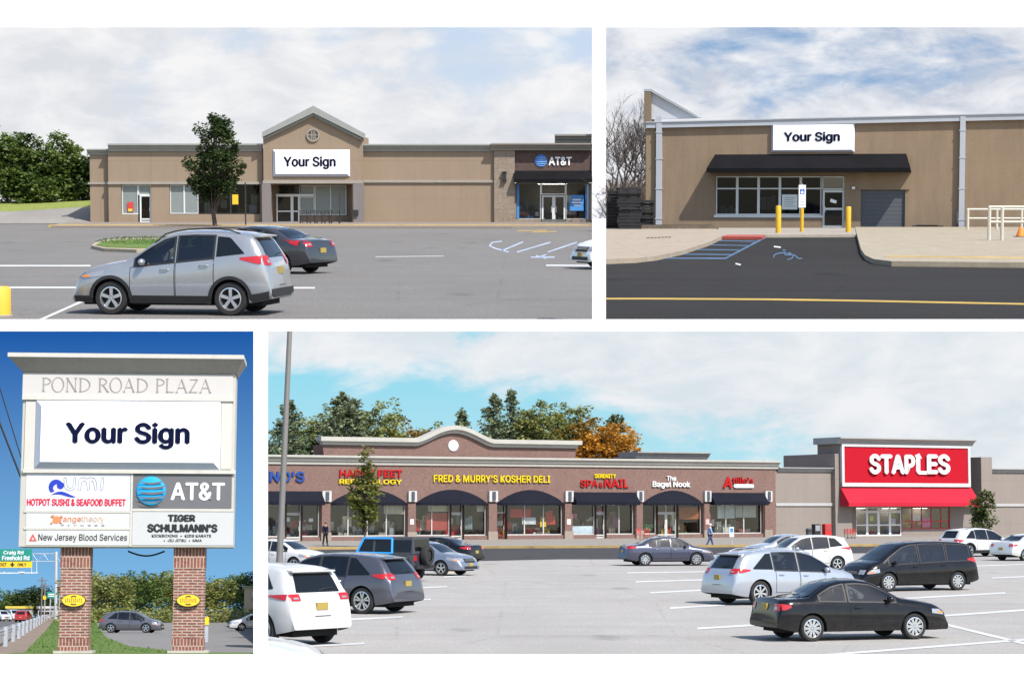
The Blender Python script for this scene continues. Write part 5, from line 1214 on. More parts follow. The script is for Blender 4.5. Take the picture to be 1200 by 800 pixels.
# ================================================================== lower right: brick shopping plaza
P = LR
def ground2(P, name, mat, xl, xr, Y0, Y1, z=0, yclip=None):
    mb = MB(); n = 12
    for i in range(n):
        a, b = Y0 * (Y1 / Y0) ** (i / n), Y0 * (Y1 / Y0) ** ((i + 1) / n)
        for k in range(8):
            f0, f1 = (xl + (xr - xl) * k / 8 - 600) / FPX, (xl + (xr - xl) * (k + 1) / 8 - 600) / FPX
            mb.quad((f0 * a, a, z), (f1 * a, a, z), (f1 * b, b, z), (f0 * b, b, z))
    o = mb.build(name, mat); P.place(o); return struct(o)
LOT = asphalt('asphalt_light', (.355, .337, .314), .17, .25, 11, .16, .3); DARK_STRIP = asphalt('asphalt_dark_strip', (.062, .060, .063), .12, .2, 10, .1)
ground2(LR, 'parking_lot', LOT, 305.5, 1700, 22, 222)
LR.sheet('road', [(306, 641.3), (1600, 635), (1600, 643), (1210, 645.5), (1000, 648), (740, 650.5), (735, 655), (655, 655), (560, 657), (430, 660), (306, 661)], .006, DARK_STRIP)  # darker strip of asphalt between the kerb and the pale lot
FB = Face(LR, 314, 170, 903, 193); r = FB.rect; uv = FB.uv
BR = brick_mat('plaza_brick', (.175, .088, .070), (.115, .062, .053), (.235, .18, .155), .20, .075, .012, .25); CREAM = stucco('cream_cornice', (.38, .37, .335), .05); TAUPE = stucco('taupe_stucco', (.222, .19, .168), .04, (6, 2.2)); KNEE = stucco('knee_tan', (.22, .175, .14), .08); STB = stucco('pier_stone', (.26, .215, .175), .12)
WFR = M('pale_frame', (.45, .435, .41), .4)
bt = FB.thing('shop_row', 'long brown brick shop row with arched black awnings and cream cornice', 'building')
ztop = r(600, 546.5, 602, 633)[3]; zc1 = r(600, 536, 602, 546)[3]; END = r(903, 0, 904, 1)[0]; L0 = r(306.5, 0, 307, 1)[0]
bays = [(307.5, 376, 'flat'), (387, 477, 'arch'), (487, 571.5, 'arch'), (582, 661, 'arch'), (670.5, 744.5, 'flat'), (753, 824, 'arch'), (832, 895, 'flat')]
za = r(600, 590, 602, 633)[3]; zsill = r(600, 627, 602, 633)[3]; zarch = r(600, 575.5, 602, 633)[3]
holes = []; doors = {0: (336, 354.5), 2: (529, 544), 3: (582.6, 594.5), 4: (699, 711), 5: (771, 795)}
for i, (a, b, k) in enumerate(bays):
    ua, ub = uv(a, 610)[0], uv(b, 610)[0]
    if i in doors:
        d0, d1 = uv(doors[i][0], 610)[0], uv(doors[i][1], 610)[0]; holes += [(max(ua, d0), d1, .16, za)]
        if d0 > ua + .1: holes += [(ua, d0, zsill, za)]
        holes += [(d1, ub, zsill, za)]
    else: holes += [(ua, ub, zsill, za)]
m = MB(); holed(m, L0, END, 0, ztop, holes, 0, .45, 9); m.build('wall', BR, bt)
m = MB(); cornice(m, L0, END + .25, ztop, zc1, .55); cz0, cz1 = zc1 + .02, zc1 + .02
m.build('cornice', CREAM, bt)
# raised parapet with the arch
pz = lambda py, px=600: uv(px, py, .8)[1]
pu = lambda px: uv(px, 525, .8)[0]
zb_, zt_ = pz(527.5, 520), pz(518.5, 520); ztop2 = pz(516.5, 520)
def archtop(px, lo, hi, a=487, b=577, c=531.5):
    t = abs(px - c) / ((b - a) / 2)
    return hi if False else lo + (hi - lo) * (0 if t >= 1 else (.5 + .5 * cos(pi * t)) ** .72)
hb, ht = pz(516, 531), pz(500.5, 531)
out = []; mid = []; low = []
for px in [378] + [487 + 90 * k / 30 for k in range(31)] + [675]:
    rise = archtop(px, 0, ht - hb); out.append((pu(px), zt_ + .35 + rise)); mid.append((pu(px), zt_ - .02 + rise)); low.append((pu(px), zt_ - .32 + rise))
zl = zc1 - .3
m = MB(); m.prism([(pu(380), zl), (pu(674), zl)] + low[::-1][0:] , .8, 3); m.build('parapet', BR, bt)
m = MB()
def ribbon(lo, hi, d0, d1, extra=0):
    for k in range(len(lo) - 1):
        a, b, c, d = lo[k], lo[k + 1], hi[k + 1], hi[k]; x0 = a[0] - (extra if k == 0 else 0); x1 = b[0] + (extra if k == len(lo) - 2 else 0)
        m.hexa([(x0, d0, a[1]), (x1, d0, b[1]), (x1, d0, c[1]), (x0, d0, d[1])], [(x0, d1, a[1]), (x1, d1, b[1]), (x1, d1, c[1]), (x0, d1, d[1])])
ribbon(low, mid, .55, 1.2, .1); ribbon(mid, out, .25, 1.4, .35); m.build('arched_cornice', CREAM, bt)
c = uv(531, 522, .8); m = MB(); m.lathe([(.001, .70), (.44, .70), (.48, .72), (.48, .8)], (c[0], 0, c[1]), 'y', 28); m.build('round_vent', M('vent_white', (.66, .68, .70), .5), bt, smooth=True)
m = MB(); a = r(742, 541, 832, 530, 2.0); zq = [uv(788, y, 2.0)[1] for y in (541, 535, 529.5)]; m.box(a[0] + .3, a[1] - .3, 2.0, 6, zc1 - .3, zq[1]); cornice(m, a[0] + .2, a[1] - .2, zq[1] - .1, zq[2], .5, 2.0, 3); m.build('small_parapet', stucco('grey_cornice', (.28, .28, .27), .05), bt)
# piers, bases, wall lamps
for i, (x0, x1) in enumerate(((376.5, 386.5), (477.5, 486.5), (572, 581.5), (661.3, 670), (745, 752.5), (824.5, 831.5), (895.5, 903))):
    a = r(x0, 575, x1, 633); m = MB(); m.box(a[0], a[1], -.14, -.003, .0, za + .0); p_ = m.build('pier', BR, bt); m = MB(); m.box(a[0] - .06, a[1] + .06, -.22, -.002, 0, .85); m.build('pier_base', STB, p_)
    m = MB(); zz = r(x0, 575, x1, 587.5); m.box(a[0] - .02, a[1] + .02, -.32, -.003, zz[2], zz[3]); l_ = m.build('wall_lamp', M('lamp_box_white', (.45, .45, .44), .5), bt); m = MB(); w_ = (a[1] - a[0]); m.box(a[0] + w_ * .32, a[0] + w_ * .7, -.42, -.323, zz[2] + .1, zz[3] - .06); m.build('lamp_glass', M('lamp_dark', (.06, .06, .08), .3), l_)
    if i in (1, 3, 5): m = MB(); q = r((x0 + x1) / 2 - 2, 608, (x0 + x1) / 2 + 2, 614); m.box(q[0], q[1], -.16, -.142, q[2], q[3]); m.build('notice', M('pier_notice', (.7, .66, .66), .6) if i != 5 else M('pier_notice_pink', (.6, .35, .33), .6), p_)
# bays
bars = [[.40, .72], [.66], [.52, .80], [.25, .45, .66, .86], [.0], [.0], [.47]]
tone = [[(.45, .4, .35), (.3, .04, .04), (.2, .22, .25)], [(.5, .45, .36), (.3, .3, .3), (.6, .58, .52), (.1, .08, .07)], [(.5, .05, .05), (.6, .55, .4), (.2, .25, .28)], [(.6, .05, .05), (.7, .5, .05), (.6, .6, .58), (.1, .13, .2)], [(.6, .6, .62), (.3, .1, .2), (.2, .15, .12)], [(.55, .35, .05), (.45, .08, .05), (.1, .3, .12), (.6, .58, .5)], [(.62, .6, .55), (.15, .13, .12), (.4, .1, .1)]]
for i, (a, b, k) in enumerate(bays):
    ua, ub = uv(a, 610)[0], uv(b, 610)[0]
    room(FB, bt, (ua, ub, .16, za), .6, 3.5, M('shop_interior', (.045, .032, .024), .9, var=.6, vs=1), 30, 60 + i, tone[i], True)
    segs = [(ua, ub)]
    if i in doors:
        d0, d1 = uv(doors[i][0], 610)[0], uv(doors[i][1], 610)[0]; segs = [s for s in ((ua, d0), (d1, ub)) if s[1] - s[0] > .2]
        n = 2 if i == 5 else 1
        for q in range(n):
            e0, e1 = d0 + (d1 - d0) * q / n, d0 + (d1 - d0) * (q + 1) / n
            dg = glazing(FB, bt, (e0, e1, .17, .17 + 2.25), [], [.12], .42, GLASS, WFR if i != 3 else M('red_brown_frame', (.12, .035, .03), .5), .13, 'door'); mm = MB(); mm.box(e1 - .22, e1 - .17, .30, .37, 1.0, 1.35); mm.build('handle', ALU, dg)
        glazing(FB, bt, (d0, d1, .17 + 2.26, za), [.5] if n == 2 else [], [], .42, GLASS, WFR, .08)
    for j, (s0, s1) in enumerate(segs):
        nb = max(1, round((s1 - s0) / 1.9)); glazing(FB, bt, (s0, s1, zsill, za), [q / nb for q in range(1, nb)], [], .42, GLASS, WFR, .10)
    m = MB()
    for s0, s1 in segs: m.box(s0, s1, .02, .45, 0, zsill - .01)
    m.build('knee_wall', KNEE, bt)
    m = MB()
    if k == 'flat':
        m.prism([(-.003, zarch - .05), (-.85, za + .18), (-.85, za - .12), (-.003, za - .12)], ua - .02, ub + .02, 'x')
    else:
        n = 16; T = [(ua + (ub - ua) * q / n, za + .02 + (zarch - za + .12) * sin(pi * q / n) ** .8) for q in range(n + 1)]
        Bq = [(ua + (ub - ua) * q / n, -.85 * sin(pi * q / n) ** .5 - .01) for q in range(n + 1)]
        for q in range(n):
            m.quad((T[q][0], -.004, T[q][1]), (T[q + 1][0], -.004, T[q + 1][1]), (Bq[q + 1][0], Bq[q + 1][1], za + .08), (Bq[q][0], Bq[q][1], za + .08))
            m.quad((Bq[q][0], Bq[q][1], za + .08), (Bq[q + 1][0], Bq[q + 1][1], za + .08), (Bq[q + 1][0], Bq[q + 1][1], za - .13), (Bq[q][0], Bq[q][1], za - .13))
    m.build('awning', M('navy_canvas', (.010, .011, .018), .9, vs=4, var=.3, spec=.1), bt)
# posters in the windows
for px0, py0, px1, py1, col, nm in ((500, 601, 525, 621, (.42, .06, .05), 'red'), (502, 592, 528, 599, (.55, .48, .36), 'tan'), (559, 592, 571, 599, (.52, .45, .34), 'tan'), (598, 596, 622, 606, (.55, .04, .04), 'bright red'), (633, 611, 640, 617, (.75, .5, .03), 'yellow'), (450, 592, 475, 602, (.55, .46, .34), 'tan'), (670.6, 616, 698, 626, (.55, .6, .65), 'pale blue'), (841, 592, 861, 607, (.6, .62, .58), 'pale green'), (862, 592, 886, 606, (.52, .5, .44), 'beige'), (796, 594, 819, 608, (.36, .10, .03), 'orange'), (701, 598, 710, 603, (.6, .05, .3), 'pink'), (612, 606, 628, 614, (.6, .6, .6), 'white'), (336, 606, 340, 611, (.7, .7, .7), 'white'), (362, 607, 367, 611, (.7, .7, .7), 'white')):
    a = r(px0, py0, px1, py1, .46); m = MB(); m.box(a[0], a[1], .47, .50, a[2], a[3]); m.build('window_poster', M('poster_' + nm.replace(' ', '_'), col, .7, var=.35, vs=2.5), bt, label='%s window poster' % nm)
# signs
def sign_letters(F, body, x0, y0, x1, y1, col, t, th=.10, bold=.02, d=-.003, shear=0, space=1.0, name='lettering'):
    a = F.rect(x0, y0, x1, y1, d); m = MB(); letters(m, body, a[0], a[1], a[2], a[3], d - th / 2, th, bold, shear, space); return m.build(name, col, t)
RED = M('red_letters', (.38, .010, .012), .5, var=.03, spec=.15); YEL = M('yellow_letters', (.62, .46, .015), .5, var=.03, spec=.15); BLU = M('blue_letters', (.02, .06, .24), .5, var=.03, spec=.15); WHL = M('white_letters', (.72, .72, .72), .5, var=.02)
t = FB.thing('shop_sign', "blue channel letters ending in O'S at the left end of the brick row", 'sign'); sign_letters(FB, "INO'S", 307, 552, 356.5, 564.5, BLU, t, bold=.025)
t = FB.thing('shop_sign', 'red HAPPY FEET and yellow REFLEXOLOGY letters behind the young tree', 'sign'); sign_letters(FB, 'HAPPY FEET', 397.5, 550, 471, 559, RED, t, bold=.022); sign_letters(FB, 'REFLEXOLOGY', 397, 561.3, 470.5, 567, YEL, t, bold=.018)
t = FB.thing('shop_sign', "yellow FRED & MURRY'S KOSHER DELI letters on brick", 'sign'); sign_letters(FB, "FRED & MURRY'S KOSHER DELI", 507.5, 556.5, 644, 565.0, YEL, t, bold=.016)
t = FB.thing('shop_sign', 'yellow SERENITY over red SPA & NAIL letters', 'sign'); sign_letters(FB, 'SERENITY', 696, 555, 721, 560, YEL, t, bold=.03); sign_letters(FB, 'SPA', 679.5, 562, 700, 570.5, RED, t, bold=.02); sign_letters(FB, '&', 701.5, 565, 706, 570.5, RED, t, bold=.02); sign_letters(FB, 'NAIL', 707.5, 561, 736, 571, RED, t, bold=.02)
t = FB.thing('shop_sign', 'white The Bagel Nook letters above the right arched awning', 'sign'); sign_letters(FB, 'The', 780.5, 557.5, 791.5, 563, WHL, t, bold=.01); sign_letters(FB, 'Bagel Nook', 764, 563.8, 808, 572, WHL, t, bold=.014)
t = FB.thing('shop_sign', "red Attilio's letters with a pale capsule board below", 'sign'); sign_letters(FB, 'A', 846.5, 558.5, 857, 571.5, RED, t, bold=.03, shear=.1); sign_letters(FB, "ttilio's", 857.5, 558.8, 882, 566.5, RED, t, bold=.016); a = r(859, 567, 882.5, 571.3); m = MB(); h = (a[3] - a[2]) / 2
pl = [(a[1] - h + h * cos(q), a[2] + h + h * sin(q)) for q in [(-pi / 2) + pi * k / 8 for k in range(9)]] + [(a[0] + h + h * cos(q), a[2] + h + h * sin(q)) for q in [pi / 2 + pi * k / 8 for k in range(9)]]; m.prism(pl, -.16, -.004); m.build('capsule', M('capsule_pale', (.6, .66, .68), .5), t)
cut_tree(LR, bt, 307, -1)
# office store
ot = FB.thing('store_building', 'taupe store with a tall red STAPLES fascia and red awning', 'building')
zt1 = r(936, 552.5, 938, 632)[3]; zt2 = r(936, 547.5, 938, 632)[3]; R1 = r(1330, 0, 1331, 1)[0]
eh = r(988, 592, 1136, 633)
m = MB(); holed(m, END + .01, r(969, 0, 970, 1)[0], 0, zt1, [], .06, .2, 10); m.build('wall', TAUPE, ot); m = MB(); zr = r(1170, 553.5, 1172, 630)[3]; holed(m, r(1147, 0, 1148, 1)[0], R1, 0, zr, [], .06, .2, 10)
P0, P1, P2, P3 = r(968, 0, 969, 1)[0], r(987, 0, 988, 1)[0], r(1136, 0, 1137, 1)[0], r(1148.5, 0, 1149, 1)[0]; zp = r(975, 531.5, 977, 633)[3]; zp2 = r(1141, 537, 1142, 630)[3]
m.build('wall', TAUPE, ot); m = MB(); holed(m, P0, P1, 0, zp, [], -.5, .2, 8); m.build('pier', TAUPE, ot); m = MB(); holed(m, P2, P3, 0, (zp + zp2) / 2, [], -.5, .2, 8); m.build('pier', TAUPE, ot)
m = MB(); cornice(m, END + .26, P0, zt1, zt2, .45, .06); m.build('cornice', stucco('grey_trim', (.31, .305, .30), .05), ot); m = MB(); cornice(m, P3, R1, zr, zr + (zt2 - zt1), .45, .06); m.build('cornice', stucco('grey_trim', (.31, .305, .30), .05), ot)
m = MB(); bz = r(936, 589, 938, 592.5); m.box(END + .01, P0, -.06, .058, bz[2], bz[3]); m.build('band', stucco('pale_band', (.36, .355, .35), .04), ot); m = MB(); m.box(P3, R1, -.06, .058, bz[2] - .05, bz[3] - .05); m.build('band', stucco('pale_band', (.36, .355, .35), .04), ot)
zf0, zf1 = uv(1062, 570, -.9)[1], uv(1062, 521, -.9)[1]; zct = uv(1062, 513.5, -.9)[1]; U0, U1 = uv(986.5, 545, -.9)[0], uv(1137, 545, -.9)[0]
m = MB(); m.box(U0 - .0, U1 + .0, -.7, 3, zf0 - .1, zf1 + .1); m.build('tower_wall', TAUPE, ot)
m = MB(); fr = .28
m.box(U0, U0 + fr, -.95, -.69, zf0, zf1); m.box(U1 - fr, U1, -.95, -.69, zf0, zf1); m.box(U0, U1, -.949, -.69, zf0 - .001, zf0 + .35); m.box(U0, U1, -.949, -.69, zf1 - .25, zf1 + .001); fo = m.build('sign_frame', M('frame_pale', (.48, .48, .48), .5), ot)
m = MB(); cornice(m, U0 - .5, U1 + .4, zf1 + .002, zct, .75, -.7, 3.7); m.build('tower_cornice', stucco('tower_trim', (.31, .32, .31), .05), ot)
t = FB.thing('shop_sign', 'large red board with white STAPLES letters over the red awning', 'sign'); m = MB(); m.box(U0 + fr + .01, U1 - fr - .01, -.85, -.702, zf0 + .36, zf1 - .26); m.build('red_board', M('board_red', (.36, .006, .016), .6, var=.05, vs=1, spec=.1), t)
for body, x0, x1 in (('STAP', 1017.5, 1071), ('ES', 1085, 1112)):
    sign_letters(FB, body, x0, 532, x1, 555.5, WHL, t, .14, .034, -.90)
a = r(1071.5, 531, 1086, 555.5, -.9); m = MB(); wv = (a[1] - a[0])
m.tube([(a[0] + wv * .05, -.95, a[3] - .3), (a[0] + wv * .35, -.95, a[3] - .1), (a[0] + wv * .5, -.95, a[3] - .5)], .10, 6); m.prism([(a[0] + wv * .12, a[2] + .28), (a[0] + wv * .12, a[3] - .35), (a[0] + wv * .42, a[3] - .2), (a[0] + wv * .42, a[2] + .32), (a[1] + .1, a[2] + .32), (a[1] + .1, a[2]), (a[0] + wv * .3, a[2])], -1.0, -.84); m.build('bent_staple_letter', WHL, t)
zaw0, zaw1 = uv(1062, 593, -2.0)[1], uv(1062, 570.5, -.7)[1]; A0, A1 = U0 - .05, U1 + .05
m = MB(); m.prism([(-.702, zaw1 - .03), (-2.0, zaw0 + .35), (-2.0, zaw0), (-.702, zaw0)], A0, A1 + .2, 'x'); m.build('awning', M('red_canvas', (.40, .018, .035), .85, vs=2, var=.12, spec=.1), ot)
# entrance
E0, E1 = P1, P2
m = MB(); zi = zaw0 + .25
q = [uv(x, 610, .3)[0] for x in (1003.5, 1057, 1113.5)]; wz = uv(1085, 619.5, .3)[1]; zh = uv(1030, 594, .3)[1]
holed(m, E0, E1, 0, zi, [(q[0], q[1], .16, zh), (q[1] + .05, q[2], wz, zh)], .3, .5, 3); m.build('entrance_wall', TAUPE, ot)
m = MB(); m.box(E0, E1, -.69, .3, zi, zi + .1); m.build('soffit', TAUPE, ot)
for k in range(4):
    e0, e1 = q[0] + (q[1] - q[0]) * k / 4, q[0] + (q[1] - q[0]) * (k + 1) / 4
    g = glazing(FB, ot, (e0, e1, .17, 2.5), [], [.45], .45, GLASS, WHL, .12, 'door'); glazing(FB, ot, (e0, e1, 2.51, zh), [], [], .45, GLASS, WHL, .10)
glazing(FB, ot, (q[1] + .05, q[2], wz, zh), [.22, .42, .62, .82], [.35], .45, GLASS, M('red_frame', (.45, .02, .03), .4), .10)
room(FB, ot, (q[0], q[2], .16, zh), .6, 4, M('shop_interior', (.2, .16, .12), .9), 22, 91, [(.6, .6, .58), (.5, .05, .05), (.12, .2, .35), (.5, .42, .1), (.2, .2, .2)], True)
for x0, y0, x1, y1, c, nm in ((1070, 603, 1079, 611, (.7, .7, .66), 'white'), (1081, 607, 1091, 617, (.6, .3, .28), 'pink'), (1043, 607, 1050, 616, (.68, .68, .68), 'white'), (1044, 600, 1049, 605, (.5, .5, .12), 'olive'), (1020, 604, 1024, 610, (.55, .5, .1), 'olive')):
    a = r(x0, y0, x1, y1, .4); m = MB(); m.box(a[0], a[1], .47, .50, a[2], a[3]); m.build('window_poster', M('poster_' + nm, c, .7, var=.35, vs=2.5), ot, label='%s window poster' % nm)
# walk and kerb
kl = [(306, 641.5), (480, 640.2), (740, 639), (903, 638), (1250, 636.2), (1600, 634)]
fl = [FB.o + FB.u * d + FB.inn * .3 for d in (.2, 30, 70, 110)]
mb = MB(); kp = [LR.g(x, y, .15) for x, y in kl]; poly = [(v.x, v.y) for v in kp] + [(v.x, v.y) for v in fl[::-1]]; mb.prism(poly, 0, .15, 'z'); o = mb.build('sidewalk', stucco('walk_grey', (.25, .225, .195), .1, (3, 3))); LR.place(o); struct(o)
mb = MB()
for a, b in zip(kp, kp[1:]): mb.hexa([(a.x, a.y - .5, 0), (b.x, b.y - .5, 0), (b.x, b.y - .5, .16), (a.x, a.y - .5, .16)], [(a.x, a.y + 1.5, 0), (b.x, b.y + 1.5, 0), (b.x, b.y + 1.5, .16), (a.x, a.y + 1.5, .16)])
o = mb.build('kerb', M('worn_yellow_kerb', (.32, .225, .085), .85, vs=1.2, var=.5)); LR.place(o); struct(o)
isl = [(505, 662), (520, 657), (540, 655.5), (552, 656.5), (557, 659.5), (553, 663.5), (540, 667), (515, 668)]
LR.slab('kerb', isl, 0, .15, stucco('island_kerb2', (.42, .37, .30), .15)); inn = [(530 + (x - 530) * .8, 661 + (y - 661) * .7) for x, y in isl]; LR.slab('island_grass', inn, 0, .18, GRASS); blades(LR, [LR.g(*q) for q in inn], 900, .3, .17, 9, 'bright green grass on the kerb island behind the left row of cars')
m = MB()
for a, b, tk in (((945, 769), (1230, 747), 2.2), ((1104, 730.5), (1230, 761), 2.6), ((1095, 722), (1230, 712.5), 2.2), ((1060, 701), (1178, 694.5), 1.8), ((817, 736.3), (905, 731), 2.2), ((785, 712.3), (850, 708.5), 1.9), ((762, 694.3), (840, 690.5), 1.7), ((745, 681.5), (830, 679), 1.5), ((735, 671), (830, 669.5), 1.2), ((360, 757), (427, 753.6), 2.2), ((385, 726.6), (472, 722.6), 2.0), ((458, 703.8), (505, 702), 1.7), ((490, 688.7), (524, 687), 1.4), ((520, 675.8), (546, 674.4), 1.2), ((1162, 677), (1230, 674), 1.2), ((1140, 663), (1230, 660), 1.0)): LR.stripe(m, a, b, tk, .008)
o = m.build('stall_lines', LINE_W); LR.place(o); struct(o)
# street things on the walk
def box_thing(nm, px, py, w, h, d, mat, label, cat, F=LR):
    g_ = F.g(px, py, .15); return F.thing(nm, label, cat, (g_.x, g_.y, .15), FB.rz)
t = box_thing('newspaper_box', 956.5, 631, 0, 0, 0, None, 'black newspaper box beside the red one by the taupe wall', 'newspaper box'); m = MB(); m.box(-.32, .32, -.25, .25, .25, 1.3); m.build('cabinet', BLACK(), t, bevel=.03); m = MB(); m.box(-.25, .25, -.27, -.252, .7, 1.2); m.build('window', M('box_window', (.25, .26, .28), .2), t); m = MB(); m.box(-.22, .22, -.18, .18, 0, .25); m.build('pedestal', DKMETAL, t)
t = box_thing('newspaper_box', 969, 631, 0, 0, 0, None, 'red newspaper box against the taupe wall left of the store doors', 'newspaper box'); m = MB(); m.box(-.34, .34, -.25, .25, .2, 1.32); m.build('cabinet', M('box_red', (.5, .02, .02), .4), t, bevel=.03); m = MB(); m.box(-.26, .26, -.27, -.252, .75, 1.2); m.build('window', M('box_window_red', (.3, .05, .05), .3), t); m = MB(); m.box(-.22, .22, -.18, .18, 0, .2); m.build('pedestal', DKMETAL, t)
t = box_thing('litter_bin', 948, 631.3, 0, 0, 0, None, 'small dark litter bin left of the black newspaper box', 'bin'); m = MB(); m.lathe([(.24, 0), (.28, .8), (.30, .82), (.2, .95), (.001, .97)], n=18); m.build('drum', M('bin_grey', (.06, .06, .065), .6), t, smooth=True); m = MB(); m.lathe([(.305, .74), (.305, .80)], n=18); m.build('rim', DKMETAL, t)
t = box_thing('cart_corral', 996, 630.8, 0, 0, 0, None, 'red shopping cart cluster beside the store doors', 'shopping cart'); m = MB()
for k in range(5):
    z = .45 + k * .09; m.tube([(-.5, -.25, z), (.45, -.2, z), (.45, .2, z), (-.5, .25, z), (-.5, -.25, z)], .02, 5)
for x in (-.4, -.1, .2, .44): m.tube([(x, -.23, .4), (x, -.24, .92)], .02, 5); m.tube([(x, .23, .4), (x, .24, .92)], .02, 5)
m.build('basket', M('cart_red', (.45, .03, .03), .45), t); m = MB(); m.tube([(-.45, -.22, .4), (-.45, -.22, .1), (.4, -.2, .1)], .025, 5); m.tube([(-.45, .22, .4), (-.45, .22, .1), (.4, .2, .1)], .025, 5); m.build('frame', DKMETAL, t)
for x in (-.4, .38):
    for sy in (1, -1): m = MB(); m.lathe([(.07, -.02), (.07, .02)], (x, .21 * sy, .07), 'y', 10); m.build('wheel', DKMETAL, t)
def red_chair(px, label, rz):
    g_ = LR.g(px, 632, .15); t = LR.thing('patio_chair', label, 'chair', (g_.x, g_.y, .15), rz, 'red chairs outside the bagel shop'); rm_ = M('chair_red', (.42, .04, .035), .5)
    m = MB(); m.box(-.24, .24, -.24, .24, .42, .46); m.build('seat', rm_, t); m = MB()
    for k in range(4): m.box(-.24, .24, .22, .25, .56 + k * .1, .62 + k * .1)
    m.box(-.25, -.21, .21, .26, .46, .98); m.box(.21, .25, .21, .26, .46, .98); m.build('backrest', rm_, t)
    for x in (-.22, .22):
        for y in (-.22, .22): m = MB(); m.tube([(x, y, 0), (x, y, .43)], .02, 5); m.build('leg', rm_, t)
red_chair(750, 'red chair nearest the brick pier outside the bagel shop', .6); red_chair(757, 'red chair nearer the bagel shop door', -.4)
g_ = LR.g(857.5, 640.5); t = LR.thing('parking_sign', 'small blue and white parking sign on a post by the kerb', 'sign', (g_.x, g_.y, .0)); m = MB(); m.tube([(0, 0, 0), (0, 0, 1.5)], .04, 6); m.build('pole', ALU, t); m = MB(); m.box(-.16, .16, -.06, -.042, .75, 1.5); q = m.build('sign_panel', M('hc_panel', (.72, .76, .78), .5), t); m = MB(); m.box(-.11, .11, -.066, -.061, 1.1, 1.4); m.build('blue_square', M('hc_blue2', (.05, .2, .45), .5), q)
g_ = LR.g(326, 690); t = LR.thing('lamp_post', 'tall grey light pole behind the left cars, cut by the top edge', 'lamp post', (g_.x, g_.y, 0)); m = MB(); hp = LR.at(339.5, 388.3, g_.y); m.tube([(0, 0, 0), (hp.x - g_.x, 0, hp.z)], [.13, .095], 10); m.build('pole', M('pole_grey', (.19, .18, .17), .5, .3), t, smooth=True); m = MB(); m.lathe([(.24, 0), (.24, .6), (.21, .64)], n=16); m.build('concrete_base', CONC, t); 
skinm = M('skin', (.50, .32, .24), .6, var=.03); hair = M('hair', (.04, .03, .022), .7)
g_ = LR.g(832, 640.5); person(LR, (g_.x, g_.y, 0), R(10), 'person in a pale blue shirt, jeans and white cap crossing by the kerb', M('shirt_blue', (.25, .36, .58), .8), M('jeans', (.035, .06, .15), .85), skinm, hair, M('cap_white', (.7, .7, .68), .7), .26, 1.72)
g_ = LR.g(381, 641.5); person(LR, (g_.x, g_.y, .15), R(-60), 'person in dark blue clothes on the walk above the parked jeep', M('jacket_navy', (.015, .02, .055), .8), M('trousers_dark', (.02, .02, .03), .85), skinm, hair, None, .15, 1.7)
# young trees and the trees behind the roofs
g_ = LR.g(427, 643); tree(LR, g_.x, g_.y, 7.2, [(0, 0, 2.5, 1.05, .9, 1.0), (-.1, 0, 3.9, 1.45, 1.1, 1.1), (0, 0, 5.1, .95, .7, .9), (.1, 0, 6.4, .45, .4, .8)], 'slender young street tree in front of the HAPPY FEET sign', leafmat('leaf_yellow_green', [(.06, .075, .015), (.13, .15, .03), (.21, .22, .05), (.30, .28, .09)]), BARK, 'street_tree', lsize=.13, nclump=150, per=26, cr=.36, trunk=.07, seed=71, hollow=.2)
g_ = LR.g(1153, 641); tree(LR, g_.x, g_.y, 4.6, [(0, 0, 1.9, 1.0, .9, .9), (-.1, 0, 2.9, 1.05, .9, .8), (.2, 0, 3.8, .55, .5, .6)], 'young tree with reddish tips beside the red awning', leafmat('leaf_tinged', [(.03, .05, .012), (.07, .10, .025), (.12, .15, .035), (.25, .13, .06)]), BARK, 'street_tree', lsize=.12, nclump=90, per=26, cr=.33, trunk=.07, seed=72, hollow=.2)
def bx(px, Y): return LR.X(px, Y)
def bh(py, Y): return LR.at(600, py, Y).z
for px, Y, py, rad, lab, sd_, rg, per in ((338, 190, 468, 4.3, 'ragged dark pine at the far left behind the lamp pole', 81, .5, 30), (398, 191, 458, 5.4, 'broad dark pine behind the brick parapet left end', 82, .35, 44), (541, 203, 477, 2.1, 'small pointed evergreen above the arched parapet', 83, .3, 34), (578, 205, 460, 3.4, 'narrow dark pine left of the pale thin pine', 84, .4, 30), (599, 206, 454, 3.0, 'thin airy pine with gaps right of the narrow pine', 85, .6, 18), (722, 209, 484, 4.8, 'dark pine behind the orange maple', 86, .4, 36), (412, 192, 466, 4.6, 'second dark pine behind the broad one', 87, .35, 40)):
    c_ = conifer(LR, bx(px, Y), Y, bh(py, Y), rad, lab, G_PINE, BARKG, seed=sd_, ragged=rg, per=per, low=.15, lsize=.17, whorls=22, group='pines behind the shop row')
    if px < 350: cut_tree(LR, c_, 308, -1)
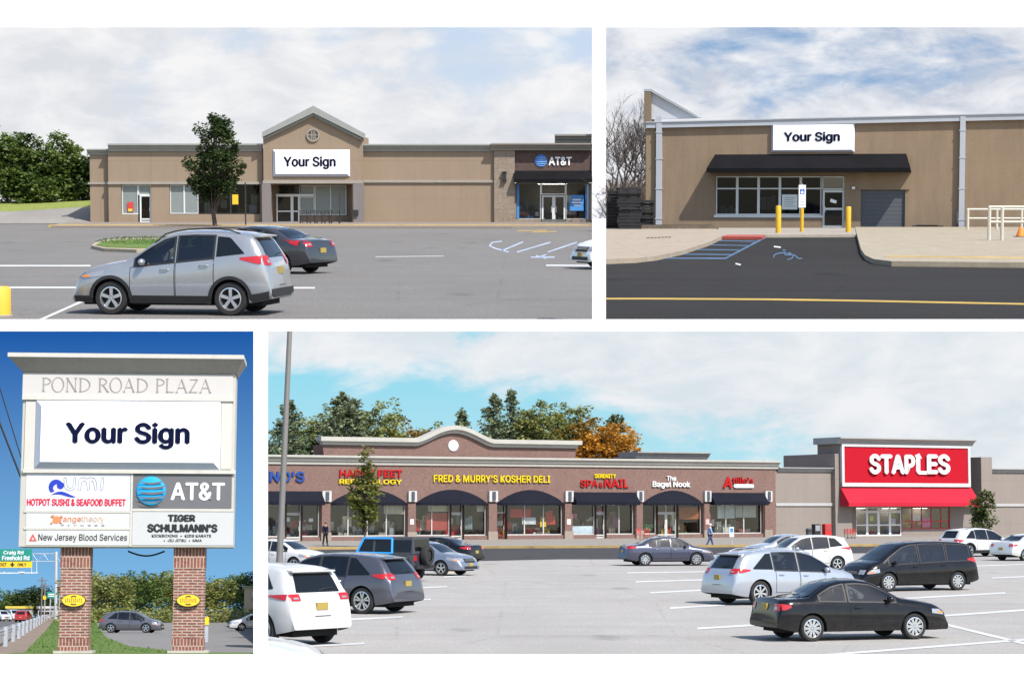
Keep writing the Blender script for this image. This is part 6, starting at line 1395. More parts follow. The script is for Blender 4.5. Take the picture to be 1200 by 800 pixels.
for px, Y, py, rx, lab, lm, sd_, hol, nc in ((436, 194, 467, 3.6, 'olive green tree behind the left end of the parapet', G_OLIVE, 91, .4, 70), (478, 198, 484, 3.0, 'thin yellowing tree left of the arched parapet', leafmat('leaf_gold', [(.08, .06, .015), (.18, .11, .02), (.28, .17, .03), (.12, .11, .03)]), 92, .5, 40), (505, 200, 495, 1.7, 'low sparse tree beside the arched parapet', G_OLIVE, 93, .55, 22), (626, 206, 470, 3.2, 'tall olive tree right of the thin pine', G_OLIVE, 94, .45, 60), (656, 208, 467, 3.7, 'largest olive green tree above the parapet end', G_OLIVE, 95, .4, 80), (385, 197, 474, 4.2, 'broad soft green tree between the left pines', G_OLIVE, 99, .3, 90), (600, 209, 480, 3.4, 'soft green tree low between the thin pine and the olive tree', G_OLIVE, 100, .35, 70), (345, 196, 504, 3.4, 'low dark tree under the ragged pine', G_MID, 96, .3, 60),
    (708, 204, 495, 4.0, 'orange autumn maple behind the low cornice', G_ORANGE, 97, .35, 90), (684, 206, 486, 3.0, 'yellow orange maple leaning behind the parapet end', leafmat('leaf_rust', [(.10, .07, .012), (.20, .12, .02), (.32, .17, .02), (.36, .20, .03)]), 98, .4, 50)):
    H = bh(py, Y); c_ = tree(LR, bx(px, Y), Y, H, [(0, 0, H * .62, rx, rx * .8, H * .30), (rx * .3, 0, H * .80, rx * .6, rx * .6, H * .2), (-rx * .4, .2, H * .72, rx * .6, rx * .5, H * .2)], lab, lm, BARKG, lsize=.19, nclump=int(nc * 2.4), per=36, cr=.7, seed=sd_, hollow=hol, group='broadleaf trees behind the shop row')
    if px < 350: cut_tree(LR, c_, 308, -1)
# cars of the plaza
SILVER = paint('light_silver_paint', (.40, .43, .48), .5, .28); BLACKP = paint('black_paint', (.0045, .0045, .006), .0, .16, .25, .3); WHITEP = paint('pearl_white_paint', (.50, .50, .50), .0, .3); GREYP = paint('steel_grey_paint', (.09, .093, .115), .5, .3); BLUEG = paint('slate_blue_paint', (.06, .065, .10), .5, .3)
D_SUV = ((1.62, 2.52), (2.56, 3.50)); D_SED = ((1.42, 2.36), (2.40, 3.3)); D_ESC = ((1.34, 2.22), (2.26, 3.30))
def head(a_eff, px, right=True, away=True):
    """heading whose flank shows under the angle a_eff at picture column px"""
    phi = atan((px - 600) / FPX); a = R(a_eff)
    if right: return (a - phi) if away else (-a - phi)
    return (pi - a - phi) if away else (pi + a - phi)
def lrcar(sh, kind, pm_, label, px, py, a, right, away, **kw):
    c = make_car(sh, kind, pm_, 'parked_car', label, 'car', **kw); put_car(LR, c, px, py, head(a, px, right, away)); return c
lrcar(CIV, 'coupe', BLACKP, 'black two door coupe in front at the right, showing silver mesh wheels', 994, 747.5, 27, True, True, doors=((1.82, 3.06),), spokes=10, twin=True, wide=.07, rimk=.72, tailz=(.70, .86), tailw=.22, headz=(.56, .68), headw=.4, lowtail=.78)
lrcar(MDX, 'suv', SILVER, 'silver SUV half hidden behind the black coupe', 914, 706, 36, True, True, doors=D_SUV, dlo_trim=True, rails=True, spokes=7, tailz=(.98, 1.14), tailw=.42)
lrcar(VAN, 'van', BLACKP, 'black minivan with chrome side strip behind the black coupe', 1065, 691, 35, False, False, doors=((1.46, 2.64), (2.68, 3.72)), spokes=10, tailz=(1.0, 1.2), dlo_trim=False)
lrcar(ESC, 'suv', WHITEP, 'white crossover facing left behind the silver SUV', 942, 668.5, 27, False, False, doors=D_ESC, tailz=(1.0, 1.14), tailw=.5)
lrcar(SED, 'sedan', SILVER, 'silver car farthest back between the sedan and the white crossover', 920, 657, 30, False, False, doors=D_SED)
lrcar(MDX, 'suv', WHITEP, 'white SUV with dark rear glass in front of the young reddish tree', 1145, 651.5, 42, True, True, doors=D_SUV, rails=True, cladding=True)
lrcar(SED, 'sedan', paint('pale_silver_paint', (.60, .60, .60), .3, .3), 'pale sedan cut by the right edge, tail lamps showing', 1206, 656, 50, True, True, doors=D_SED, tailz=(.80, .95), tailw=.3)
lrcar(SED, 'sedan', BLUEG, 'slate blue sedan alone in the middle of the lot', 781, 662, 16, True, True, doors=D_SED, spokes=10, tailz=(.84, 1.02))
lrcar(MDX, 'suv', GREYP, 'steel grey SUV at the left with large twin spoke wheels', 396, 716, 33, False, True, doors=D_SUV, dlo_trim=True, spokes=5, twin=True, wide=.10, rimk=.72, tailz=(.98, 1.16), tailw=.42)
c = lrcar(ESC, 'suv', WHITEP, 'white SUV at the lower left showing its tailgate and yellow plate', 297, 751, 50, False, True, doors=D_ESC, tailz=(.95, 1.09), tailw=.55); c.scale *= 1.06; cut_tree(LR, c, 312, -1)
c = lrcar(SED, 'sedan', WHITEP, 'white car whose bonnet just shows at the bottom left corner of the plaza lot', 208, 822, 16, True, False, doors=D_SED); cut_tree(LR, c, 312, -1)
j = make_jeep('dark off-roader with bright blue door frames and a spare wheel on its tail'); put_car(LR, j, 446, 680, head(30, 446, False, True))
lrcar(SED, 'sedan', paint('blue_grey_paint', (.20, .23, .30), .5, .3), 'blue grey sedan nose out between the off-roader and the black sedan', 498, 673, 32, True, False, doors=D_SED)
lrcar(SED, 'sedan', BLACKP, 'black sedan by the grass island at the end of the left row', 512, 662, 30, False, True, doors=D_SED, tailz=(.84, 1.0))
c = lrcar(SED, 'sedan', WHITEP, 'white sedan behind the light pole at the left', 328, 668, 34, True, False, doors=D_SED); cut_tree(LR, c, 312, -1)

# ================================================================== lower left: pylon sign by the road
P = LL
ground2(LL, 'parking_lot', asphalt('asphalt_mid', (.21, .20, .19), .12, .2, 12, .15), -500, 305.5, 48, 490)
LL.sheet('road', [(-300, 742), (0, 735), (40, 724), (58, 718.5), (50, 717.6), (0, 717.6), (-300, 717.6)], .01, asphalt('asphalt_highway', (.13, .125, .125), .1, .1))
LL.sheet('dirt_path', [(-60, 792), (30, 766), (58, 735), (68, 719), (62, 718.8), (46, 726), (20, 745), (-80, 780)], .02, M('dirt', (.20, .15, .11), .95, vs=2, var=.3))
gp = [(10, 800), (27, 766), (55, 737), (68, 720), (70, 718.4), (108, 718.4), (116, 735), (124, 746), (150, 757), (215, 764), (330, 769), (330, 800)]
LL.sheet('grass', [(x if x < 304 else 304, y) for x, y in gp], .03, GRASS); bp = [LL.g(x, y) for x, y in ((20, 775), (55, 737), (68, 720), (106, 720), (122, 746), (150, 757), (215, 764), (295, 769))]; blades(LL, bp, 12000, .09, .03, 14, 'green grass around the brick feet of the pylon sign')
mb = MB(); n = 24
def mound(x, y): return .72 * max(0, 1 - ((y - 56.3) / 8) ** 2) * min(1, max(0, (x + 15.2) / 1.5)) if abs(y - 56.3) < 8 else 0
for i in range(n):
    for k in range(16):
        xa, xb = -15.3 + 8.3 * i / n, -15.3 + 8.3 * (i + 1) / n; ya, yb = 48.4 + 16 * k / 16, 48.4 + 16 * (k + 1) / 16
        mb.quad((xa, ya, mound(xa, ya)), (xb, ya, mound(xb, ya)), (xb, yb, mound(xb, yb)), (xa, yb, mound(xa, yb)))
o = mb.build('grass_mound', GRASS, smooth=True); LL.place(o); struct(o)
FS = Face(LL, 26, 55.8, 275, 56.3); r = FS.rect; uv = FS.uv
PBR = brick_mat('pillar_brick', (.235, .085, .06), (.15, .06, .05), (.42, .35, .29), .26, .077, .016, .25); SOLD = brick_mat('soldier_brick', (.235, .085, .06), (.17, .065, .05), (.42, .35, .29), .09, .30, .014, .2)
IV = stucco('ivory_panel', (.43, .415, .375), .04); IV2 = stucco('ivory_trim', (.49, .475, .43), .05); CAPG = stucco('cap_taupe', (.30, .28, .255), .07)
st = FS.thing('pylon_sign', 'tall ivory plaza pylon sign on two brick pillars', 'sign')
for x0, x1 in ((70, 104), (203, 239)):
    a = r(x0, 642, x1, 757); zb = .68; sz = a[3] - .55
    m = MB(); m.box(a[0], a[1], 0, .62, zb + .42, sz); p_ = m.build('pillar', PBR, st); m = MB(); m.box(a[0] - .012, a[1] + .012, -.012, .632, sz, a[3] + .05); m.build('soldier_course', SOLD, p_); m = MB(); m.box(a[0] - .012, a[1] + .012, -.012, .632, zb + .1, zb + .42); m.build('soldier_course', SOLD, p_); m = MB(); m.box(a[0] - .12, a[1] + .14, -.12, .74, zb - .7, zb + .1); m.build('plinth', CONC, p_)
    c = uv((x0 + x1) / 2, 703, 0); m = MB(); n = 32; ou = [(c[0] + .32 * cos(2 * pi * k / n), c[1] + .175 * sin(2 * pi * k / n)) for k in range(n)]; m.prism(ou, -.12, -.004); ov = m.build('oval_plaque', M('plaque_black', (.02, .018, .012), .5), st)
    m = MB(); ou = [(c[0] + .305 * cos(2 * pi * k / n), c[1] + .16 * sin(2 * pi * k / n)) for k in range(n)]; m.prism(ou, -.132, -.118); m.build('yellow_face', M('plaque_yellow', (.78, .50, .03), .5), ov); m = MB()
    rd = random.Random(5)
    for k in range(9): x = c[0] - .22 + k * .052; hh = .035 + .02 * rd.random(); m.box(x, x + .012, -.137, -.131, c[1] - hh, c[1] + hh); m.box(x, x + .03, -.137, -.131, c[1] + hh * (1 if k % 2 else -1) * .9 - .006, c[1] + hh * (1 if k % 2 else -1) * .9 + .006)
    for sg in (1, -1): m.tube([(c[0] - .07, -.134, c[1] + sg * .09), (c[0], -.134, c[1] + sg * .115), (c[0] + .07, -.134, c[1] + sg * .10)], .016, 5)
    m.build('plaque_marks', M('plaque_ink', (.06, .04, .015), .6), ov)
B0, B1, Z0, Z1 = r(26, 437, 275, 641); U0, U1 = B0, B1
m = MB(); m.box(U0, U1, -.22, .84, Z0, Z1); cb = m.build('cabinet', IV, st, bevel=.02)
Y = lambda py: uv(150, py, -.22)[1]
def strip(nm, x0, y0, x1, y1, d0, d1, mat, par=st):
    a = FS.rect(x0, y0, x1, y1, d1); m = MB(); m.box(a[0], a[1], d1, d0, a[2], a[3]); return m.build(nm, mat, par)
strip('header', 26.5, 438.5, 273, 464.5, -.221, -.25, M('header_white', (.48, .462, .44), .6, var=.03), cb); strip('ledge', 26, 464.5, 274, 469, -.221, -.30, IV2, cb); strip('ledge', 26.5, 549.8, 276, 554.3, -.221, -.30, IV2, cb)
strip('side_post', 29, 469.4, 41, 549.4, -.221, -.252, IV2, cb); strip('side_post', 259, 469.4, 271.5, 549.4, -.221, -.252, IV2, cb)
a0, a1 = uv(10, 420, -.6)[0], uv(285, 420, -.6)[0]; zc0, zc1, zc2 = Y(437.3), Y(421.3), Y(416.5)
m = MB(); m.add([(U0 - .02, -.24, zc0), (U1 + .02, -.24, zc0), (U1 + .02, .86, zc0), (U0 - .02, .86, zc0), (a0, -.62, zc1), (a1, -.62, zc1), (a1, 1.24, zc1), (a0, 1.24, zc1)], [(0, 1, 5, 4), (1, 2, 6, 5), (2, 3, 7, 6), (3, 0, 4, 7)]); m.build('flared_cap', CAPG, st)
m = MB(); m.box(a0 - .02, a1 + .02, -.64, 1.26, zc1, zc2); m.build('cap_edge', IV2, st)
# serif header lettering drawn with strokes
def serif(mb, body, u0, u1, z0, z1, d, th=.012):
    S = {'P': (.58, [('v', .12, 0, 1), ('b', .16, .5, .40, .5)]), 'O': (.82, [('o', .41, .37)]), 'N': (.80, [('h', .14, 0, 1), ('d', .14, 1, .68, 0, 1), ('h', .68, 0, 1)]), 'D': (.80, [('v', .14, 0, 1), ('b', .18, 0, .56, 1)]),
         'R': (.68, [('v', .12, 0, 1), ('b', .16, .5, .38, .5), ('d', .32, .5, .64, 0, 1)]), 'A': (.78, [('d', .07, 0, .38, 1, 0), ('d', .38, 1, .70, 0, 1), ('x', .2, .56, .34)]), 'L': (.62, [('v', .12, 0, 1), ('x', .12, .56, .02)]), 'Z': (.66, [('x', .08, .58, .98), ('d', .58, 1, .08, 0, 1), ('x', .08, .58, .02)]), ' ': (.36, [])}
    tot = sum(S[c][0] + .06 for c in body); k = (u1 - u0) / tot; H = z1 - z0; x = u0; W1, W0 = .085 * k, .035 * k
    def bar(a, b, w):
        a, b = Vector(a), Vector(b); t = (b - a).normalized(); nn = Vector((-t.y, t.x)) * w / 2; mb.prism([tuple(a - nn), tuple(b - nn), tuple(b + nn), tuple(a + nn)], d - th, d)
    for ch in body:
        w, st_ = S[ch]
        for q in st_:
            if q[0] in 'vh':
                ux = x + q[1] * k; ww = W1 if q[0] == 'v' else W0; bar((ux, z0), (ux, z1), ww)
                for zz in (z0, z1): mb.box(ux - .09 * k, ux + .09 * k, d - th, d, zz - .018 * k, zz + .018 * k)
            elif q[0] == 'd':
                bar((x + q[1] * k, z0 + q[2] * H), (x + q[3] * k, z0 + q[4] * H), W1 if q[5] else W0)
                if q[4] == 0 or q[2] == 0: ux = x + (q[3] if q[4] == 0 else q[1]) * k; mb.box(ux - .08 * k, ux + .08 * k, d - th, d, z0 - .018 * k, z0 + .018 * k)
            elif q[0] == 'x': bar((x + q[1] * k, z0 + q[3] * H), (x + q[2] * k, z0 + q[3] * H), W0 * 1.2)
            else:
                n = 20; full = q[0] == 'o'
                if full: cx, rx, cz, rz, a_, b_ = x + q[1] * k, q[2] * k, z0 + H / 2, H / 2 + .02, 0, 2 * pi
                else: cx, rx, cz, rz, a_, b_ = x + q[1] * k, q[3] * k, z0 + H * (q[2] + q[4] / 2), H * q[4] / 2, -pi / 2, pi / 2
                for i in range(n):
                    t0, t1 = a_ + (b_ - a_) * i / n, a_ + (b_ - a_) * (i + 1) / n; w_ = W0 + (W1 - W0) * abs(cos((t0 + t1) / 2)); f = lambda t, s: (cx + (rx + s) * cos(t), cz + (rz + s * .5) * sin(t)); mb.prism([f(t0, -w_ / 2), f(t1, -w_ / 2), f(t1, w_ / 2), f(t0, w_ / 2)], d - th, d)
        x += (w + .06) * k
        if ch == ' ' or x > u1 - .5 * k * .06: mb.build('header_lettering', M('taupe_letters', (.27, .245, .235), .6), cb); mb = MB()
a = FS.rect(49, 443.5, 249, 459, -.25); m = MB(); serif(m, 'POND ROAD PLAZA', a[0], a[1], a[2], a[3], -.252)
def ystag():
    u0, u1, z0, z1 = FS.rect(41.5, 469.5, 258.5, 549.7, -.23); b = (u1 - u0) * .034; t = FS.thing('sign_board', 'large white Your Sign board between the header and the tenant panels of the pylon sign', 'sign'); d = -.225; th = .2
    m = MB(); m.box(u0, u1, d - .035, d, z0, z1); m.build('back_panel', BEV, t); m = MB(); o = [(u0, z0), (u1, z0), (u1, z1), (u0, z1)]; b2 = (u1 - u0) * .036; i = [(u0 + b, z0 + b2), (u1 - b, z0 + b2), (u1 - b, z1 - b2), (u0 + b, z1 - b2)]
    for k in range(4):
        p, c = k, (k + 1) % 4; m.cur = 0 if k in (0, 3) else 1; m.quad((o[p][0], d - .035, o[p][1]), (o[c][0], d - .035, o[c][1]), (i[c][0], d - th, i[c][1]), (i[p][0], d - th, i[p][1]))
    m.build('bevelled_frame', [BEV, BEV_LIT], t); m = MB(); m.box(i[0][0], i[1][0], d - th - .01, d - th + .05, i[0][1], i[2][1]); m.build('face_panel', SIGNW, t); a = FS.rect(76.5, 494.5, 222.5, 526, d - th - .012); m = MB(); letters(m, 'Your Sign', a[0], a[1], a[2], a[3], d - th - .015, .02, .030); m.build('lettering', NAVY, t)
ystag()
DP = -.235
GP1 = M('panel_pale', (.58, .585, .65), .5, var=.02, spec=.2); GP2 = M('panel_grey_white', (.50, .50, .49), .5, var=.02, spec=.2); GP3 = M('panel_slate', (.13, .13, .138), .5, spec=.2, var=.04)
def panel(x0, y0, x1, y1, mat): return strip('tenant_panel', x0, y0, x1, y1, -.221, DP, mat)
def lett(par, body, x0, y0, x1, y1, col, bold=.01, shear=0, space=1.0, nm='lettering'):
    a = FS.rect(x0, y0, x1, y1, DP); m = MB(); letters(m, body, a[0], a[1], a[2], a[3], DP - .003, .01, bold, shear, space); return m.build(nm, col, par)
m = strip('divider', 28, 598.2, 153.6, 600.3, -.221, -.25, IV2, cb); strip('divider', 28, 618, 153.4, 620.3, -.221, -.25, IV2, cb); strip('divider', 152.7, 554.5, 155, 640, -.221, -.251, IV2, cb); strip('divider', 155.2, 595.8, 274, 598.8, -.221, -.25, IV2, cb)
um = panel(30.5, 555, 152.5, 598, GP1); lett(um, 'HOTPOT SUSHI & SEAFOOD BUFFET', 31.5, 584, 147.5, 592.5, M('buffet_red', (.55, .012, .03), .4), .035)
# wave emblem and outlined letters
a = FS.rect(57, 561, 90, 583, DP); W_, H_ = a[1] - a[0], a[3] - a[2]; m = MB(); q = lambda f, g: (a[0] + f * W_, a[2] + g * H_)
arc = []
for k in range(17): t_ = pi * (.02 + 1.25 * k / 16); arc.append((t_, .30 * (1)))
out_ = [q(.26 + .26 * cos(t_), .58 + .40 * sin(t_)) for t_, _ in arc]; in_ = [q(.33 + .17 * cos(t_), .52 + .22 * sin(t_)) for t_, _ in arc]
for k in range(16): m.prism([out_[k], out_[k + 1], in_[k + 1], in_[k]], DP - .012, DP)
m.lathe([(.001, DP - .013), (.13 * W_, DP - .013), (.13 * W_, DP)], (q(.42, .66)[0], 0, q(.42, .66)[1]), 'y', 16)
for k in range(12):
    f = lambda x: .16 + .10 * sin((x - .1) * 5.5); x0, x1 = .1 + .85 * k / 12, .1 + .85 * (k + 1) / 12; w0, w1 = .09 * sin(pi * (k + .2) / 12.4), .09 * sin(pi * (k + 1.2) / 13.4); m.prism([q(x0, f(x0) - w0), q(x1, f(x1) - w1), q(x1, f(x1) + w1), q(x0, f(x0) + w0)], DP - .012, DP)
m.build('wave_emblem', M('wave_blue', (.012, .035, .36), .4), um)
def outline(pts_px, closed=False):
    pts = [FS.uv(x, y, DP) for x, y in pts_px]; mo.tube([(p[0], DP - .004, p[1]) for p in pts] + ([(pts[0][0], DP - .004, pts[0][1])] if closed else []), .011, 5)
mo = MB()
outline([(75, 560), (76.5, 558.8), (78, 560), (78.5, 567), (80, 570.5), (83, 571.5), (85.5, 569.5), (86, 565), (86, 560), (87.5, 558.6), (89, 560), (89, 567), (87.5, 572), (83, 574.4), (78, 573), (75.6, 569)], True)
outline([(91.5, 573.5), (92, 564), (94, 560), (98, 558.8), (102, 560.5), (106, 558.8), (110.5, 559.8), (113, 564), (114, 573), (111.5, 574), (110, 566), (108, 562.5), (105.5, 564), (105, 573), (102.6, 574), (101.6, 565), (99, 562.4), (96, 564), (94.6, 573.6)], True)
outline([(119, 559.6), (120.5, 558.6), (121.8, 560), (120.6, 573), (119, 574.2), (117.4, 573)], True)
mo.build('outlined_letters', M('outline_grey', (.30, .33, .36), .5), um)
ap = panel(154.8, 555, 271.5, 595.5, GP3); lett(ap, 'AT&T', 200, 565, 263.5, 586, M('att_pale', (.70, .70, .71), .4), .02); c = uv(177, 575, DP); globe(ap, FS, c[0], c[1], .40, DP - .002, M('cyan_globe', (.012, .32, .64), .5, spec=.2), GP3)
og = panel(30.5, 600.5, 152.5, 618, GP2); OR_ = M('orange_letters', (.62, .20, .08), .5); lett(og, 'range', 71, 606, 95, 612.5, OR_, .0); lett(og, 'theory', 95.5, 604, 122.5, 612.5, M('orange_thin', (.58, .40, .32), .5), -.005); lett(og, 'F  I  T  N  E  S  S', 72, 614.2, 122.5, 616, M('faint_grey', (.36, .36, .36), .5), 0)
m = MB(); c = uv(66.3, 608.6, DP); m.lathe([(.07, DP - .012), (.10, DP - .012), (.10, DP), (.07, DP)], (c[0], 0, c[1]), 'y', 20)
for ang in (35, 145, 215, 325, 130): x, z = c[0] + .10 * cos(R(ang)), c[1] + .10 * sin(R(ang)); m.tube([(x, DP - .006, z), (c[0] + .17 * cos(R(ang)), DP - .006, c[1] + .17 * sin(R(ang)))], [.012, .03], 6)
m.build('splat_emblem', OR_, og)
nj = panel(30.5, 620.5, 152.5, 638.5, GP2); lett(nj, 'New Jersey Blood Services', 45, 625.2, 149, 635, M('ink', (.03, .035, .045), .5), .004); m = MB(); m.prism([uv(34, 633.5, DP), uv(43, 633.5, DP), uv(38.5, 625, DP)], DP - .012, DP); e = m.build('triangle_emblem', M('emblem_red', (.6, .05, .05), .4), nj); m = MB(); m.prism([uv(37, 632.3, DP), uv(40.4, 632.3, DP), uv(38.5, 628.7, DP)], DP - .016, DP - .011); m.build('drop', GP2, e)
tg = panel(155, 599, 273.5, 638.5, M('panel_silver', (.46, .465, .465), .5, var=.02, spec=.2)); INK = M('ink_black', (.012, .014, .016), .5); lett(tg, 'TIGER', 196.5, 602.5, 229, 611, INK, .05); lett(tg, "SCHULMANN'S", 172.5, 613.5, 255, 623.5, INK, .05); lett(tg, 'KICKBOXING  •  KIDS KARATE', 178, 625.8, 247.5, 629, INK, .01); lett(tg, '•  JIU JITSU  •  MMA', 192, 631.3, 236.5, 634.4, INK, .01)
# cable sagging under the cabinet
t = LL.thing('cable', 'black cable sagging under the sign cabinet', 'cable'); m = MB(); pts = []
for k in range(13): f = k / 12; p = LL.at(150 + 43 * f, 645.5 + 5.5 * sin(pi * f), 56.3); pts.append(p)
m.tube(pts, .025, 5); m.build('strand', DKMETAL, t)
for i, (pa, pb) in enumerate((((-6, 418), (20, 560)), ((-6, 495), (24, 580)))):
    t = LL.thing('power_line', ['upper power line crossing the blue sky left of the sign', 'lower power line passing behind the sign cabinet'][i], 'cable'); m = MB(); pts = []
    for k in range(15): f = k / 14; p = LL.at(pa[0] - 40 + (pb[0] + 65 - pa[0]) * f, pa[1] - 130 + (pb[1] + 170 - pa[1]) * (f ** .92), 120); pts.append(p)
    m.tube(pts, .035 if i == 0 else .06, 5); m.build('strand', M('cable_black', (.01, .01, .012), .7), t)
# roadside guard rail
t = LL.thing('guard_rail', 'grey post guard rail beside the highway', 'guard rail'); GV = M('galvanised', (.48, .49, .52), .45, .4, .1)
bpts = [LL.g(x, y) for x, y in ((-60, 786), (6.5, 757.5), (15.5, 752), (22, 748), (27, 744.5), (31.5, 741.3), (36, 738.5), (40, 736), (43, 734), (46, 732), (49, 730.2), (52, 728.4), (55, 726.6), (58, 725), (60.5, 723.4))]
for p in bpts: m = MB(); m.box(p.x - .09, p.x + .09, p.y - .1, p.y + .1, 0, 1.02); m.build('post', GV, t)
m = MB()
for a_, b_ in zip(bpts, bpts[1:]):
    for z in (.66, .82): m.tube([(a_.x - .12, a_.y, z), (b_.x - .12, b_.y, z)], .06, 6)
m.build('rail', M('rail_grey', (.35, .36, .39), .45, .4, .1), t)
# gantry
YG = 380; t = LL.thing('sign_gantry', 'grey overhead gantry frame over the highway', 'gantry'); m = MB(); G = lambda x, y, d=0: LL.at(x, y, YG + d)
m.tube([(G(66, 700).x, YG, 0), (G(66, 640).x, YG, G(66, 646).z)], .30, 8); m.build('post', GV, t)
m = MB()
for py in (648.5, 657.5): m.tube([G(-40, py), G(66, py)], .09, 6)
for k in range(9):
    x = -40 + k * 13; m.tube([G(x, 648.5), G(x + 6.5, 657.5), G(x + 13, 648.5)], .05, 5)
m.build('truss', GV, t); m = MB(); m.tube([G(-40, 671.5), G(44, 671)], .12, 6)
for x in (5, 22, 37, 43): m.tube([G(x, 657), G(x, 671.5)], .06, 5)
m.box(G(24, 669).x, G(29, 669).x, YG - .5, YG - .1, G(25, 671).z, G(25, 669.3).z); m.build('catwalk', M('gantry_white', (.62, .64, .66), .5), t)
FG = Face(LL, -20, YG - .6, 66, YG - .6)
def hwy(x0, y0, x1, y1, mat, label, texts):
    t = FG.thing('highway_sign', label, 'sign'); a = FG.rect(x0, y0, x1, y1); m = MB(); m.box(a[0], a[1], 0, .12, a[2], a[3]); p_ = m.build('panel', mat, t)
    for body, q0, q1, q2, q3, col in texts: b_ = FG.rect(q0, q1, q2, q3); m = MB(); letters(m, body, b_[0], b_[1], b_[2], b_[3], -.02, .03, .02); m.build('lettering', col, t)
    return t
GRN = M('highway_green', (.012, .22, .17), .45, var=.03); HWY = M('highway_yellow', (.78, .50, .02), .45, var=.03)
hwy(-30, 643, 37.3, 657, GRN, 'green highway sign reading Craig Rd and Freehold Rd', (('Craig Rd', 4, 644.8, 27.5, 650.2, WHL), ('Freehold Rd', 2.5, 650.8, 34.5, 656, WHL)))
t = hwy(-30, 657.6, 37.5, 664.6, HWY, 'yellow exit only strip hanging under the green highway sign', (('ONLY', 20.5, 659.2, 31, 662.8, INK), ('EXIT', -1, 659.2, 8, 662.8, INK))); m = MB(); m.prism([FG.uv(14.5, 664), FG.uv(11.5, 660.6), FG.uv(13.5, 660.6), FG.uv(13.5, 658.6), FG.uv(15.5, 658.6), FG.uv(15.5, 660.6), FG.uv(17.5, 660.6)], -.035, -.001); m.build('down_arrow', INK, t)
YF = 430; FG2 = Face(LL, -20, YF, 120, YF)
t = FG2.thing('highway_sign', 'small far green sign beside the left brick pillar', 'sign'); a = FG2.rect(55, 693, 68.5, 700.5); m = MB(); m.box(a[0], a[1], 0, .12, a[2], a[3]); m.build('panel', GRN, t); m = MB(); m.box(a[0] + .3, a[1] - .4, -.02, -.001, a[2] + .75, a[2] + .95); m.box(a[0] + .3, a[1] - .8, -.02, -.001, a[2] + .35, a[2] + .55); m.build('legend', WHL, t); m = MB()
for f in (.3, .8): m.box(a[0] + (a[1] - a[0]) * f - .1, a[0] + (a[1] - a[0]) * f + .1, .13, .3, 0, a[3])
m.build('post', GV, t)
t = FG2.thing('yellow_sign', 'small yellow roadside sign far down the highway', 'sign'); a = FG2.rect(50, 697.5, 54, 702); m = MB(); m.box(a[0], a[1], .4, .5, a[2], a[3]); m.build('panel', HWY, t); m = MB(); m.tube([((a[0] + a[1]) / 2, .6, 0), ((a[0] + a[1]) / 2, .6, a[3])], .08, 6); m.build('post', GV, t)
t = FG2.thing('red_sign', 'small red sign at the edge of the left brick pillar', 'sign'); a = FG2.rect(68, 686, 72, 692); m = MB(); m.box(a[0], a[1], -.3, -.2, a[2], a[3]); m.build('panel', RED, t); m = MB(); m.tube([((a[0] + a[1]) / 2, -.1, 0), ((a[0] + a[1]) / 2, -.1, a[3])], .08, 6); m.build('post', GV, t)
for px, py, lab in ((48.5, 676, 'thin utility pole left of the gantry post'), (52, 682, 'shorter utility pole between the thin pole and the gantry')):
    t = LL.thing('utility_pole', lab, 'pole', (LL.X(px, 440), 440, 0)); z = LL.at(px, py, 440).z; m = MB(); m.tube([(0, 0, 0), (0, 0, z)], .16, 7); m.build('pole', BARKG, t); m = MB(); m.box(-1, 1, -.1, .1, z - .8, z - .6); m.build('crossarm', BARKG, t)
# far trees and buildings
for px, Y, py, rx, lab, lm, sd_, z_ in ((-8, 450, 690, 5, 'far tree at the left edge beyond the highway', G_MID, 1, 0), (27, 455, 688, 3.6, 'rounded dark far tree under the gantry', G_DARK, 2, 0), (42, 452, 684, 4.2, 'taller dark far tree beside the utility poles', G_DARK, 3, 0), (12, 470, 699, 5, 'low distant trees along the highway', G_MID, 4, 0), (60, 472, 698, 4, 'low distant trees behind the green roadside sign', G_MID, 5, 0),
    (112, 330, 671, 4.4, 'yellow green tree just right of the left brick pillar', G_OLIVE, 6, 0), (128, 300, 676, 4.0, 'low bushy tree behind the grey SUV', G_OLIVE, 7, 0), (146, 340, 666, 5.0, 'tallest green tree behind the grey SUV', G_MID, 8, 0), (166, 320, 668, 4.8, 'dark green tree left of the right brick pillar', G_MID, 9, 0), (186, 345, 667, 4.8, 'brownish green tree touching the right brick pillar', G_OLIVE, 10, 0), (206, 350, 668, 4.6, 'tree hidden behind the right brick pillar', G_DARK, 11, 0), (226, 345, 678, 4.6, 'olive tree behind the right brick pillar edge', G_OLIVE, 12, 0), (248, 350, 676, 4.4, 'brownish olive tree right of the right brick pillar', G_OLIVE, 13, 0), (268, 372, 669, 5.0, 'dark tree above the parked cars at the right', G_MID, 14, 0), (290, 380, 668, 4.6, 'dark green tree beside the tan corner building', G_DARK, 15, 0), (303, 352, 678, 3.4, 'dark tree at the right edge in front of the tan building', G_MID, 16, 0), (312, 385, 672, 5, 'tree at the right end beyond the white pier', G_MID, 17, 0), (95, 340, 668, 4.2, 'tree hidden behind the left brick pillar', G_OLIVE, 18, 0)):
    H = LL.at(px, py, Y).z; tree(LL, LL.X(px, Y), Y, H, [(0, 0, H * .42, rx, rx * .8, H * .42), (rx * .3, 0, H * .72, rx * .62, rx * .6, H * .26), (-rx * .42, .3, H * .62, rx * .6, rx * .5, H * .26)], lab, lm, BARK, lsize=.24, nclump=120, per=36, cr=1.0, low=.05, seed=200 + sd_, hollow=.4, group='trees behind the pylon sign' if px > 80 else 'far trees along the highway')
m = MB()
rd = random.Random(8)
for _ in range(500): px = rd.uniform(70, 304); Y = rd.uniform(285, 300); m_ = LL.X(px, Y); leaves(m, [((m_, Y, rd.uniform(.2, 1.6)), .9)], 10, .28, .8, rd)
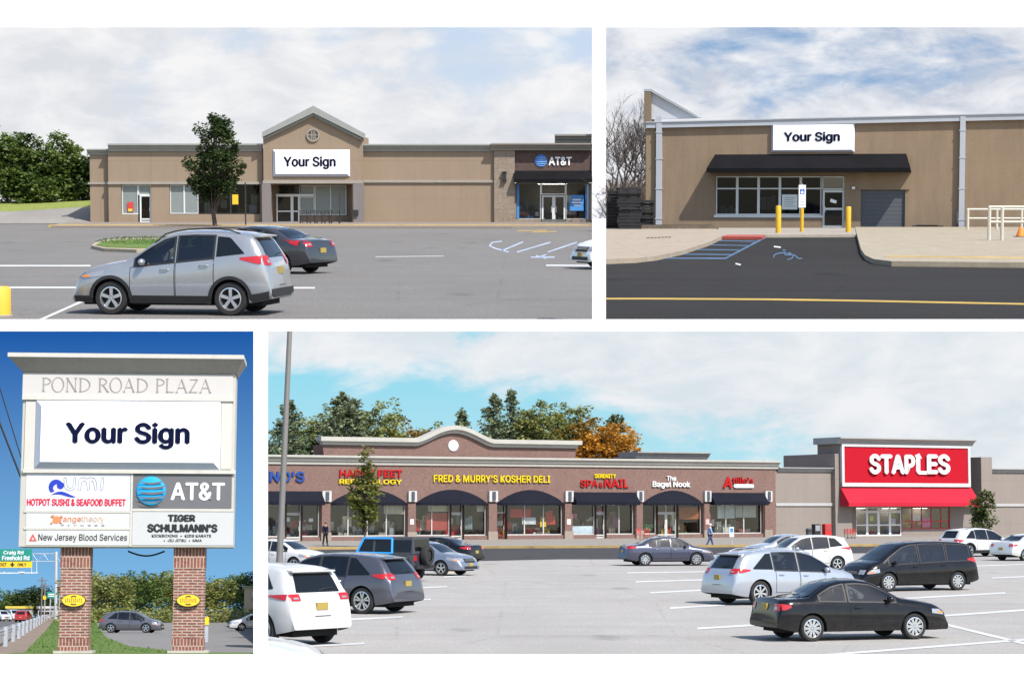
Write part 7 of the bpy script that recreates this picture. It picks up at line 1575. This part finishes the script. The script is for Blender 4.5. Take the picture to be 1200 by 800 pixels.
o = m.build('undergrowth', G_OLIVE); LL.place(o); struct(o, 'stuff'); tag(o, 'low green undergrowth at the foot of the trees', 'undergrowth')
LL.sheet('grass_bank', [(70, 722), (112, 729.5), (304, 728), (304, 720), (70, 718.5)], .02, GRASS)
FK = Face(LL, 270, 340, 330, 340); t = FK.thing('corner_building', 'tan corner of a building at the right edge behind parked cars', 'building'); a = FK.rect(286, 690, 320, 726); m = MB(); m.box(a[0], a[1], 0, 5, 0, a[3]); m.build('wall', stucco('cream_wall', (.46, .36, .27), .06), t); m = MB(); cornice(m, a[0] - .3, a[1], a[3], a[3] + .5, .5); m.build('cornice', CREAM, t)
for px, w_, lab, col in ((2, 11, 'low far building with a yellow roof band by the highway', (.6, .45, .06)), (36, 7, 'low far white building behind the red car', (.55, .52, .5)), (60, 8, 'low far brick coloured building by the green roadside sign', (.35, .18, .13))):
    a = FG2.rect(px - w_, 712.5, px + w_, 722); t = FG2.thing('far_building', lab, 'building'); m = MB(); m.box(a[0], a[1], 12, 20, 0, a[3]); m.build('wall', M('far_wall%d' % px, (.5, .47, .44), .8), t); m = MB(); m.box(a[0] - .2, a[1] + .2, 11.6, 20.2, a[3], a[3] + .5); m.build('roof', M('far_roof%d' % px, col, .7), t); m = MB()
    for k in range(4): u = a[0] + (a[1] - a[0]) * (k + .3) / 4; m.box(u, u + .9, 11.95, 11.999, .7, 1.3)
    m.build('window', DKMETAL, t)
# cars of the lower left
GR2 = paint('grey_violet_paint', (.12, .12, .14), .5, .3)
def llcar(sh, kind, pm_, label, px, py, a, right, away, **kw):
    c = make_car(sh, kind, pm_, 'parked_car', label, 'car', **kw); put_car(LL, c, px, py, head(a, px, right, away)); return c
llcar(MDX, 'suv', GR2, 'grey SUV driving between the two brick pillars', 153.5, 741, 14, True, False, doors=D_SUV, rails=True, spokes=5)
llcar(SED, 'sedan', WHITEP, 'white sedan cut by the white pier at the right of the sign', 299, 738.5, 12, False, False, doors=D_SED, detail=1); c = [o for o in bpy.data.objects if o.get('label', '').startswith('white sedan cut by the white pier')][0]; cut_tree(LL, c, 300, 1)
llcar(MDX, 'suv', paint('dark_teal_paint', (.05, .075, .10), .4, .3), 'dark teal SUV parked right of the right brick pillar', 268, 728.6, 20, True, False, doors=D_SUV, detail=1)
llcar(ESC, 'suv', WHITEP, 'white SUV partly behind the right brick pillar', 249, 727.2, 16, True, False, doors=D_ESC, detail=1)
llcar(SED, 'sedan', BLACKP, 'black car in front of the tan corner building', 290, 726.5, 16, True, False, doors=D_SED, detail=1)
llcar(ESC, 'suv', paint('red_paint', (.32, .01, .012), .1, .3), 'red car driving away on the highway', 27.5, 728.5, 78, True, True, doors=D_ESC, detail=1)
llcar(ESC, 'suv', WHITEP, 'white car nearest the left edge on the highway', 2, 727.5, 70, True, False, doors=D_ESC, detail=1)
llcar(VAN, 'van', WHITEP, 'white van on the highway left of the red car', 15, 726.2, 72, True, False, doors=(), detail=1)
t = LL.thing('hydrant_marker', 'small yellow marker box on the right brick pillar edge', 'marker', (LL.X(242.5, 120), 120, 0)); m = MB(); m.box(-.1, .1, -.05, .05, 0, .9); m.build('post', GV, t); z = LL.at(242, 730, 120).z; m = MB(); m.box(-.13, .13, -.12, .12, LL.at(242, 731.5, 120).z, LL.at(242, 722.5, 120).z); m.build('box', HWY, t)
